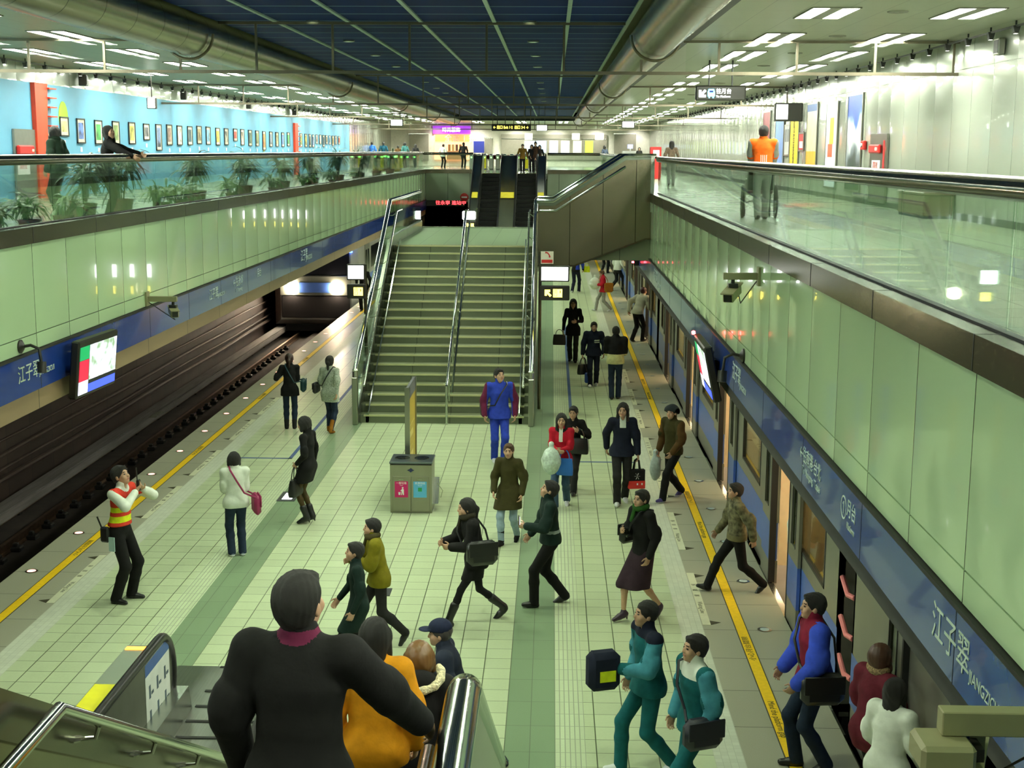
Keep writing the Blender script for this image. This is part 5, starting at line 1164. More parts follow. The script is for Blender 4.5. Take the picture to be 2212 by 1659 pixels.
# -- floor inserts
m_fl = glow('floor_panel_glow', (.95,.97,1,1), 3.2); m_plate = M('plate_grey', (.06,.065,.07), .4)
t = thing('floor_lamp_panel', 'bright square lamp set in a dark plate in the platform floor', 'lamp', (-4.31,21.64,0)); b = MB(); b.box((-.15,-.31,.001),(.15,.31,.006)); b.build('plate', m_plate, t); b = MB(); b.box((-.08,-.20,.006),(.08,.20,.010)); b.build('lamp_panel', m_fl, t)
t = tag(MB().box((-.16,-.15,.001),(.10,.15,.008)).build('floor_plate', m_plate), 'dark square plate in the floor tiles beside the walking pair', 'plate'); t.location = (-2.14,16.81,0)
# ---------------------------------------------------------------- left concourse wall
BX = -12.69
m_blackf = M('frame_black', (.014,.013,.012), .4); m_mat_ = M('picture_mat', srgb(214,210,180), .6)
FR = [(350,695,412,815),(445,705,517,857),(552,715,620,862),(660,722,720,862),(757,728,815,862),(852,737,893,838),(925,740,968,900),(987,742,1033,868),(1050,748,1092,868),(1112,752,1153,868),(1168,750,1208,860),(1224,755,1260,865),(1280,762,1318,868),(1333,765,1367,867),(1390,767,1418,845),(1430,770,1462,868),(1478,775,1507,873),(1520,778,1550,874),(1565,783,1587,897),(1603,785,1630,877),(1642,788,1665,876),(1676,790,1700,878),(1710,790,1732,874),(1785,795,1808,878),(1813,798,1838,880),(1842,800,1859,880),(1862,803,1878,880),(1883,803,1898,860),(1904,804,1920,862),(1924,806,1940,878),(1943,806,1957,862),(1961,808,1977,864),(1981,810,1994,872),(1998,810,2012,864),(2016,812,2032,864)]
ART = [(200,190,120),(90,120,190),(60,140,70),(120,140,80),(205,195,90),(90,90,95),(110,130,170),(150,120,110),(210,205,190),(60,80,90),(150,130,90),(110,160,190),(190,150,50),(170,165,150),(200,60,50),(210,190,160),(80,100,80),(110,120,70),(180,110,50),(110,120,140)]
ADJ = ['ochre','blue and gold','green','olive','yellow','small grey','tall slate blue','rose grey','pale','dark teal','tan','light blue','amber','fawn','small red','cream','dark green','moss green','orange brown','blue grey']
def artmat(i):
    n = f'art_{i}'; 
    if n in _mats: return _mats[n]
    m, nt, bs = newmat(n); N = nt.nodes; L = nt.links; tc = N.new('ShaderNodeTexCoord'); nz = N.new('ShaderNodeTexNoise'); nz.inputs['Scale'].default_value = 3.2; nz.inputs['Detail'].default_value = 4; nz.noise_dimensions = '4D'; nz.inputs['W'].default_value = i*3.1
    rp = N.new('ShaderNodeValToRGB'); c = ART[i % len(ART)]; rp.color_ramp.elements[0].position = .36; rp.color_ramp.elements[0].color = srgb(*[max(v*.35, 8) for v in c]); rp.color_ramp.elements[1].position = .62; rp.color_ramp.elements[1].color = srgb(*[min(v*1.2, 240) for v in c])
    e = rp.color_ramp.elements.new(.5); e.color = srgb(*c); L.new(tc.outputs['Object'], nz.inputs['Vector']); L.new(nz.outputs['Fac'], rp.inputs[0]); L.new(rp.outputs[0], bs.inputs['Base Color']); bs.inputs['Roughness'].default_value = .5; _mats[n] = m; return m
ordn = ['first','second','third','fourth','fifth','sixth','seventh','eighth','ninth','tenth','eleventh','twelfth','thirteenth','fourteenth','fifteenth','sixteenth','seventeenth','eighteenth','nineteenth','twentieth','twenty-first','twenty-second','twenty-third']
for i, (x0, y0, x1, y1) in enumerate(FR):
    a = onx(BX, x0/2.765, y0/2.765); c = onx(BX, x1/2.765, y1/2.765); w = (c.y-a.y); hz = a.z-c.z
    hz = min(hz, 1.1); ww = max(min(w, .62), .34); yc = (a.y+c.y)/2; zc = (a.z+c.z)/2
    lab = f'black framed {ADJ[i]} picture on the blue wall, {ordn[i]} after the large red panel' if i < 20 else (f'black framed picture on the blue wall, {ordn[i]} after the large red panel' if i < 23 else f'black framed picture beyond the slim red panel, {ordn[i-23]} in that row')
    t = thing('framed_picture', lab, 'picture', (BX, yc, zc), 0, 'framed pictures on the blue wall')
    b = MB(); fw = .035
    for lo, hi in (((0,-ww/2,-hz/2),(.03,-ww/2+fw,hz/2)),((0,ww/2-fw,-hz/2),(.03,ww/2,hz/2)),((0,-ww/2,-hz/2),(.03,ww/2,-hz/2+fw)),((0,-ww/2,hz/2-fw),(.03,ww/2,hz/2))): b.box(lo, hi)
    b.build('frame', m_blackf, t)
    b = MB(); b.box((.002,-ww/2+fw,-hz/2+fw),(.012,ww/2-fw,hz/2-fw)); b.build('mat_board', m_mat_, t)
    b = MB(); q = .08 if ww > .4 else .05; b.box((.012,-ww/2+fw+q,-hz/2+fw+q),(.015,ww/2-fw-q,hz/2-fw-q)); b.build('art_print', artmat(i), t)
    b = MB(); b.box((-.004,-.07,-hz/2-.22),(.004,.07,-hz/2-.10)); b.build('caption_card', m_wh, t)
m_redp = M('red_panel', srgb(216,62,30), .5); 
t = thing('rung_sculpture', 'tall orange red panel with rungs on the blue wall beside the steel door', 'wall panel', (BX,33.7,CF))
b = MB(); b.prism([(33.22,CF),(34.2,CF),(33.9,5.8),(34.05,7.25),(33.2,7.25)], 0, BX-.008, BX+.10); part(b, 'panel', m_redp, t)
for k in range(12): b = MB(); z = 4.6+.23*k; b.box((BX+.02,34.0,z),(BX+.16,34.5,z+.03)); part(b, 'rung', m_redp, t)
t = thing('rung_sculpture', 'slim red panel with rungs farther along the blue wall', 'wall panel', (BX,67.4,CF))
b = MB(); b.box((BX-.008,66.9,CF),(BX+.1,67.7,6.95)); part(b, 'panel', m_redp, t)
for k in range(9): b = MB(); z = 4.8+.25*k; b.box((BX+.02,67.7,z),(BX+.16,68.1,z+.03)); part(b, 'rung', m_redp, t)
t = thing('steel_door', 'grey steel service door in the blue wall with a red bell and notice', 'door', (BX,32.6,CF))
b = MB(); b.box((BX,31.9,CF),(BX+.05,33.2,6.12)); part(b, 'door_leaf', M('door_grey', srgb(120,122,116), .4, metal=.3), t)
b = MB(); b.box((BX+.05,31.95,5.52),(BX+.14,32.9,5.74),0,.03); part(b, 'alarm_bell', m_red, t); b = MB(); b.box((BX+.05,32.0,5.05),(BX+.055,32.75,5.36)); part(b, 'notice', m_wh, t)
Wt(text('消防栓', .16, m_red, t, (BX+.057,32.1,5.24), ROT_LW, ext=.001), t)
b = MB(); b.tube([(BX+.06,32.75,5.62),(BX+.17,32.75,5.62)], .03, 8); part(b, 'alarm_lamp', glow('alarm_glow',(1,.15,.1,1),6.), t)
for k, (y, z, c, lab) in enumerate(((35.35,6.45,(150,200,30),'lime green rounded shape painted on the blue wall behind the first picture'),(39.7,5.7,(190,205,40),'yellow green leaf shape painted on the blue wall beside a picture'),(60.,5.8,(210,200,40),'small yellow leaf shape painted far along the blue wall'))):
    b = MB(); r = (.34,.22,.20)[k]; b.prism([(y+r*math.cos(a), z+r*1.25*math.sin(a)) for a in [2*math.pi*j/18 for j in range(18)]], 0, BX-.008, BX+.001); tag(b.build('wall_shape', M(f'shape_{k}', srgb(*c), .6)), lab, 'wall painting')
for k in range(4):
    y = 36.6+10.*k; b = MB(); b.box((-12.66,y-.09,7.32),(-12.45,y+.09,7.62),0,.02); b.box((-12.46,y-.06,7.36),(-12.44,y+.06,7.58)); tag(b.build('wall_speaker', m_blackbox), f'black loudspeaker above the blue wall, {["first","second","third","fourth"][k]} from the near end', 'speaker')
# ---------------------------------------------------------------- potted plants behind the left balustrade
m_leaf = [M(f'leaf_{i}', c, .4, var=.35, scale=8) for i, c in enumerate(((.020,.060,.022,1),(.035,.095,.028,1),(.07,.16,.035,1)))]; m_pot = M('pot_brown', (.10,.045,.03), .6); m_soil = M('soil', (.02,.014,.01), .9); m_stem = M('stem', (.05,.06,.03), .7)
def plant(y, x, hgt, n, spread, lab, mi, pot=True, seed=0, ll=.45, wd=.03):
    rg = random.Random(seed); t = thing('potted_plant' if pot else 'low_plant', lab, 'plant', (x,y,CF), 0, None)
    pr = .22 if pot else .16; ph = .32 if pot else .20
    b = MB(); b.lathe([(pr*.75,0),(pr,ph*.9),(pr*1.06,ph*.92),(pr*1.06,ph),(pr*.92,ph),(pr*.90,ph*.86)], n=18); b.build('pot', m_pot, t, True)
    b = MB(); b.lathe([(pr*.9,ph*.84),(.001,ph*.86)], n=12); b.build('soil', m_soil, t)
    b = MB(); S = []
    for k in range(7 if pot else 5):
        a = rg.uniform(0,6.28); r = rg.uniform(.02,.14)*spread*2; tip = (r*math.cos(a), r*math.sin(a), ph+hgt*rg.uniform(.35,.75)); b.tube([(r*.3*math.cos(a), r*.3*math.sin(a), ph*.85), tip], .012, 5); S.append(tip)
    b.build('stems', m_stem, t, True)
    b = MB()
    for k in range(n):
        tip = S[k % len(S)]; a = rg.uniform(0, 6.28); el = rg.uniform(-.25, 1.25); L = ll*rg.uniform(.6,1.2); w = wd*rg.uniform(.7,1.3); f = rg.uniform(.55, 1.0)
        p = Vector((tip[0], tip[1], ph+(tip[2]-ph)*f+rg.uniform(0,.12)*hgt)); d = Vector((math.cos(a)*math.cos(el), math.sin(a)*math.cos(el), math.sin(el))); sd = Vector((-math.sin(a), math.cos(a), 0)); vs = []
        for q in range(5):
            u = q/4; ww = w*math.sin(math.pi*(.12+.86*u)); nrm_ = Vector((0,0,.012*math.sin(math.pi*u))); vs += [p-sd*ww, p+nrm_*1.0, p+sd*ww]; d = (d+Vector((0,0,-.33-.25*u))).normalized(); p = p+d*L/4; p.z = max(p.z, .03)
        fs = []
        for q in range(4): fs += [(q*3,q*3+1,q*3+4,q*3+3),(q*3+1,q*3+2,q*3+5,q*3+4)]
        b.add(vs, fs, rg.choice(mi))
    b.build('foliage', m_leaf, t, True, fix=False)
PL = [(17.0,'dark leafy potted plant cut off by the left frame edge'),(22.6,'dark leafy potted plant in front of the woman in the green jacket'),(24.6,'dark leafy potted plant in front of the woman leaning on the handrail'),(29.9,'tall leafy potted plant behind the glass, below the sixth picture'),(34.6,'rounded leafy potted plant behind the glass, midway along the left side'),(39.6,'leafy potted plant behind the glass past the middle one'),(44.5,'leafy potted plant behind the glass farther along the left side'),(50.,'leafy potted plant behind the glass well down the left side'),(55.5,'leafy potted plant near the far end of the row'),(61.,'last but one potted plant of the row behind the left glass'),(66.,'last potted plant of the row behind the left glass')]
for i, (y, lab) in enumerate(PL): plant(y, -7.85, 1.0, 130, .9, lab, (0,0,1), True, i+3, .50, .026)
PS = [(18.2,'bright green low plant at the left frame edge'),(19.6,'bright green low plant spreading behind the glass at the left'),(21.0,'light green low plant beside a brown pot'),(26.4,'light green low plant between two tall plants near the leaning woman'),(27.8,'small light green plant before the tall plant in the middle'),(32.3,'pale green low plant between tall plants, middle of the row'),(37.2,'pale green low plant farther along the row'),(42.1,'pale green low plant in the far half of the row'),(47.3,'small pale plant far along the row'),(53.,'small pale plant near the far end of the row')]
for i, (y, lab) in enumerate(PS): plant(y, -7.62, .34, 70, .9, lab, (1,2,2), False, i+60, .38, .024)
# ---------------------------------------------------------------- right concourse wall
WX = 7.585
def poster(lab, y0, y1, z0, z1, m, extra=(), fcol=None):
    t = thing('poster', lab, 'poster', (WX, (y0+y1)/2, z0)); b = MB(); b.box((WX-.02,y0,z0),(WX,y1,z1)); part(b, 'panel', m, t)
    b = MB(); f = .05
    for p in ((y0-f,z0-f,y1+f,z0),(y0-f,z1,y1+f,z1+f),(y0-f,z0,y0,z1),(y1,z0,y1+f,z1)): b.box((WX-.03,p[0],p[1]),(WX,p[2],p[3]))
    part(b, 'frame', fcol or m_ss, t)
    for nm, m_, (a, c, p, q) in extra: b = MB(); b.box((WX-.024,a,p),(WX-.02,c,q)); part(b, nm, m_, t)
    return t
m_sky, nt, bs = newmat('poster_sky'); N_ = nt.nodes; L_ = nt.links; g_ = N_.new('ShaderNodeNewGeometry'); sp_ = N_.new('ShaderNodeSeparateXYZ'); L_.new(g_.outputs['Position'], sp_.inputs[0]); nz = N_.new('ShaderNodeTexNoise'); nz.inputs['Scale'].default_value = 1.4; L_.new(g_.outputs['Position'], nz.inputs['Vector'])
md = N_.new('ShaderNodeMath'); md.operation = 'MULTIPLY_ADD'; L_.new(nz.outputs['Fac'], md.inputs[0]); md.inputs[1].default_value = 1.3; L_.new(sp_.outputs[2], md.inputs[2])
mr = N_.new('ShaderNodeMapRange'); mr.inputs['From Min'].default_value = 5.3; mr.inputs['From Max'].default_value = 8.0; L_.new(md.outputs[0], mr.inputs[0]); rp = N_.new('ShaderNodeValToRGB'); L_.new(mr.outputs[0], rp.inputs[0]); e = rp.color_ramp.elements
e[0].color = srgb(30,60,30); e[1].color = srgb(30,70,170); e[1].position = .78
for ps, c in ((.25,(50,60,60)),(.34,(120,130,140)),(.48,(225,228,230)),(.62,(200,214,228)),(.70,(40,90,190))): k = e.new(ps); k.color = srgb(*c)
L_.new(rp.outputs[0], bs.inputs['Base Color']); bs.inputs['Roughness'].default_value = .35
mp = lambda n, c: M(n, srgb(*c), .4, var=.12, scale=3)
poster('tall poster of a blue sky with white clouds on the right wall', 33.9, 35.5, 4.75, 7.08, m_sky)
poster('tall white poster with a yellow and red figure shape on the right wall', 36.8, 38.2, 4.75, 6.98, mp('poster_pale',(205,218,225)), [('graphic_yellow', mp('g_y',(220,215,60)), (37.2,37.7,5.9,6.6)), ('graphic_red', mp('g_r',(210,90,60)), (37.3,37.9,5.55,5.9))])
poster('tall cream poster with blue top and yellow foot on the right wall', 39.6, 41.1, 5.0, 7.05, mp('poster_cream',(205,200,170)), [('header', m_pblue, (39.6,41.1,6.85,7.05)), ('footer', mp('g_amber',(215,170,50)), (39.6,41.1,5.0,5.7))])
t = poster('yellow poster with dark lettering on the right wall', 42.5, 43.9, 5.0, 7.05, mp('poster_yellow',(225,190,30)), [('header', m_ss, (42.5,43.9,6.75,7.05)), ('footer', m_pblue, (42.5,43.9,5.0,5.25))])
for q, ch in enumerate('歡迎搭乘捷運'): Wt(text(ch, .30, m_ink, t, (WX-.026,43.25,6.55-.24*q), ROT_RW, ext=.001, align='CENTER'), t)
poster('narrow pale blue poster on the right wall beyond the yellow one', 45.2, 46.8, 5.0, 7.05, mp('poster_lblue',(110,140,200)))
poster('dark red poster on the right wall behind the person in the orange vest', 48.1, 49.6, 5.6, 7.05, mp('poster_red',(150,50,70)))
poster('grey notice board with small sheets on the right wall', 44.1, 45.0, 5.6, 6.5, mp('poster_grey',(190,190,190)), [('sheet', mp('sheet_dark',(110,110,115)), (44.2,44.5,6.0,6.4)), ('sheet', mp('sheet_dark',(110,110,115)), (44.6,44.9,6.0,6.4))])
poster('small red and white notice on the right wall', 41.6, 42.35, 5.75, 6.22, m_red, [('notice_text', m_wh, (41.7,42.25,5.8,6.0))])
t = thing('projecting_sign', 'black sign box with a lit white face sticking out of the right wall', 'sign', (7.3,42.2,6.7)); b = MB(); b.box((6.75,42.1,6.6),(7.6,42.3,7.15),0,.02); part(b, 'sign_box', m_blackbox, t); b = MB(); b.box((6.80,42.09,6.66),(7.15,42.1,7.1)); part(b, 'lit_face', m_white_glow, t)
t = thing('hydrant_cabinet', 'tall steel hydrant cabinet with red lamp and notice in the right wall', 'cabinet', (WX,31.9,CF)); b = MB(); b.box((WX-.05,31.15,CF+.08),(WX,32.75,6.10)); part(b, 'cabinet_door', m_ss, t)
b = MB(); b.box((WX-.13,31.6,5.66),(WX-.05,32.6,5.86),0,.03); part(b, 'alarm_bell', m_red, t); b = MB(); b.tube([(WX-.05,31.75,5.76),(WX-.17,31.75,5.76)], .04, 8); part(b, 'alarm_lamp', glow('alarm_glow2',(1,.1,.08,1),8.), t)
b = MB(); b.box((WX-.056,31.7,5.2),(WX-.05,32.5,5.50)); part(b, 'notice', m_wh, t); Wt(text('消防栓', .17, m_red, t, (WX-.058,32.4,5.38), ROT_RW, ext=.001), t)
b = MB(); b.box((WX-.056,31.3,5.3),(WX-.05,31.45,5.95)); part(b, 'side_label', m_red, t)
t = thing('alarm_button', 'small red alarm box on the right wall beside the hydrant cabinet', 'alarm', (WX,33.5,5.85)); b = MB(); b.box((-.08,-.16,-.11),(0,.16,.11),0,.02); b.build('housing', m_red, t); b = MB(); b.lathe([(.001,0),(.05,0),(.05,.03),(.001,.05)], n=12); o = b.build('button', m_wh, t); o.rotation_euler = (0,R(-90),0); o.location = (-.08,0,0)
t = thing('wall_bench', 'low brown box bench standing against the right wall', 'bench', (7.3,26.8,CF)); b = MB(); b.box((-.28,-.95,.0),(.26,.95,.04)); b.build('plinth', m_dk, t); b = MB(); b.box((-.30,-.95,.04),(.27,.95,.44),0,.02); b.build('box_body', M('bench_brown', (.12,.085,.05), .4, var=.1), t); b = MB(); b.box((-.32,-.97,.44),(.28,.97,.49),0,.01); b.build('seat_slab', M('bench_top', (.16,.12,.08), .3), t)
t = thing('wall_socket', 'small socket plate low on the right wall beside the bench', 'socket', (WX,28.0,CF+.18)); b = MB(); b.box((-.015,-.09,-.06),(0,.09,.06),0,.006); b.build('plate', m_ss, t); b = MB(); b.box((-.02,-.05,-.02),(-.015,.05,.02)); b.build('slot', m_dk, t)
t = thing('wall_speaker', 'grey loudspeaker high on the right wall at the frame edge', 'speaker', (WX,23.65,7.45)); b = MB(); b.box((-.12,-.14,-.14),(0,.14,.14),0,.02); b.build('case', m_ss, t); b = MB(); b.box((-.125,-.11,-.11),(-.12,.11,.11)); b.build('grille', m_dk, t)
b = MB()
p = ony(62., 1416, 330); t = thing('red_cabinet', 'small red cabinet with white label at the far right end of the hall', 'cabinet', (p.x,62.,CF)); b.box((-.25,-.2,0),(.25,.2,1.42),0,.02); b.build('cabinet_body', m_red, t); b = MB(); b.box((-.12,-.206,1.0),(.16,-.2,1.28)); b.build('label', m_wh, t)
# ---------------------------------------------------------------- far end: shop, counter, gates, booths
FY = Y1-.25
def fb(px0, py0, px1, py1, y, d=.05):
    a, c = ony(y, px0, py0), ony(y, px1, py1); b = MB(); b.box((a.x,y,min(c.z, a.z)),(c.x,y+d,a.z)); return b
t = thing('shop_front', 'small shop with a purple sign and orange lit front at the far end', 'shop', ony(FY,976,345)); t.location.z = CF
m_purp = glow('sign_purple', srgb(140,50,190), 1.6); m_orange = glow('shop_glow', (1,.45,.20,1), 2.4); m_banner = glow('shop_banner', (1,.22,.06,1), 2.2)
part(fb(935,272,1016,289,FY-.3,.25), 'fascia_sign', m_purp, t); part(fb(938,291,1015,345,FY-.1), 'lit_interior', m_orange, t); part(fb(940,291,1014,306,FY-.25), 'banner', m_banner, t)
p = ony(FY-.27, 960, 299); Wt(text('全面 1 折', .62, m_wh, t, p, ROT_S, ext=.01), t); p = ony(FY-.32, 955, 281); Wt(text('時尚服飾', .36, m_wg2, t, p, ROT_S, ext=.01), t)
for k, px in enumerate((968,976,984,992,999)): part(fb(px,312,px+5,326,FY-.35,.2), 'garment', M(f'garment_{k%3}', ((.25,.10,.03),(.45,.30,.12),(.10,.05,.03))[k%3], .7), t)
part(fb(965,326,1005,345,FY-.6,.3), 'display_table', M('table_wood', (.35,.18,.07), .5), t)
t = thing('blue_board', 'plain dark blue board standing at the far end beside the shop', 'board', ony(FY-1,1034,331)); t.location.z = CF
part(fb(1023,305,1046,330,FY-1,.06), 'panel', M('board_blue', srgb(24,40,140), .5), t); part(fb(1025,330,1027,349,FY-1,.05), 'leg', m_ss, t); part(fb(1042,330,1044,349,FY-1,.05), 'leg', m_ss, t)
t = thing('service_counter', 'station service counter with windows and notices at the far end', 'counter', ony(FY,1200,340)); t.location.z = CF
m_grey = M('counter_grey', srgb(140,136,120), .5); part(fb(1083,290,1310,346,FY-.2,.15), 'counter_wall', m_grey, t)
for k, (x0, x1, c) in enumerate(((1133,1155,(200,215,225)),(1158,1180,(170,200,225)),(1187,1205,(215,215,240)),(1212,1230,(225,225,225)),(1238,1256,(220,225,200)),(1264,1281,(170,200,70)))): part(fb(x0,304,x1,330,FY-.26), 'notice_board', glow(f'notice_{k}', srgb(*c), 1.1), t)
for x0, x1 in ((1134,1150),(1236,1252),(1286,1304)): part(fb(x0,288,x1,302,FY-.26), 'transom_light', glow('transom', (1,1,.92,1), 2.0), t)
part(fb(1083,299,1310,301,FY-.28,.06), 'rail_trim', m_ssw, t)
for px, w, lab in ((1055,16,'grey door in the far white wall left of the service counter'),(1350,46,'wide grey shutter door in the far wall right of the service counter'),(905,42,'grey panelled lift doors at the far end left of the shop')):
    t = thing('far_door', lab, 'door', ony(FY,px,340)); t.location.z = CF; part(fb(px-w/2,290 if w > 20 else 299,px+w/2,347,FY-.12), 'door_leaf', m_grey, t); part(fb(px-w/2-1.5,288 if w > 20 else 297,px+w/2+1.5,290 if w > 20 else 299,FY-.14), 'door_head', m_ssw, t)
for px0, px1, lab, m_ in ((764,778,'pink lit shop window at the far left corner', glow('pink_win',(1,.50,.36,1),2.0)),(782,796,'second pink lit shop window at the far left corner', glow('pink_win',(1,.50,.36,1),2.0)),(822,834,'white lit poster case at the far left corner', m_white_glow)):
    t = thing('shop_window', lab, 'shop window', ony(FY,(px0+px1)/2,340)); t.location.z = CF; part(fb(px0,284,px1,344,FY-.15), 'lit_pane', m_, t); part(fb(px0-1,281,px1+1,284,FY-.17), 'frame', m_purp if 'pink' in lab else m_ss, t)
for k, px in enumerate((1020,1035,1048,1062,1076,1090,1106,1122,1138,1154)):
    p = ony(88., px, 357); lab = f'ticket gate with rounded red flap, {ordn[k]} from the left at the far end'
    t = thing('ticket_gate', lab, 'gate', (p.x,88.,CF), 0, 'ticket gates at the far end'); b = MB(); b.box((-.13,-.8,0),(.13,.8,1.0),0,.05); b.build('gate_body', m_ssw, t)
    b = MB(); b.box((-.10,-.83,.1),(.10,-.80,.85)); b.build('front_panel', m_sty if k in (2,5,8) else m_ss, t); b = MB(); b.lathe([(.001,0),(.15,0),(.15,.05),(.001,.05)], (0,0,0), 14); o = b.build('flap', M('flap_red', srgb(150,20,50), .5), t); o.rotation_euler = (R(90),0,0); o.location = (.24,.1,.80)
    b = MB(); b.lathe([(.001,0),(.05,0),(.001,.03)], n=10); o = b.build('status_lamp', glow('gate_green',(.2,1,.15,1),6.), t); o.rotation_euler = (R(90),0,0); o.location = (0,-.83,.78)
for k, (px, lab) in enumerate(((826,'yellow ticket gate with green lights at the left far side, nearer one'),(848,'yellow ticket gate with green lights at the left far side, farther one'))):
    p = ony(80., px, 355); t = thing('ticket_gate', lab, 'gate', (p.x,80.,CF)); b = MB(); b.box((-.5,-.5,0),(.5,.5,1.05),0,.05); b.build('gate_body', M('gate_olive', (.22,.18,.03), .5), t)
    b = MB(); b.box((-.35,-.52,.80),(-.18,-.5,.90)); b.box((.15,-.52,.80),(.35,-.5,.90)); b.build('status_lamp', glow('gate_green',(.2,1,.15,1),6.), t)
t = thing('information_desk', 'white desk with a small screen at the far right end', 'desk', ony(FY-3,1362,345)); t.location.z = CF; part(fb(1345,326,1385,350,FY-3,.8), 'desk_body', m_wh, t); part(fb(1356,312,1367,321,FY-3,.1), 'screen', glow('desk_screen',(.5,.6,1,1),1.5), t); part(fb(1360,321,1363,327,FY-3,.1), 'screen_stand', m_wh, t)
for k in range(6): spot(-9+3.1*k, FY-1.6, CZ-.2, -9+3.1*k, FY, 5.6, 260, 95)
# LED displays under the far bridge
t = thing('led_display', 'red lettered display strip under the far concourse edge', 'sign', (-5.2,YC-.2,2.9)); b = MB(); pa = ony(YC-.2,921,435); pb = ony(YC-.2,1003,442); b.box((pa.x,YC-.2,pb.z-.08),(pb.x,YC-.1,pa.z+.06)); part(b, 'display_case', m_blackbox, t)
Wt(text('往永寧 進站中', .24, glow('led_red',(1,.05,.06,1),6.), t, (pa.x+.5,YC-.21,(pa.z+pb.z)/2), ROT_S, sx=1.1), t)
t = thing('no_entry_sign', 'round red no entry sign with small plates by the twin escalators', 'sign', ony(73.3,1003,426)); p = ony(73.3,1003,426); b = MB(); b.lathe([(.001,0),(.22,0),(.22,.02),(.001,.02)], n=20); o = b.build('disc', m_red, None); o.rotation_euler = (R(90),0,0); o.location = p; Wt(o, t); b = MB(); b.box((p.x-.15,73.26,p.z-.04),(p.x+.15,73.275,p.z+.04)); part(b, 'bar', m_wh, t); b = MB(); b.box((p.x+.2,73.28,p.z-.55),(p.x+.7,73.3,p.z-.1)); part(b, 'plate', m_wh, t)
C = lambda n, r, g, b, **k: cloth(n, srgb(r, g, b), **k)
BLACK = C('cloth_black', 22, 21, 22); CHAR = C('cloth_charcoal', 38, 37, 38); NAVY = C('cloth_navy', 26, 30, 48); JEANS = C('denim_dark', 34, 46, 66); JEANSM = C('denim_mid', 62, 84, 108); JEANSL = C('denim_light', 150, 170, 188)
BLUE = C('tracksuit_blue', 44, 66, 178); MAROON = C('maroon', 96, 28, 60); OLIVE = C('olive', 58, 54, 26); RED = C('red_cloth', 186, 26, 48); WHITE = C('white_cloth', 226, 232, 220, var=.05); CREAM = C('cream_cloth', 208, 204, 150); TEAL = C('teal', 20, 92, 98); TEALL = C('teal_light', 70, 140, 160)
GREEN = C('dark_green', 22, 40, 36); GOLD = C('mustard', 206, 136, 18); BROWN = C('brown', 84, 60, 30); TAN = C('boot_tan', 150, 96, 28); GREYC = C('grey_cloth', 150, 152, 146); ORANGE = C('orange_vest', 244, 104, 26); ORED = C('vest_red', 214, 62, 46); LIME = C('vest_lime', 224, 232, 40); YOLIVE = C('yellow_olive', 120, 112, 20)
LEATHER = M('leather_black', (.012,.012,.013), .35, bump=.1); SHOEW = M('shoe_white', srgb(224,226,230), .5); SHOEP = M('shoe_purple', srgb(84,72,140), .5); PINKB = M('bag_pink', srgb(150,40,88), .5); STOCK = C('stockings', 70, 54, 26, rough=.6); BROWNL = M('leather_brown', srgb(92,54,28), .45)
m_speck = M('speckled_wool', srgb(176,184,170), .9, var=.55, scale=70); PLUM = C('skirt_plum', 52, 36, 46); FUR = M('fur_cream', srgb(226,214,176), .95, var=.3, scale=60, bump=1.); FURB = M('fur_brown', srgb(150,126,92), .95, var=.4, scale=60, bump=1.); CAMO = M('camo_cloth', srgb(100,96,70), .9, var=.7, scale=16); CHECK = M('check_cloth', srgb(96,80,66), .9, var=.8, scale=40)
def segd(c, a, b):
    ab = b-a; t = np.clip(((c-a)@ab)/(ab@ab+1e-9), 0, 1); return np.linalg.norm(c-a-t[:,None]*ab, axis=1)
def sleeves(c, q, r=.088):
    m = np.zeros(len(c), bool)
    for s in (-1, 1):
        d = np.minimum(segd(c, q['sh'][s]+np.array([s*.045,0,-.02]), q['elb'][s]), segd(c, q['elb'][s], q['wri'][s])); m |= d < r*q['S']
    return m
def PP(label, foot, headpx, face, zf=0., h=None, **k):
    a = onz(zf, *foot)
    if h is None: h = min(max(ony(a.y, *headpx).z-zf, 1.50), 1.84)
    k.setdefault('res', .0085 if a.y < 24 else (.011 if a.y < 36 else .015))
    return person(label, tuple(a), face, h=h, **k)
# ---- on the platform, left side
def vestpick(c, q):
    m = np.ones(len(c), int); z = q['z']; m[(abs(z-.615) < .022) | (abs(z-.685) < .020)] = 2; m[(z < .575)] = 1; m[sleeves(c, q, .078)] = 0
    m[(np.linalg.norm(c-q['neck'], axis=1) < .10*q['S'])] = 0; return m
p1 = PP('person in an orange red safety vest and black trousers holding a radio to the face', (266,1296), (258,1003), 105, arms=('face','face'), lean=6, head=(-4,-22), hairstyle='short', top=WHITE, topmats=[WHITE,ORED,LIME], toppick=vestpick, hem=.565, bottom=BLACK, shoe=LEATHER, legs={-1:((-.12,.05,.085),0.), 1:((.13,-.02,.085),0.)})
hd = (p1['hand'][1]+p1['hand'][-1])/2
t = thing('walkie_talkie', 'black two way radio held up by the person in the safety vest', 'radio', hd, R(-105)); b = MB(); b.box((-.03,-.015,-.07),(.03,.02,.08),0,.008); b.build('radio_body', LEATHER, t); b = MB(); b.tube([(.02,0,.08),(.035,0,.24)], .008, 6); b.build('antenna', LEATHER, t)
hp_ = p1['hip'][1]+p1['right']*.11; t = thing('belt_pouch', 'black pouch with pass card on the belt of the person in the safety vest', 'pouch', hp_-p1['fwd']*.08, R(-105)); b = MB(); b.box((-.03,-.06,-.10),(.04,.06,.10),0,.02); b.build('pouch_body', LEATHER, t); b = MB(); b.tube([(.0,-.05,.08),(.0,-.11,.22)], .01, 6); b.build('antenna', LEATHER, t); b = MB(); b.box((.03,.07,-.20),(.045,.15,-.02)); b.build('pass_card', M('card_pale', srgb(170,200,200), .4), t)
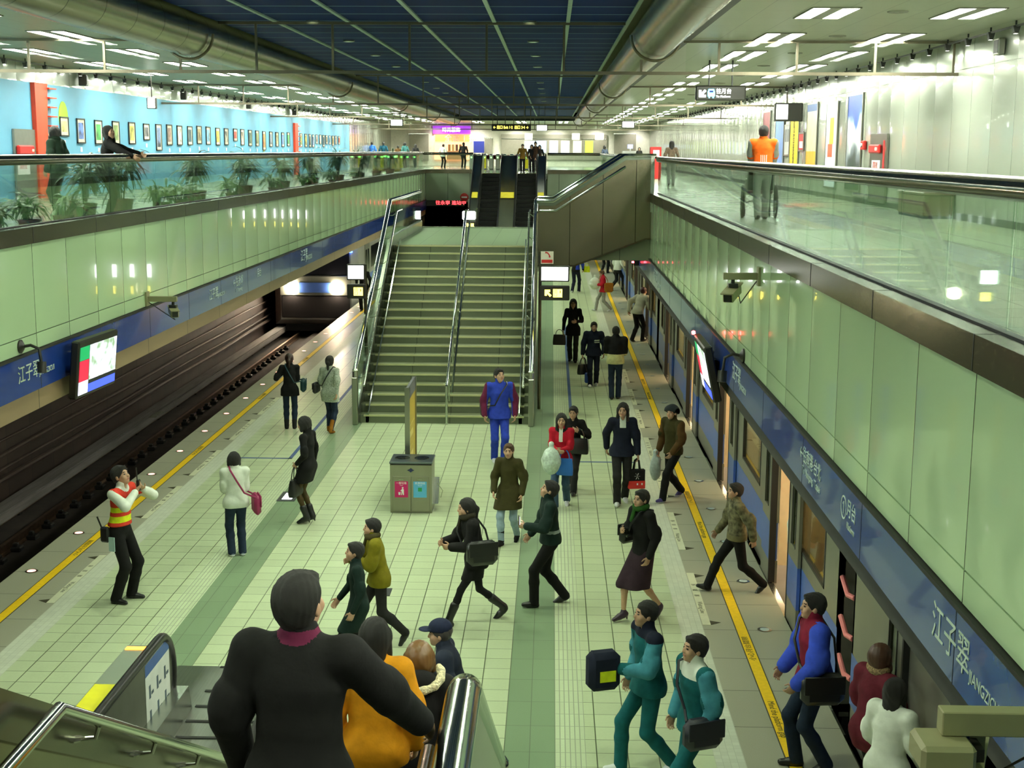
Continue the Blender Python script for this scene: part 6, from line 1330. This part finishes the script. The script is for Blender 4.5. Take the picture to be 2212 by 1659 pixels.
p2 = PP('person in a white padded jacket and jeans seen from behind, pink bag across the back', (513,1200), (512,989), 338, female=True, arms=('belly','belly'), hairstyle='bob', top=WHITE, hem=.475, bulk=.012, collar=.02, bottom=JEANS, shoe=M('shoe_grey', srgb(110,120,132), .5), sole=SHOEW)
slingbag('pink shoulder bag with a pink strap worn by the person in the white jacket', p2, 1, (.30,.10,.28), PINKB, drop=-.02, fb=-.06)
p3 = PP('person in a black coat with a bob, heeled ankle boots and dark stockings, facing left', (668,1130), (662,906), 285, female=True, arms=('pocket','carry'), lean=0, head=(0,12), hairstyle='bob', top=BLACK, topkind='coat', hem=.40, flare=.01, collar=.05, stockings=STOCK, shoe=LEATHER, shoekind='heelboot', boot_h=.13, legs={-1:((-.06,.02,.085),0.), 1:((.06,-.02,.085),0.)})
handbag('handbag', 'black leather handbag carried by the person in the black coat with a bob', p3['hand'][-1]+Vector((0,0,.0)), 285, (.34,.14,.26), LEATHER, hh=.20)
p4 = PP('person in a black coat and jeans standing by the yellow line with the back turned', (628,926), (626,763), 352, female=True, arms=('strap','belly'), hairstyle='ponytail', hair=M('hair_dark_red', (.030,.012,.010), .4, var=.2), top=BLACK, topkind='coat', hem=.44, flare=.03, bottom=JEANS, slim=1., shoe=CHAR, shoekind='boot', boot_h=.10)
slingbag('teal shoulder bag of the person standing by the yellow line', p4, 1, (.30,.12,.26), M('bag_teal', srgb(24,60,72), .5), drop=.10)
p5 = PP('person in a speckled grey coat and tan boots walking away beside the far staircase', (713,934), (708,768), 12, female=True, walk=.35, lead=-1, arms=('front','back'), hairstyle='ponytail', top=m_speck, topkind='coat', hem=.40, flare=.03, bottom=JEANS, slim=1., shoe=TAN, shoekind='boot', boot_h=.22)
slingbag('black crossbody bag of the person in the speckled grey coat', p5, -1, (.26,.10,.22), LEATHER, drop=.10)
# ---- in the middle
def bluepick(c, q):
    m = np.zeros(len(c), int); sl = sleeves(c, q); m[sl & (abs(q['x']) > .225)] = 1; return m
p6 = PP('person in a royal blue tracksuit with maroon sleeve stripes before the far staircase', (1078,999), (1083,794), 172, walk=.22, lead=-1, arms=('down','down'), head=(18,-14), hairstyle='short', top=BLUE, topmats=[BLUE,MAROON], toppick=bluepick, hem=.475, bulk=.01, collar=.03, bottom=BLUE, shoe=SHOEW)
slingbag('black bag strap and bag of the person in the blue tracksuit', p6, 1, (.28,.10,.22), LEATHER, drop=.06, fb=-.08)
p7 = PP('person in a dark olive coat, pale jeans and black boots right of the bin', (1100,1172), (1103,955), 196, female=True, walk=.5, lead=1, arms=('down','front'), head=(10,-6), hairstyle='short', hair=HAIRBR, top=OLIVE, topkind='coat', hem=.36, flare=.04, bulk=.01, collar=.04, bottom=JEANSL, slim=1., shoe=BLACK, shoekind='boot', boot_h=.16)
p8 = PP('person in a red jacket hugging a white plastic bag', (1212,1094), (1199,890), 190, female=True, walk=.45, lead=1, arms=('belly','belly'), head=(8,-4), hairstyle='long', top=RED, topmats=[RED,WHITE,BLACK], toppick=lambda c, q: np.where((abs(q['x']) < .035) & (q['y'] > .06) & (q['z'] > .70), 1, np.where((np.linalg.norm(c-q['neck'], axis=1) < .105) & (q['z'] < .84), 2, 0)), hem=.47, bottom=JEANSM, shoe=SHOEW)
def plasticbag(lab, c, sx, sy, sz, mat, seed=1, rzz=0.):
    rg = np.random.default_rng(seed); t = thing('plastic_bag', lab, 'bag', c, rzz); G = Field([-sx-.05,-sy-.05,-sz-.05],[sx+.05,sy+.05,sz+.09], .012); G.ell((0,0,0), (sx,sy,sz), None, .02)
    for k in range(9): q = rg.uniform(-1,1,3)*np.array([sx,sy,sz])*.6; G.ell(q, (sx*.5,sy*.6,sz*.35), None, .02)
    G.cap((0,0,sz*.8),(0,.02,sz+.05), .03, .045, .03); G.build('bag_film', mat, t); return t
m_film = M('plastic_white', srgb(206,222,212), .3, var=.2, scale=25, bump=.6); m_film2 = M('plastic_clear', srgb(190,204,204), .3, var=.15, scale=20, bump=.5)
plasticbag('crumpled white plastic bag hugged by the person in the red jacket', (p8['hand'][1]+p8['hand'][-1])/2+p8['fwd']*.10+p8['right']*.10+Vector((0,0,-.14)), .15,.12,.22, m_film)
handbag('tote_bag', 'bright blue tote bag on the arm of the person in the red jacket', p8['wrist'][-1]-p8['right']*.06-p8['fwd']*.06, 190, (.27,.09,.27), M('bag_blue', srgb(44,112,206), .5), hh=.14)
p8b = PP('person in dark clothes half hidden behind the red jacket', (1238,1062), (1214,883), 195, female=True, walk=.7, lead=-1, arms=('strap','back'), hairstyle='short', top=BLACK, hem=.46, bottom=CHAR, shoe=LEATHER)
handbag('handbag', 'black bag sticking out behind the person in the red jacket', p8b['wrist'][-1]+Vector((0,0,.05)), 195, (.34,.14,.26), LEATHER, hh=.16)
p9 = PP('person in a dark green jacket and black trousers looking at a phone, walking left', (1188,1306), (1181,1034), 262, walk=.55, lead=-1, arms=('hold','front'), head=(0,-22), hairstyle='short', top=GREEN, topmats=[GREEN, C('band_grey',150,160,160)], toppick=lambda c, q: (abs(q['z']-.60) < .010).astype(int), hem=.50, bulk=.01, collar=.03, bottom=BLACK, shoe=LEATHER)
t = thing('mobile_phone', 'small phone with a bright screen held by the person in the dark green jacket', 'phone', p9['hand'][-1]+p9['fwd']*.03+Vector((0,0,.06)), R(-262)); b = MB(); b.box((-.035,-.006,-.06),(.035,.006,.06),0,.004); b.build('phone_body', LEATHER, t); b = MB(); b.box((-.03,-.008,-.05),(.03,-.006,.05)); b.build('phone_screen', m_white_glow, t)
p10 = PP('person with long hair in a navy sweater with a red and black shopping bag', (1341,1087), (1347,867), 178, female=True, walk=.4, lead=1, arms=('carry','back'), head=(-12,-4), hairstyle='long', top=NAVY, topmats=[NAVY,WHITE], toppick=lambda c, q: ((abs(q['x']) < .05) & (q['y'] > .05) & (q['z'] > .76)).astype(int), hem=.475, bulk=.012, bottom=CHAR, shoe=SHOEW)
def shopbag(lab, c, face, w, d, hg, mats, hh=.18):
    t = thing('shopping_bag', lab, 'bag', c, -R(face)); z0 = -hh-hg; b = MB(); b.box((-w/2,-d/2,z0),(w/2,d/2,z0+hg*.42),1); b.box((-w/2+.004,-d/2+.004,z0+hg*.42),(w/2-.004,d/2-.004,-hh),0); b.build('bag_body', mats, t)
    for s in (-1, 1): b = MB(); b.tube([(-w*.2,s*d*.4,-hh-.02),(-w*.12,s*.02,-.03),(0,s*.012,0),(w*.12,s*.02,-.03),(w*.2,s*d*.4,-hh-.02)], .012, 6); b.build('handle', mats[0], t, True)
    for s in (-1, 1):
        b = MB(); 
        for k in range(6):
            a = k*1.05; b.prism([(0,z0+hg*.68),(.035*math.cos(a)+.01*math.sin(a),z0+hg*.68+.05*math.sin(a)),(.05*math.cos(a),z0+hg*.68+.06*math.sin(a)-.004)], 1, s*d/2-.001, s*d/2+.002)
        b.build('flower_mark', m_wh, t)
        b = MB(); b.box((-w*.34,s*d/2-.001,z0+hg*.20),(-w*.26,s*d/2+.002,z0+hg*.30)); b.box((-w*.06,s*d/2-.001,z0+hg*.20),(w*.02,s*d/2+.002,z0+hg*.30)); b.build('white_marks', m_wh, t)
    return t
shopbag('black and red shopping bag with white flower, held by the navy sweater', p10['hand'][-1], 170, .27, .11, .31, [BLACK, M('bag_red', srgb(210,40,36), .5)])
p11 = PP('person in a dark beanie, olive jacket and purple striped trainers striding left', (1452,1078), (1460,872), 232, walk=.75, lead=-1, arms=('front','down'), head=(14,-6), hairstyle='crop', cap=(C('beanie_dark',34,40,44),'beanie'), top=OLIVE, topmats=[OLIVE, BROWN], toppick=lambda c, q: sleeves(c, q).astype(int), hem=.48, bulk=.014, collar=.04, bottom=BLACK, shoe=SHOEP, sole=SHOEW)
plasticbag('thin pale plastic bag carried by the person in the beanie', p11['hand'][1]+Vector((-.05,0,-.24)), .09,.07,.22, m_film2, 4)
p12 = PP('person in a black jacket, plum skirt and heels with a green scarf, walking left', (1386,1338), (1390,1063), 236, female=True, walk=.6, lead=1, arms=('down','chest'), head=(6,-8), hairstyle='short', top=BLACK, hem=.52, bulk=.01, bottom=PLUM, bottomkind='skirt', skirt_hem=.27, shoe=M('shoe_plum', srgb(60,44,60), .35), shoekind='heel', scarf=C('scarf_green', 40, 84, 30))
slingbag('black shoulder bag of the person in the plum skirt', p12, 1, (.30,.12,.24), LEATHER, drop=.16)
p13 = PP('person in a camouflage jacket stepping off the train with a long stride', (1588,1278), (1588,1042), 262, walk=1.05, lead=1, arms=('back','front'), head=(0,-8), hairstyle='short', top=CAMO, topmats=[CAMO, C('khaki_hem',110,104,74)], toppick=lambda c, q: (q['z'] < .53).astype(int), hem=.475, bulk=.012, bottom=BLACK, shoe=LEATHER)
p14 = PP('person with long hair in black walking towards us, dark handbag at the left', (1237,781), (1243,644), 184, female=True, walk=.35, lead=-1, arms=('hold','carry'), hairstyle='long', top=BLACK, topkind='coat', hem=.42, flare=.02, bottom=CHAR, shoe=CHAR)
handbag('handbag', 'dark brown handbag of the person in black beside the blue tape line', p14['hand'][1]+p14['right']*.12+Vector((0,0,.10)), 184, (.36,.14,.28), M('bag_darkbrown', srgb(52,44,46), .4), hh=.14)
p15 = PP('person in a navy tracksuit with white chest stripes, carrying a black bag', (1281,834), (1289,694), 182, walk=.35, lead=1, arms=('down','carry'), head=(4,0), hairstyle='short', top=NAVY, topmats=[NAVY,WHITE], toppick=lambda c, q: ((q['x'] < -.02) & (q['x'] > -.15) & (q['y'] > .03) & ((abs(q['z']-.715) < .009) | (abs(q['z']-.685) < .009)) & ~sleeves(c, q, .075)).astype(int), hem=.475, bulk=.012, collar=.03, bottom=NAVY, shoe=SHOEW)
handbag('gym_bag', 'black bag with a blue bottle pouch carried by the person in the navy tracksuit', p15['hand'][1], 150, (.30,.14,.24), LEATHER, hh=.18)
t = thing('bottle_pouch', 'blue pouch hanging beside the black bag of the navy tracksuit', 'pouch', p15['hand'][1]+Vector((.10,-.06,-.50))); b = MB(); b.box((-.06,-.05,-.13),(.06,.05,.13),0,.03); b.build('pouch_body', M('pouch_blue', srgb(40,70,150), .5), t); b = MB(); b.tube([(0,0,.12),(-.08,.05,.48)], .008, 6); b.build('strap', LEATHER, t)
p16 = PP('person in a jacket black above and cream below, seen from behind', (1328,862), (1328,705), 2, arms=('belly','belly'), walk=.15, hairstyle='crop', top=BLACK, topmats=[BLACK,CREAM], toppick=lambda c, q: (q['z'] < .625).astype(int), hem=.49, bulk=.03, bottom=JEANS, shoe=LEATHER)
p17 = PP('person in a red coat and pale grey trousers hugging a white bundle, walking left', (1303,672), (1309,586), 262, female=True, walk=.75, lead=1, arms=('hold','hold'), head=(0,10), hairstyle='short', hair=HAIRBR, top=RED, hem=.46, bulk=.012, bottom=GREYC, shoe=SHOEW)
plasticbag('round white bundle hugged by the person in the red coat', p17['chest']+p17['fwd']*.30+Vector((0,0,-.10)), .20,.17,.22, WHITE, 8)
slingbag('tan shoulder bag of the person in the red coat', p17, -1, (.32,.14,.34), TAN, drop=.12, fb=-.14)
p18 = PP('person in a white shirt stooping towards the train with the back turned', (1376,738), (1378,633), 42, h=1.70, walk=.4, lead=1, lean=26, arms=('swingb','front'), hairstyle='crop', hair=M('hair_maroon', (.06,.012,.02), .5), top=M('shirt_cream', srgb(206,200,180), .85, var=.08), hem=.50, bulk=.02, bottom=BLACK, shoe=LEATHER)
p19 = PP('person in dark trousers walking away under the side flight', (1243,632), (1250,548), 20, h=1.72, walk=.5, lead=1, lean=8, arms=('back','front'), hairstyle='short', top=BLACK, topmats=[BLACK,BLUE], toppick=lambda c, q: ((q['z'] > .55) & (q['x'] > .04)).astype(int), hem=.49, bottom=NAVY, shoe=SHOEW)
handbag('tote_bag', 'lime green bag beside the person under the side flight', p19['hand'][1]+p19['right']*.18+Vector((0,0,.32)), 20, (.26,.10,.24), LIME, hh=.12)
p20 = PP('person in a white shirt stepping into the train under the side flight', (1333,628), (1340,530), 60, h=1.72, walk=.7, lead=1, lean=6, arms=('down','front'), hairstyle='short', top=WHITE, hem=.50, bulk=.02, bottom=CHAR, shoe=LEATHER)
p20b = PP('person in dark olive clothes beyond the one boarding, far along the platform', (1306,590), (1312,535), 30, h=1.68, walk=.4, arms=('down','down'), hairstyle='short', top=OLIVE, hem=.48, bottom=CHAR, shoe=LEATHER)
p20c = PP('person in dark clothes partly hidden by the left sign box beside the far stairs', (786,672), (787,628), 180, h=1.68, female=True, arms=('down','down'), hairstyle='long', top=BLACK, hem=.46, bottom=BLACK, shoe=LEATHER)
# ---- nearer crowd
p21 = PP('person all in black running left, a black bag at the hip and pink mitten', (1030,1345), (1042,1103), 250, h=1.62, female=True, walk=1.0, lead=-1, lean=12, arms=('belly','hold'), hairstyle='ponytail', top=BLACK, hem=.45, bulk=.02, bottom=BLACK, bottomkind='skirt', skirt_hem=.36, stockings=C('leggings',24,24,26), shoe=LEATHER, shoekind='boot', boot_h=.2, scarf=C('scarf_dark',46,42,30))
slingbag('big black bag on the hip of the running person', p21, -1, (.38,.16,.30), LEATHER, drop=.16, fb=.02)
p22 = PP('person in a yellow olive jacket walking left behind a darker one', (822,1392), (797,1134), 258, female=True, walk=.85, lead=1, lean=8, arms=('chest','hold'), head=(0,-6), hairstyle='short', top=YOLIVE, hem=.49, bulk=.02, collar=.03, bottom=CHAR, slim=.6, shoe=LEATHER, shoekind='heel', scarf=C('scarf_olive',70,64,36))
p23 = PP('person in a long dark teal coat in front of the yellow olive jacket', (778,1452), (764,1192), 258, walk=.4, lead=-1, female=True, arms=('down','front'), head=(0,-10), hairstyle='short', top=GREEN, topkind='coat', hem=.34, flare=.02, bottom=BLACK, shoe=LEATHER)
p27 = person('person in a navy cap and jacket at the foot of the near stairs', (-.80,11.4,0), 268, h=1.60, res=.0085, walk=.4, lead=1, lean=14, arms=('down','front'), hairstyle='crop', hair=M('hair_grey', (.06,.05,.05), .5), cap=(C('cap_navy',30,36,60),'cap'), top=C('jacket_slate',36,42,58), hem=.46, bulk=.02, bottom=NAVY, shoe=LEATHER)
p24 = person('large person in a black suit jacket in the foreground, hand on the stair rail', (-.98,5.0,2.30), 8, h=1.76, res=.0075, arms=('down',(.27,.40,-.50)), lean=4, head=(-14,-8), hairstyle='short', top=BLACK, hem=.44, bulk=.018, topmats=[BLACK,MAROON], toppick=lambda c, q: (np.linalg.norm((c-q['neck'])*np.array([1,1,1.4]), axis=1) < .088).astype(int), collar=-.012, bottom=CHAR, shoe=LEATHER)
p25 = person('person with long dark hair in a mustard yellow jacket beside the large black suit', (-1.00,7.35,1.43), 5, h=1.60, res=.0075, female=True, arms=('down','down'), hairstyle='long', top=GOLD, hem=.46, bulk=.02, bottom=CHAR, shoe=LEATHER)
p26 = person('person with brown hair and a cream fur trimmed hood on a black coat', (-.80,8.0,1.06), 356, h=1.58, res=.0075, female=True, arms=('belly','down'), lean=6, hairstyle='bob', hair=M('hair_auburn', (.16,.075,.022), .4, var=.3, scale=50, aniso=(30,30,4)), top=BLACK, topkind='coat', hem=.44, bulk=.03, bottom=BLACK, shoe=LEATHER, hood=(BLACK, FUR))
handbag('handbag', 'white trimmed black bag held by the person with the fur hood', p26['hand'][-1]+Vector((-.02,0,.12)), 356, (.26,.12,.18), M('bag_mono', srgb(150,150,148), .4, var=.6, scale=20), hh=.10)
def tealpick(c, q):
    m = np.zeros(len(c), int); m[sleeves(c, q) & (abs(q['x']) > .19)] = 1; m[(q['z'] > .80)] = 2; return m
p28 = PP('person in a teal tracksuit with dark collar carrying a yellow patched pack', (1398,1668), (1432,1324), 252, h=1.68, walk=.6, lead=1, arms=('hold','down'), head=(0,-8), hairstyle='crop', top=TEAL, topmats=[TEAL,TEALL,NAVY], toppick=tealpick, hem=.475, bulk=.014, collar=.02, bottom=TEAL, shoe=SHOEW)
t = thing('backpack', 'dark pack with a yellow patch held in front of the teal tracksuit with dark collar', 'bag', p28['hand'][-1]+p28['fwd']*.10, R(-252)); b = MB(); b.box((-.09,-.16,-.20),(.09,.14,.16),0,.05); b.build('bag_body', NAVY, t, True); b = MB(); b.box((-.097,-.10,-.10),(-.088,.05,.0)); b.build('yellow_patch', LIME, t)
def teal2(c, q):
    m = np.zeros(len(c), int); m[sleeves(c, q)] = 1; m[(q['z'] > .775) & (np.abs(q['x']) < .15)] = 2; return m
p29 = PP('person in a teal tracksuit with a wide white collar and dark bag, walking left', (1500,1760), (1537,1411), 248, h=1.66, walk=.5, lead=-1, arms=('down','down'), head=(0,-10), hairstyle='short', top=TEAL, topmats=[TEAL,TEALL,WHITE], toppick=teal2, hem=.475, bulk=.016, collar=.03, bottom=TEAL, shoe=SHOEW)
slingbag('dark school bag with pale straps of the person with the white collar', p29, -1, (.36,.16,.28), M('bag_school', srgb(34,36,50), .5), drop=.04, fb=.10)
p30 = PP('person in a blue jacket with red collar and front, black bag on the arm', (1752,1660), (1726,1340), 264, h=1.72, walk=.3, arms=('front','front'), head=(0,-8), hairstyle='short', top=C('jacket_royal',58,84,210), topmats=[C('jacket_royal',58,84,210), C('front_red',128,26,52)], toppick=lambda c, q: (((q['y'] > .06) & ~sleeves(c, q, .125)) | (np.linalg.norm(c-q['neck'], axis=1) < .115)).astype(int), hem=.47, bulk=.03, collar=.04, bottom=JEANS, shoe=LEATHER)
slingbag('black messenger bag with pale striped flap of the person in the blue jacket', p30, -1, (.40,.16,.30), LEATHER, drop=.02, fb=.02)
p31 = PP('person with brown hair, fur collar and dark red coat at the nearest train door', (1872,1780), (1885,1472), 60, h=1.62, female=True, arms=('front','front'), hairstyle='bob', hair=M('hair_maroonb', (.07,.03,.018), .45, var=.3), top=C('coat_wine',92,26,40), topkind='coat', hem=.42, bulk=.03, bottom=BLACK, shoe=LEATHER, scarf=FURB)
p32 = PP('person with long black hair in a white jacket at the nearest train door', (1905,1860), (1925,1555), 48, h=1.56, female=True, arms=('front','front'), hairstyle='long', top=WHITE, hem=.46, bulk=.02, bottom=JEANS, shoe=SHOEW)
# ---- in the train
p33 = person('person in a long white coat standing inside the second open train door', (3.30,16.45,-.01), 200, h=1.62, female=True, arms=('down','down'), hairstyle='short', hair=HAIRBR, top=WHITE, topkind='coat', hem=.30, flare=.02, bulk=.02, bottom=BLACK, shoe=LEATHER)
p34 = person('person in a bright orange top inside the third open train door', (3.62,22.7,-.01), 240, h=1.66, arms=('down','down'), hairstyle='short', top=ORANGE, topkind='coat', hem=.36, bulk=.02, bottom=C('trouser_wine',80,20,24), shoe=LEATHER)
p34b = person('seated looking dark figure standing inside the nearest open train door', (4.0,9.7,-.01), 300, h=1.62, arms=('down','belly'), hairstyle='short', top=BROWN, hem=.45, bottom=CHAR, shoe=LEATHER); p34b['root']['label'] = 'person in brown standing inside the nearest open train door'
# ---- upper level
U = lambda lab, foot, head, face, **k: PP(lab, foot, head, face, zf=CF, **k)
def pushpick(c, q):
    m = np.ones(len(c), int); m[sleeves(c, q, .08)] = 0
    return m
p35 = U('person in an orange vest pushing a wheelchair along the right concourse', (1644,474), (1648,266), 4, h=1.72, res=.011, walk=.35, arms=((-.02,.40,-.42),(.02,.40,-.42)), lean=10, hairstyle='short', top=GREYC, topmats=[GREYC,ORANGE,WHITE], toppick=lambda c, q: np.where(sleeves(c, q, .08), 0, np.where((abs((np.abs(q['x']) % .034)-.017) < .006) & (np.abs(q['x']) < .06) & (q['y'] < -.02) & (q['z'] < .68), 2, 1)), hem=.55, bulk=.02, bottom=GREYC, shoe=LEATHER)
W0 = p35['M'] @ Vector((0,.62,0)); wc = thing('wheelchair', 'wheelchair pushed by the person in the orange vest', 'wheelchair', W0, -R(4)); m_tyre = M('tyre', (.02,.02,.02), .6)
for s in (-1, 1):
    b = MB(); b.tube([(s*.31,.30*math.cos(a),.30+.30*math.sin(a)) for a in [2*math.pi*k/24 for k in range(25)]], .018, 8); wh = b.build('wheel', m_tyre, wc, True)
    b = MB(); 
    for k in range(10): a = 2*math.pi*k/10; b.tube([(s*.31,0,.30),(s*.31,.29*math.cos(a),.30+.29*math.sin(a))], .004, 4)
    b.build('spokes', m_ssw, wh)
    b = MB(); b.tube([(s*.24,.42+.085*math.sin(a),.10+.085*math.cos(a)) for a in [2*math.pi*k/14 for k in range(15)]], .014, 6); b.build('castor', m_tyre, wc, True)
    b = MB(); b.tube([(s*.24,-.32,.95),(s*.24,-.20,.93),(s*.24,-.18,.50),(s*.24,.32,.48),(s*.24,.42,.20)], .014, 8); b.tube([(s*.24,-.17,.72),(s*.24,.26,.72),(s*.24,.28,.48)], .014, 8); b.build('frame_side', m_ssw, wc, True)
    b = MB(); b.tube([(s*.24,-.36,.95),(s*.24,-.24,.94)], .02, 8); b.build('push_handle', m_blackbox, wc, True)
b = MB(); b.box((-.23,-.16,.46),(.23,.28,.51),0,.015); b.build('seat', MAROON, wc); b = MB(); b.box((-.23,-.21,.52),(.23,-.17,.92),0,.015); b.build('backrest', BLACK, wc); b = MB(); b.tube([(-.24,.0,.28),(.24,.1,.46)], .012, 6); b.tube([(.24,.0,.28),(-.24,.1,.46)], .012, 6); b.build('cross_brace', m_ssw, wc)
p36 = U('person with long hair in a checked top walking away along the right concourse', (1449,401), (1451,303), 6, female=True, walk=.3, arms=('down','down'), hairstyle='long', top=CHECK, hem=.49, bottom=GREYC, shoe=LEATHER)
p37 = person('person in a dark green jacket standing left of the leaning one behind the plants', (ony(24.5,122,275).x,24.5,CF), 285, h=ony(24.5,122,272).z-CF, res=.011, female=True, arms=('down','down'), hairstyle='bob', top=C('jacket_bottle',34,52,40), hem=.48, bulk=.02, bottom=BLACK, shoe=LEATHER, scarf=C('scarf_bottle',30,46,36))
p38 = person('person in black with long hair leaning an arm along the left handrail', (ony(22.6,222,283).x,22.6,CF), 75, h=1.62, res=.011, female=True, lean=10, arms=((.0,.50,-.18),(.30,.44,-.24)), head=(-40,-14), hairstyle='long', top=BLACK, hem=.46, bulk=.014, bottom=BLACK, shoe=LEATHER)
FARP = [((803,352),(803,303),0,'person in a bright blue jacket beyond the left balustrade, far end',C('far_blue',54,110,200),JEANS,'short'),((828,352),(828,300),0,'person in a dark teal jacket right of the bright blue one, far end',C('far_teal',20,70,90),JEANS,'short'),((875,352),(875,307),330,'person in a green grey top with pale collar, far left',C('far_green',60,110,110),CHAR,'bob'),((897,354),(898,311),340,'person in dark clothes with pale collar, far left before the grey lift doors',CHAR,CHAR,'long'),((858,352),(860,314),340,'small person in brown, far left by the pale pillar',BROWN,CHAR,'short'),((955,352),(957,311),20,'person in a white top before the small lit shop',WHITE,BLACK,'short'),((1002,357),(1001,304),10,'person with dark top and bag before the right half of the lit shop',CHAR,BLACK,'short'),
        ((1128,366),(1129,311),180,'person in mustard brown at the top of the right escalator',C('far_ochre',120,90,30),BLACK,'short'),((1149,367),(1149,312),185,'person in black with orange bag at the top of the right escalator',BLACK,BLACK,'bob'),((1157,367),(1157,306),185,'taller person in dark brown at the top of the right escalator',C('far_brown',60,40,28),BLACK,'short'),((1167,367),(1166,313),185,'person in dark clothes, rightmost at the top of the right escalator',CHAR,BLACK,'long'),((1305,352),(1307,314),330,'person in slate blue with long hair at the far right counter',C('far_slate',70,80,100),CHAR,'long'),((1380,352),(1381,318),180,'person with dark hair behind the far right desk',CHAR,CHAR,'bob')]
for ft, hdp, fc, lab, tm, bm_, hs_ in FARP:
    yy = 78.5 if 'escalator' in lab else 95.; a = ony(yy, *hdp)
    person(lab, (a.x, yy, CF), fc, h=min(max(a.z-CF,1.5),1.78), res=.02, female=hs_ in ('bob','long'), hairstyle=hs_, top=tm, hem=.47, bottom=bm_, shoe=LEATHER, walk=.2)
EXPO = 0.0
letters_to_mesh()
# ------------------------------------------------------------------ camera, world, view
cam = bpy.data.cameras.new('camera'); co = bpy.data.objects.new('camera', cam); COL.objects.link(co)
cam.sensor_fit = 'HORIZONTAL'; cam.sensor_width = 36.; cam.lens = 36.*FPX/2212; cam.clip_start = .05; cam.clip_end = 400
mw = Matrix.Identity(4)
for i in range(3): mw[i][0] = CR[i]; mw[i][1] = CU[i]; mw[i][2] = -_F[i]
mw[0][3], mw[1][3], mw[2][3] = 0, 0, EYE; co.matrix_world = mw
sc = bpy.context.scene; sc.camera = co
w = bpy.data.worlds.new('world'); sc.world = w; w.use_nodes = True; w.node_tree.nodes['Background'].inputs[0].default_value = (.45,.60,.45,1); w.node_tree.nodes['Background'].inputs[1].default_value = .0
sc.view_settings.view_transform = 'Standard'; sc.view_settings.look = 'None'; sc.view_settings.gamma = 1.; sc.view_settings.use_curve_mapping = False; sc.view_settings.exposure = EXPO
sc.cycles.use_denoising = True; sc.cycles.max_bounces = 8; sc.cycles.diffuse_bounces = 4; sc.cycles.glossy_bounces = 4; sc.cycles.transparent_max_bounces = 24; sc.cycles.transmission_bounces = 4; sc.cycles.caustics_reflective = False; sc.cycles.caustics_refractive = False
sc.cycles.sample_clamp_indirect = 4.; sc.cycles.sample_clamp_direct = 0.; sc.cycles.use_light_tree = True
sc.cycles.use_adaptive_sampling = True; sc.cycles.adaptive_threshold = .03
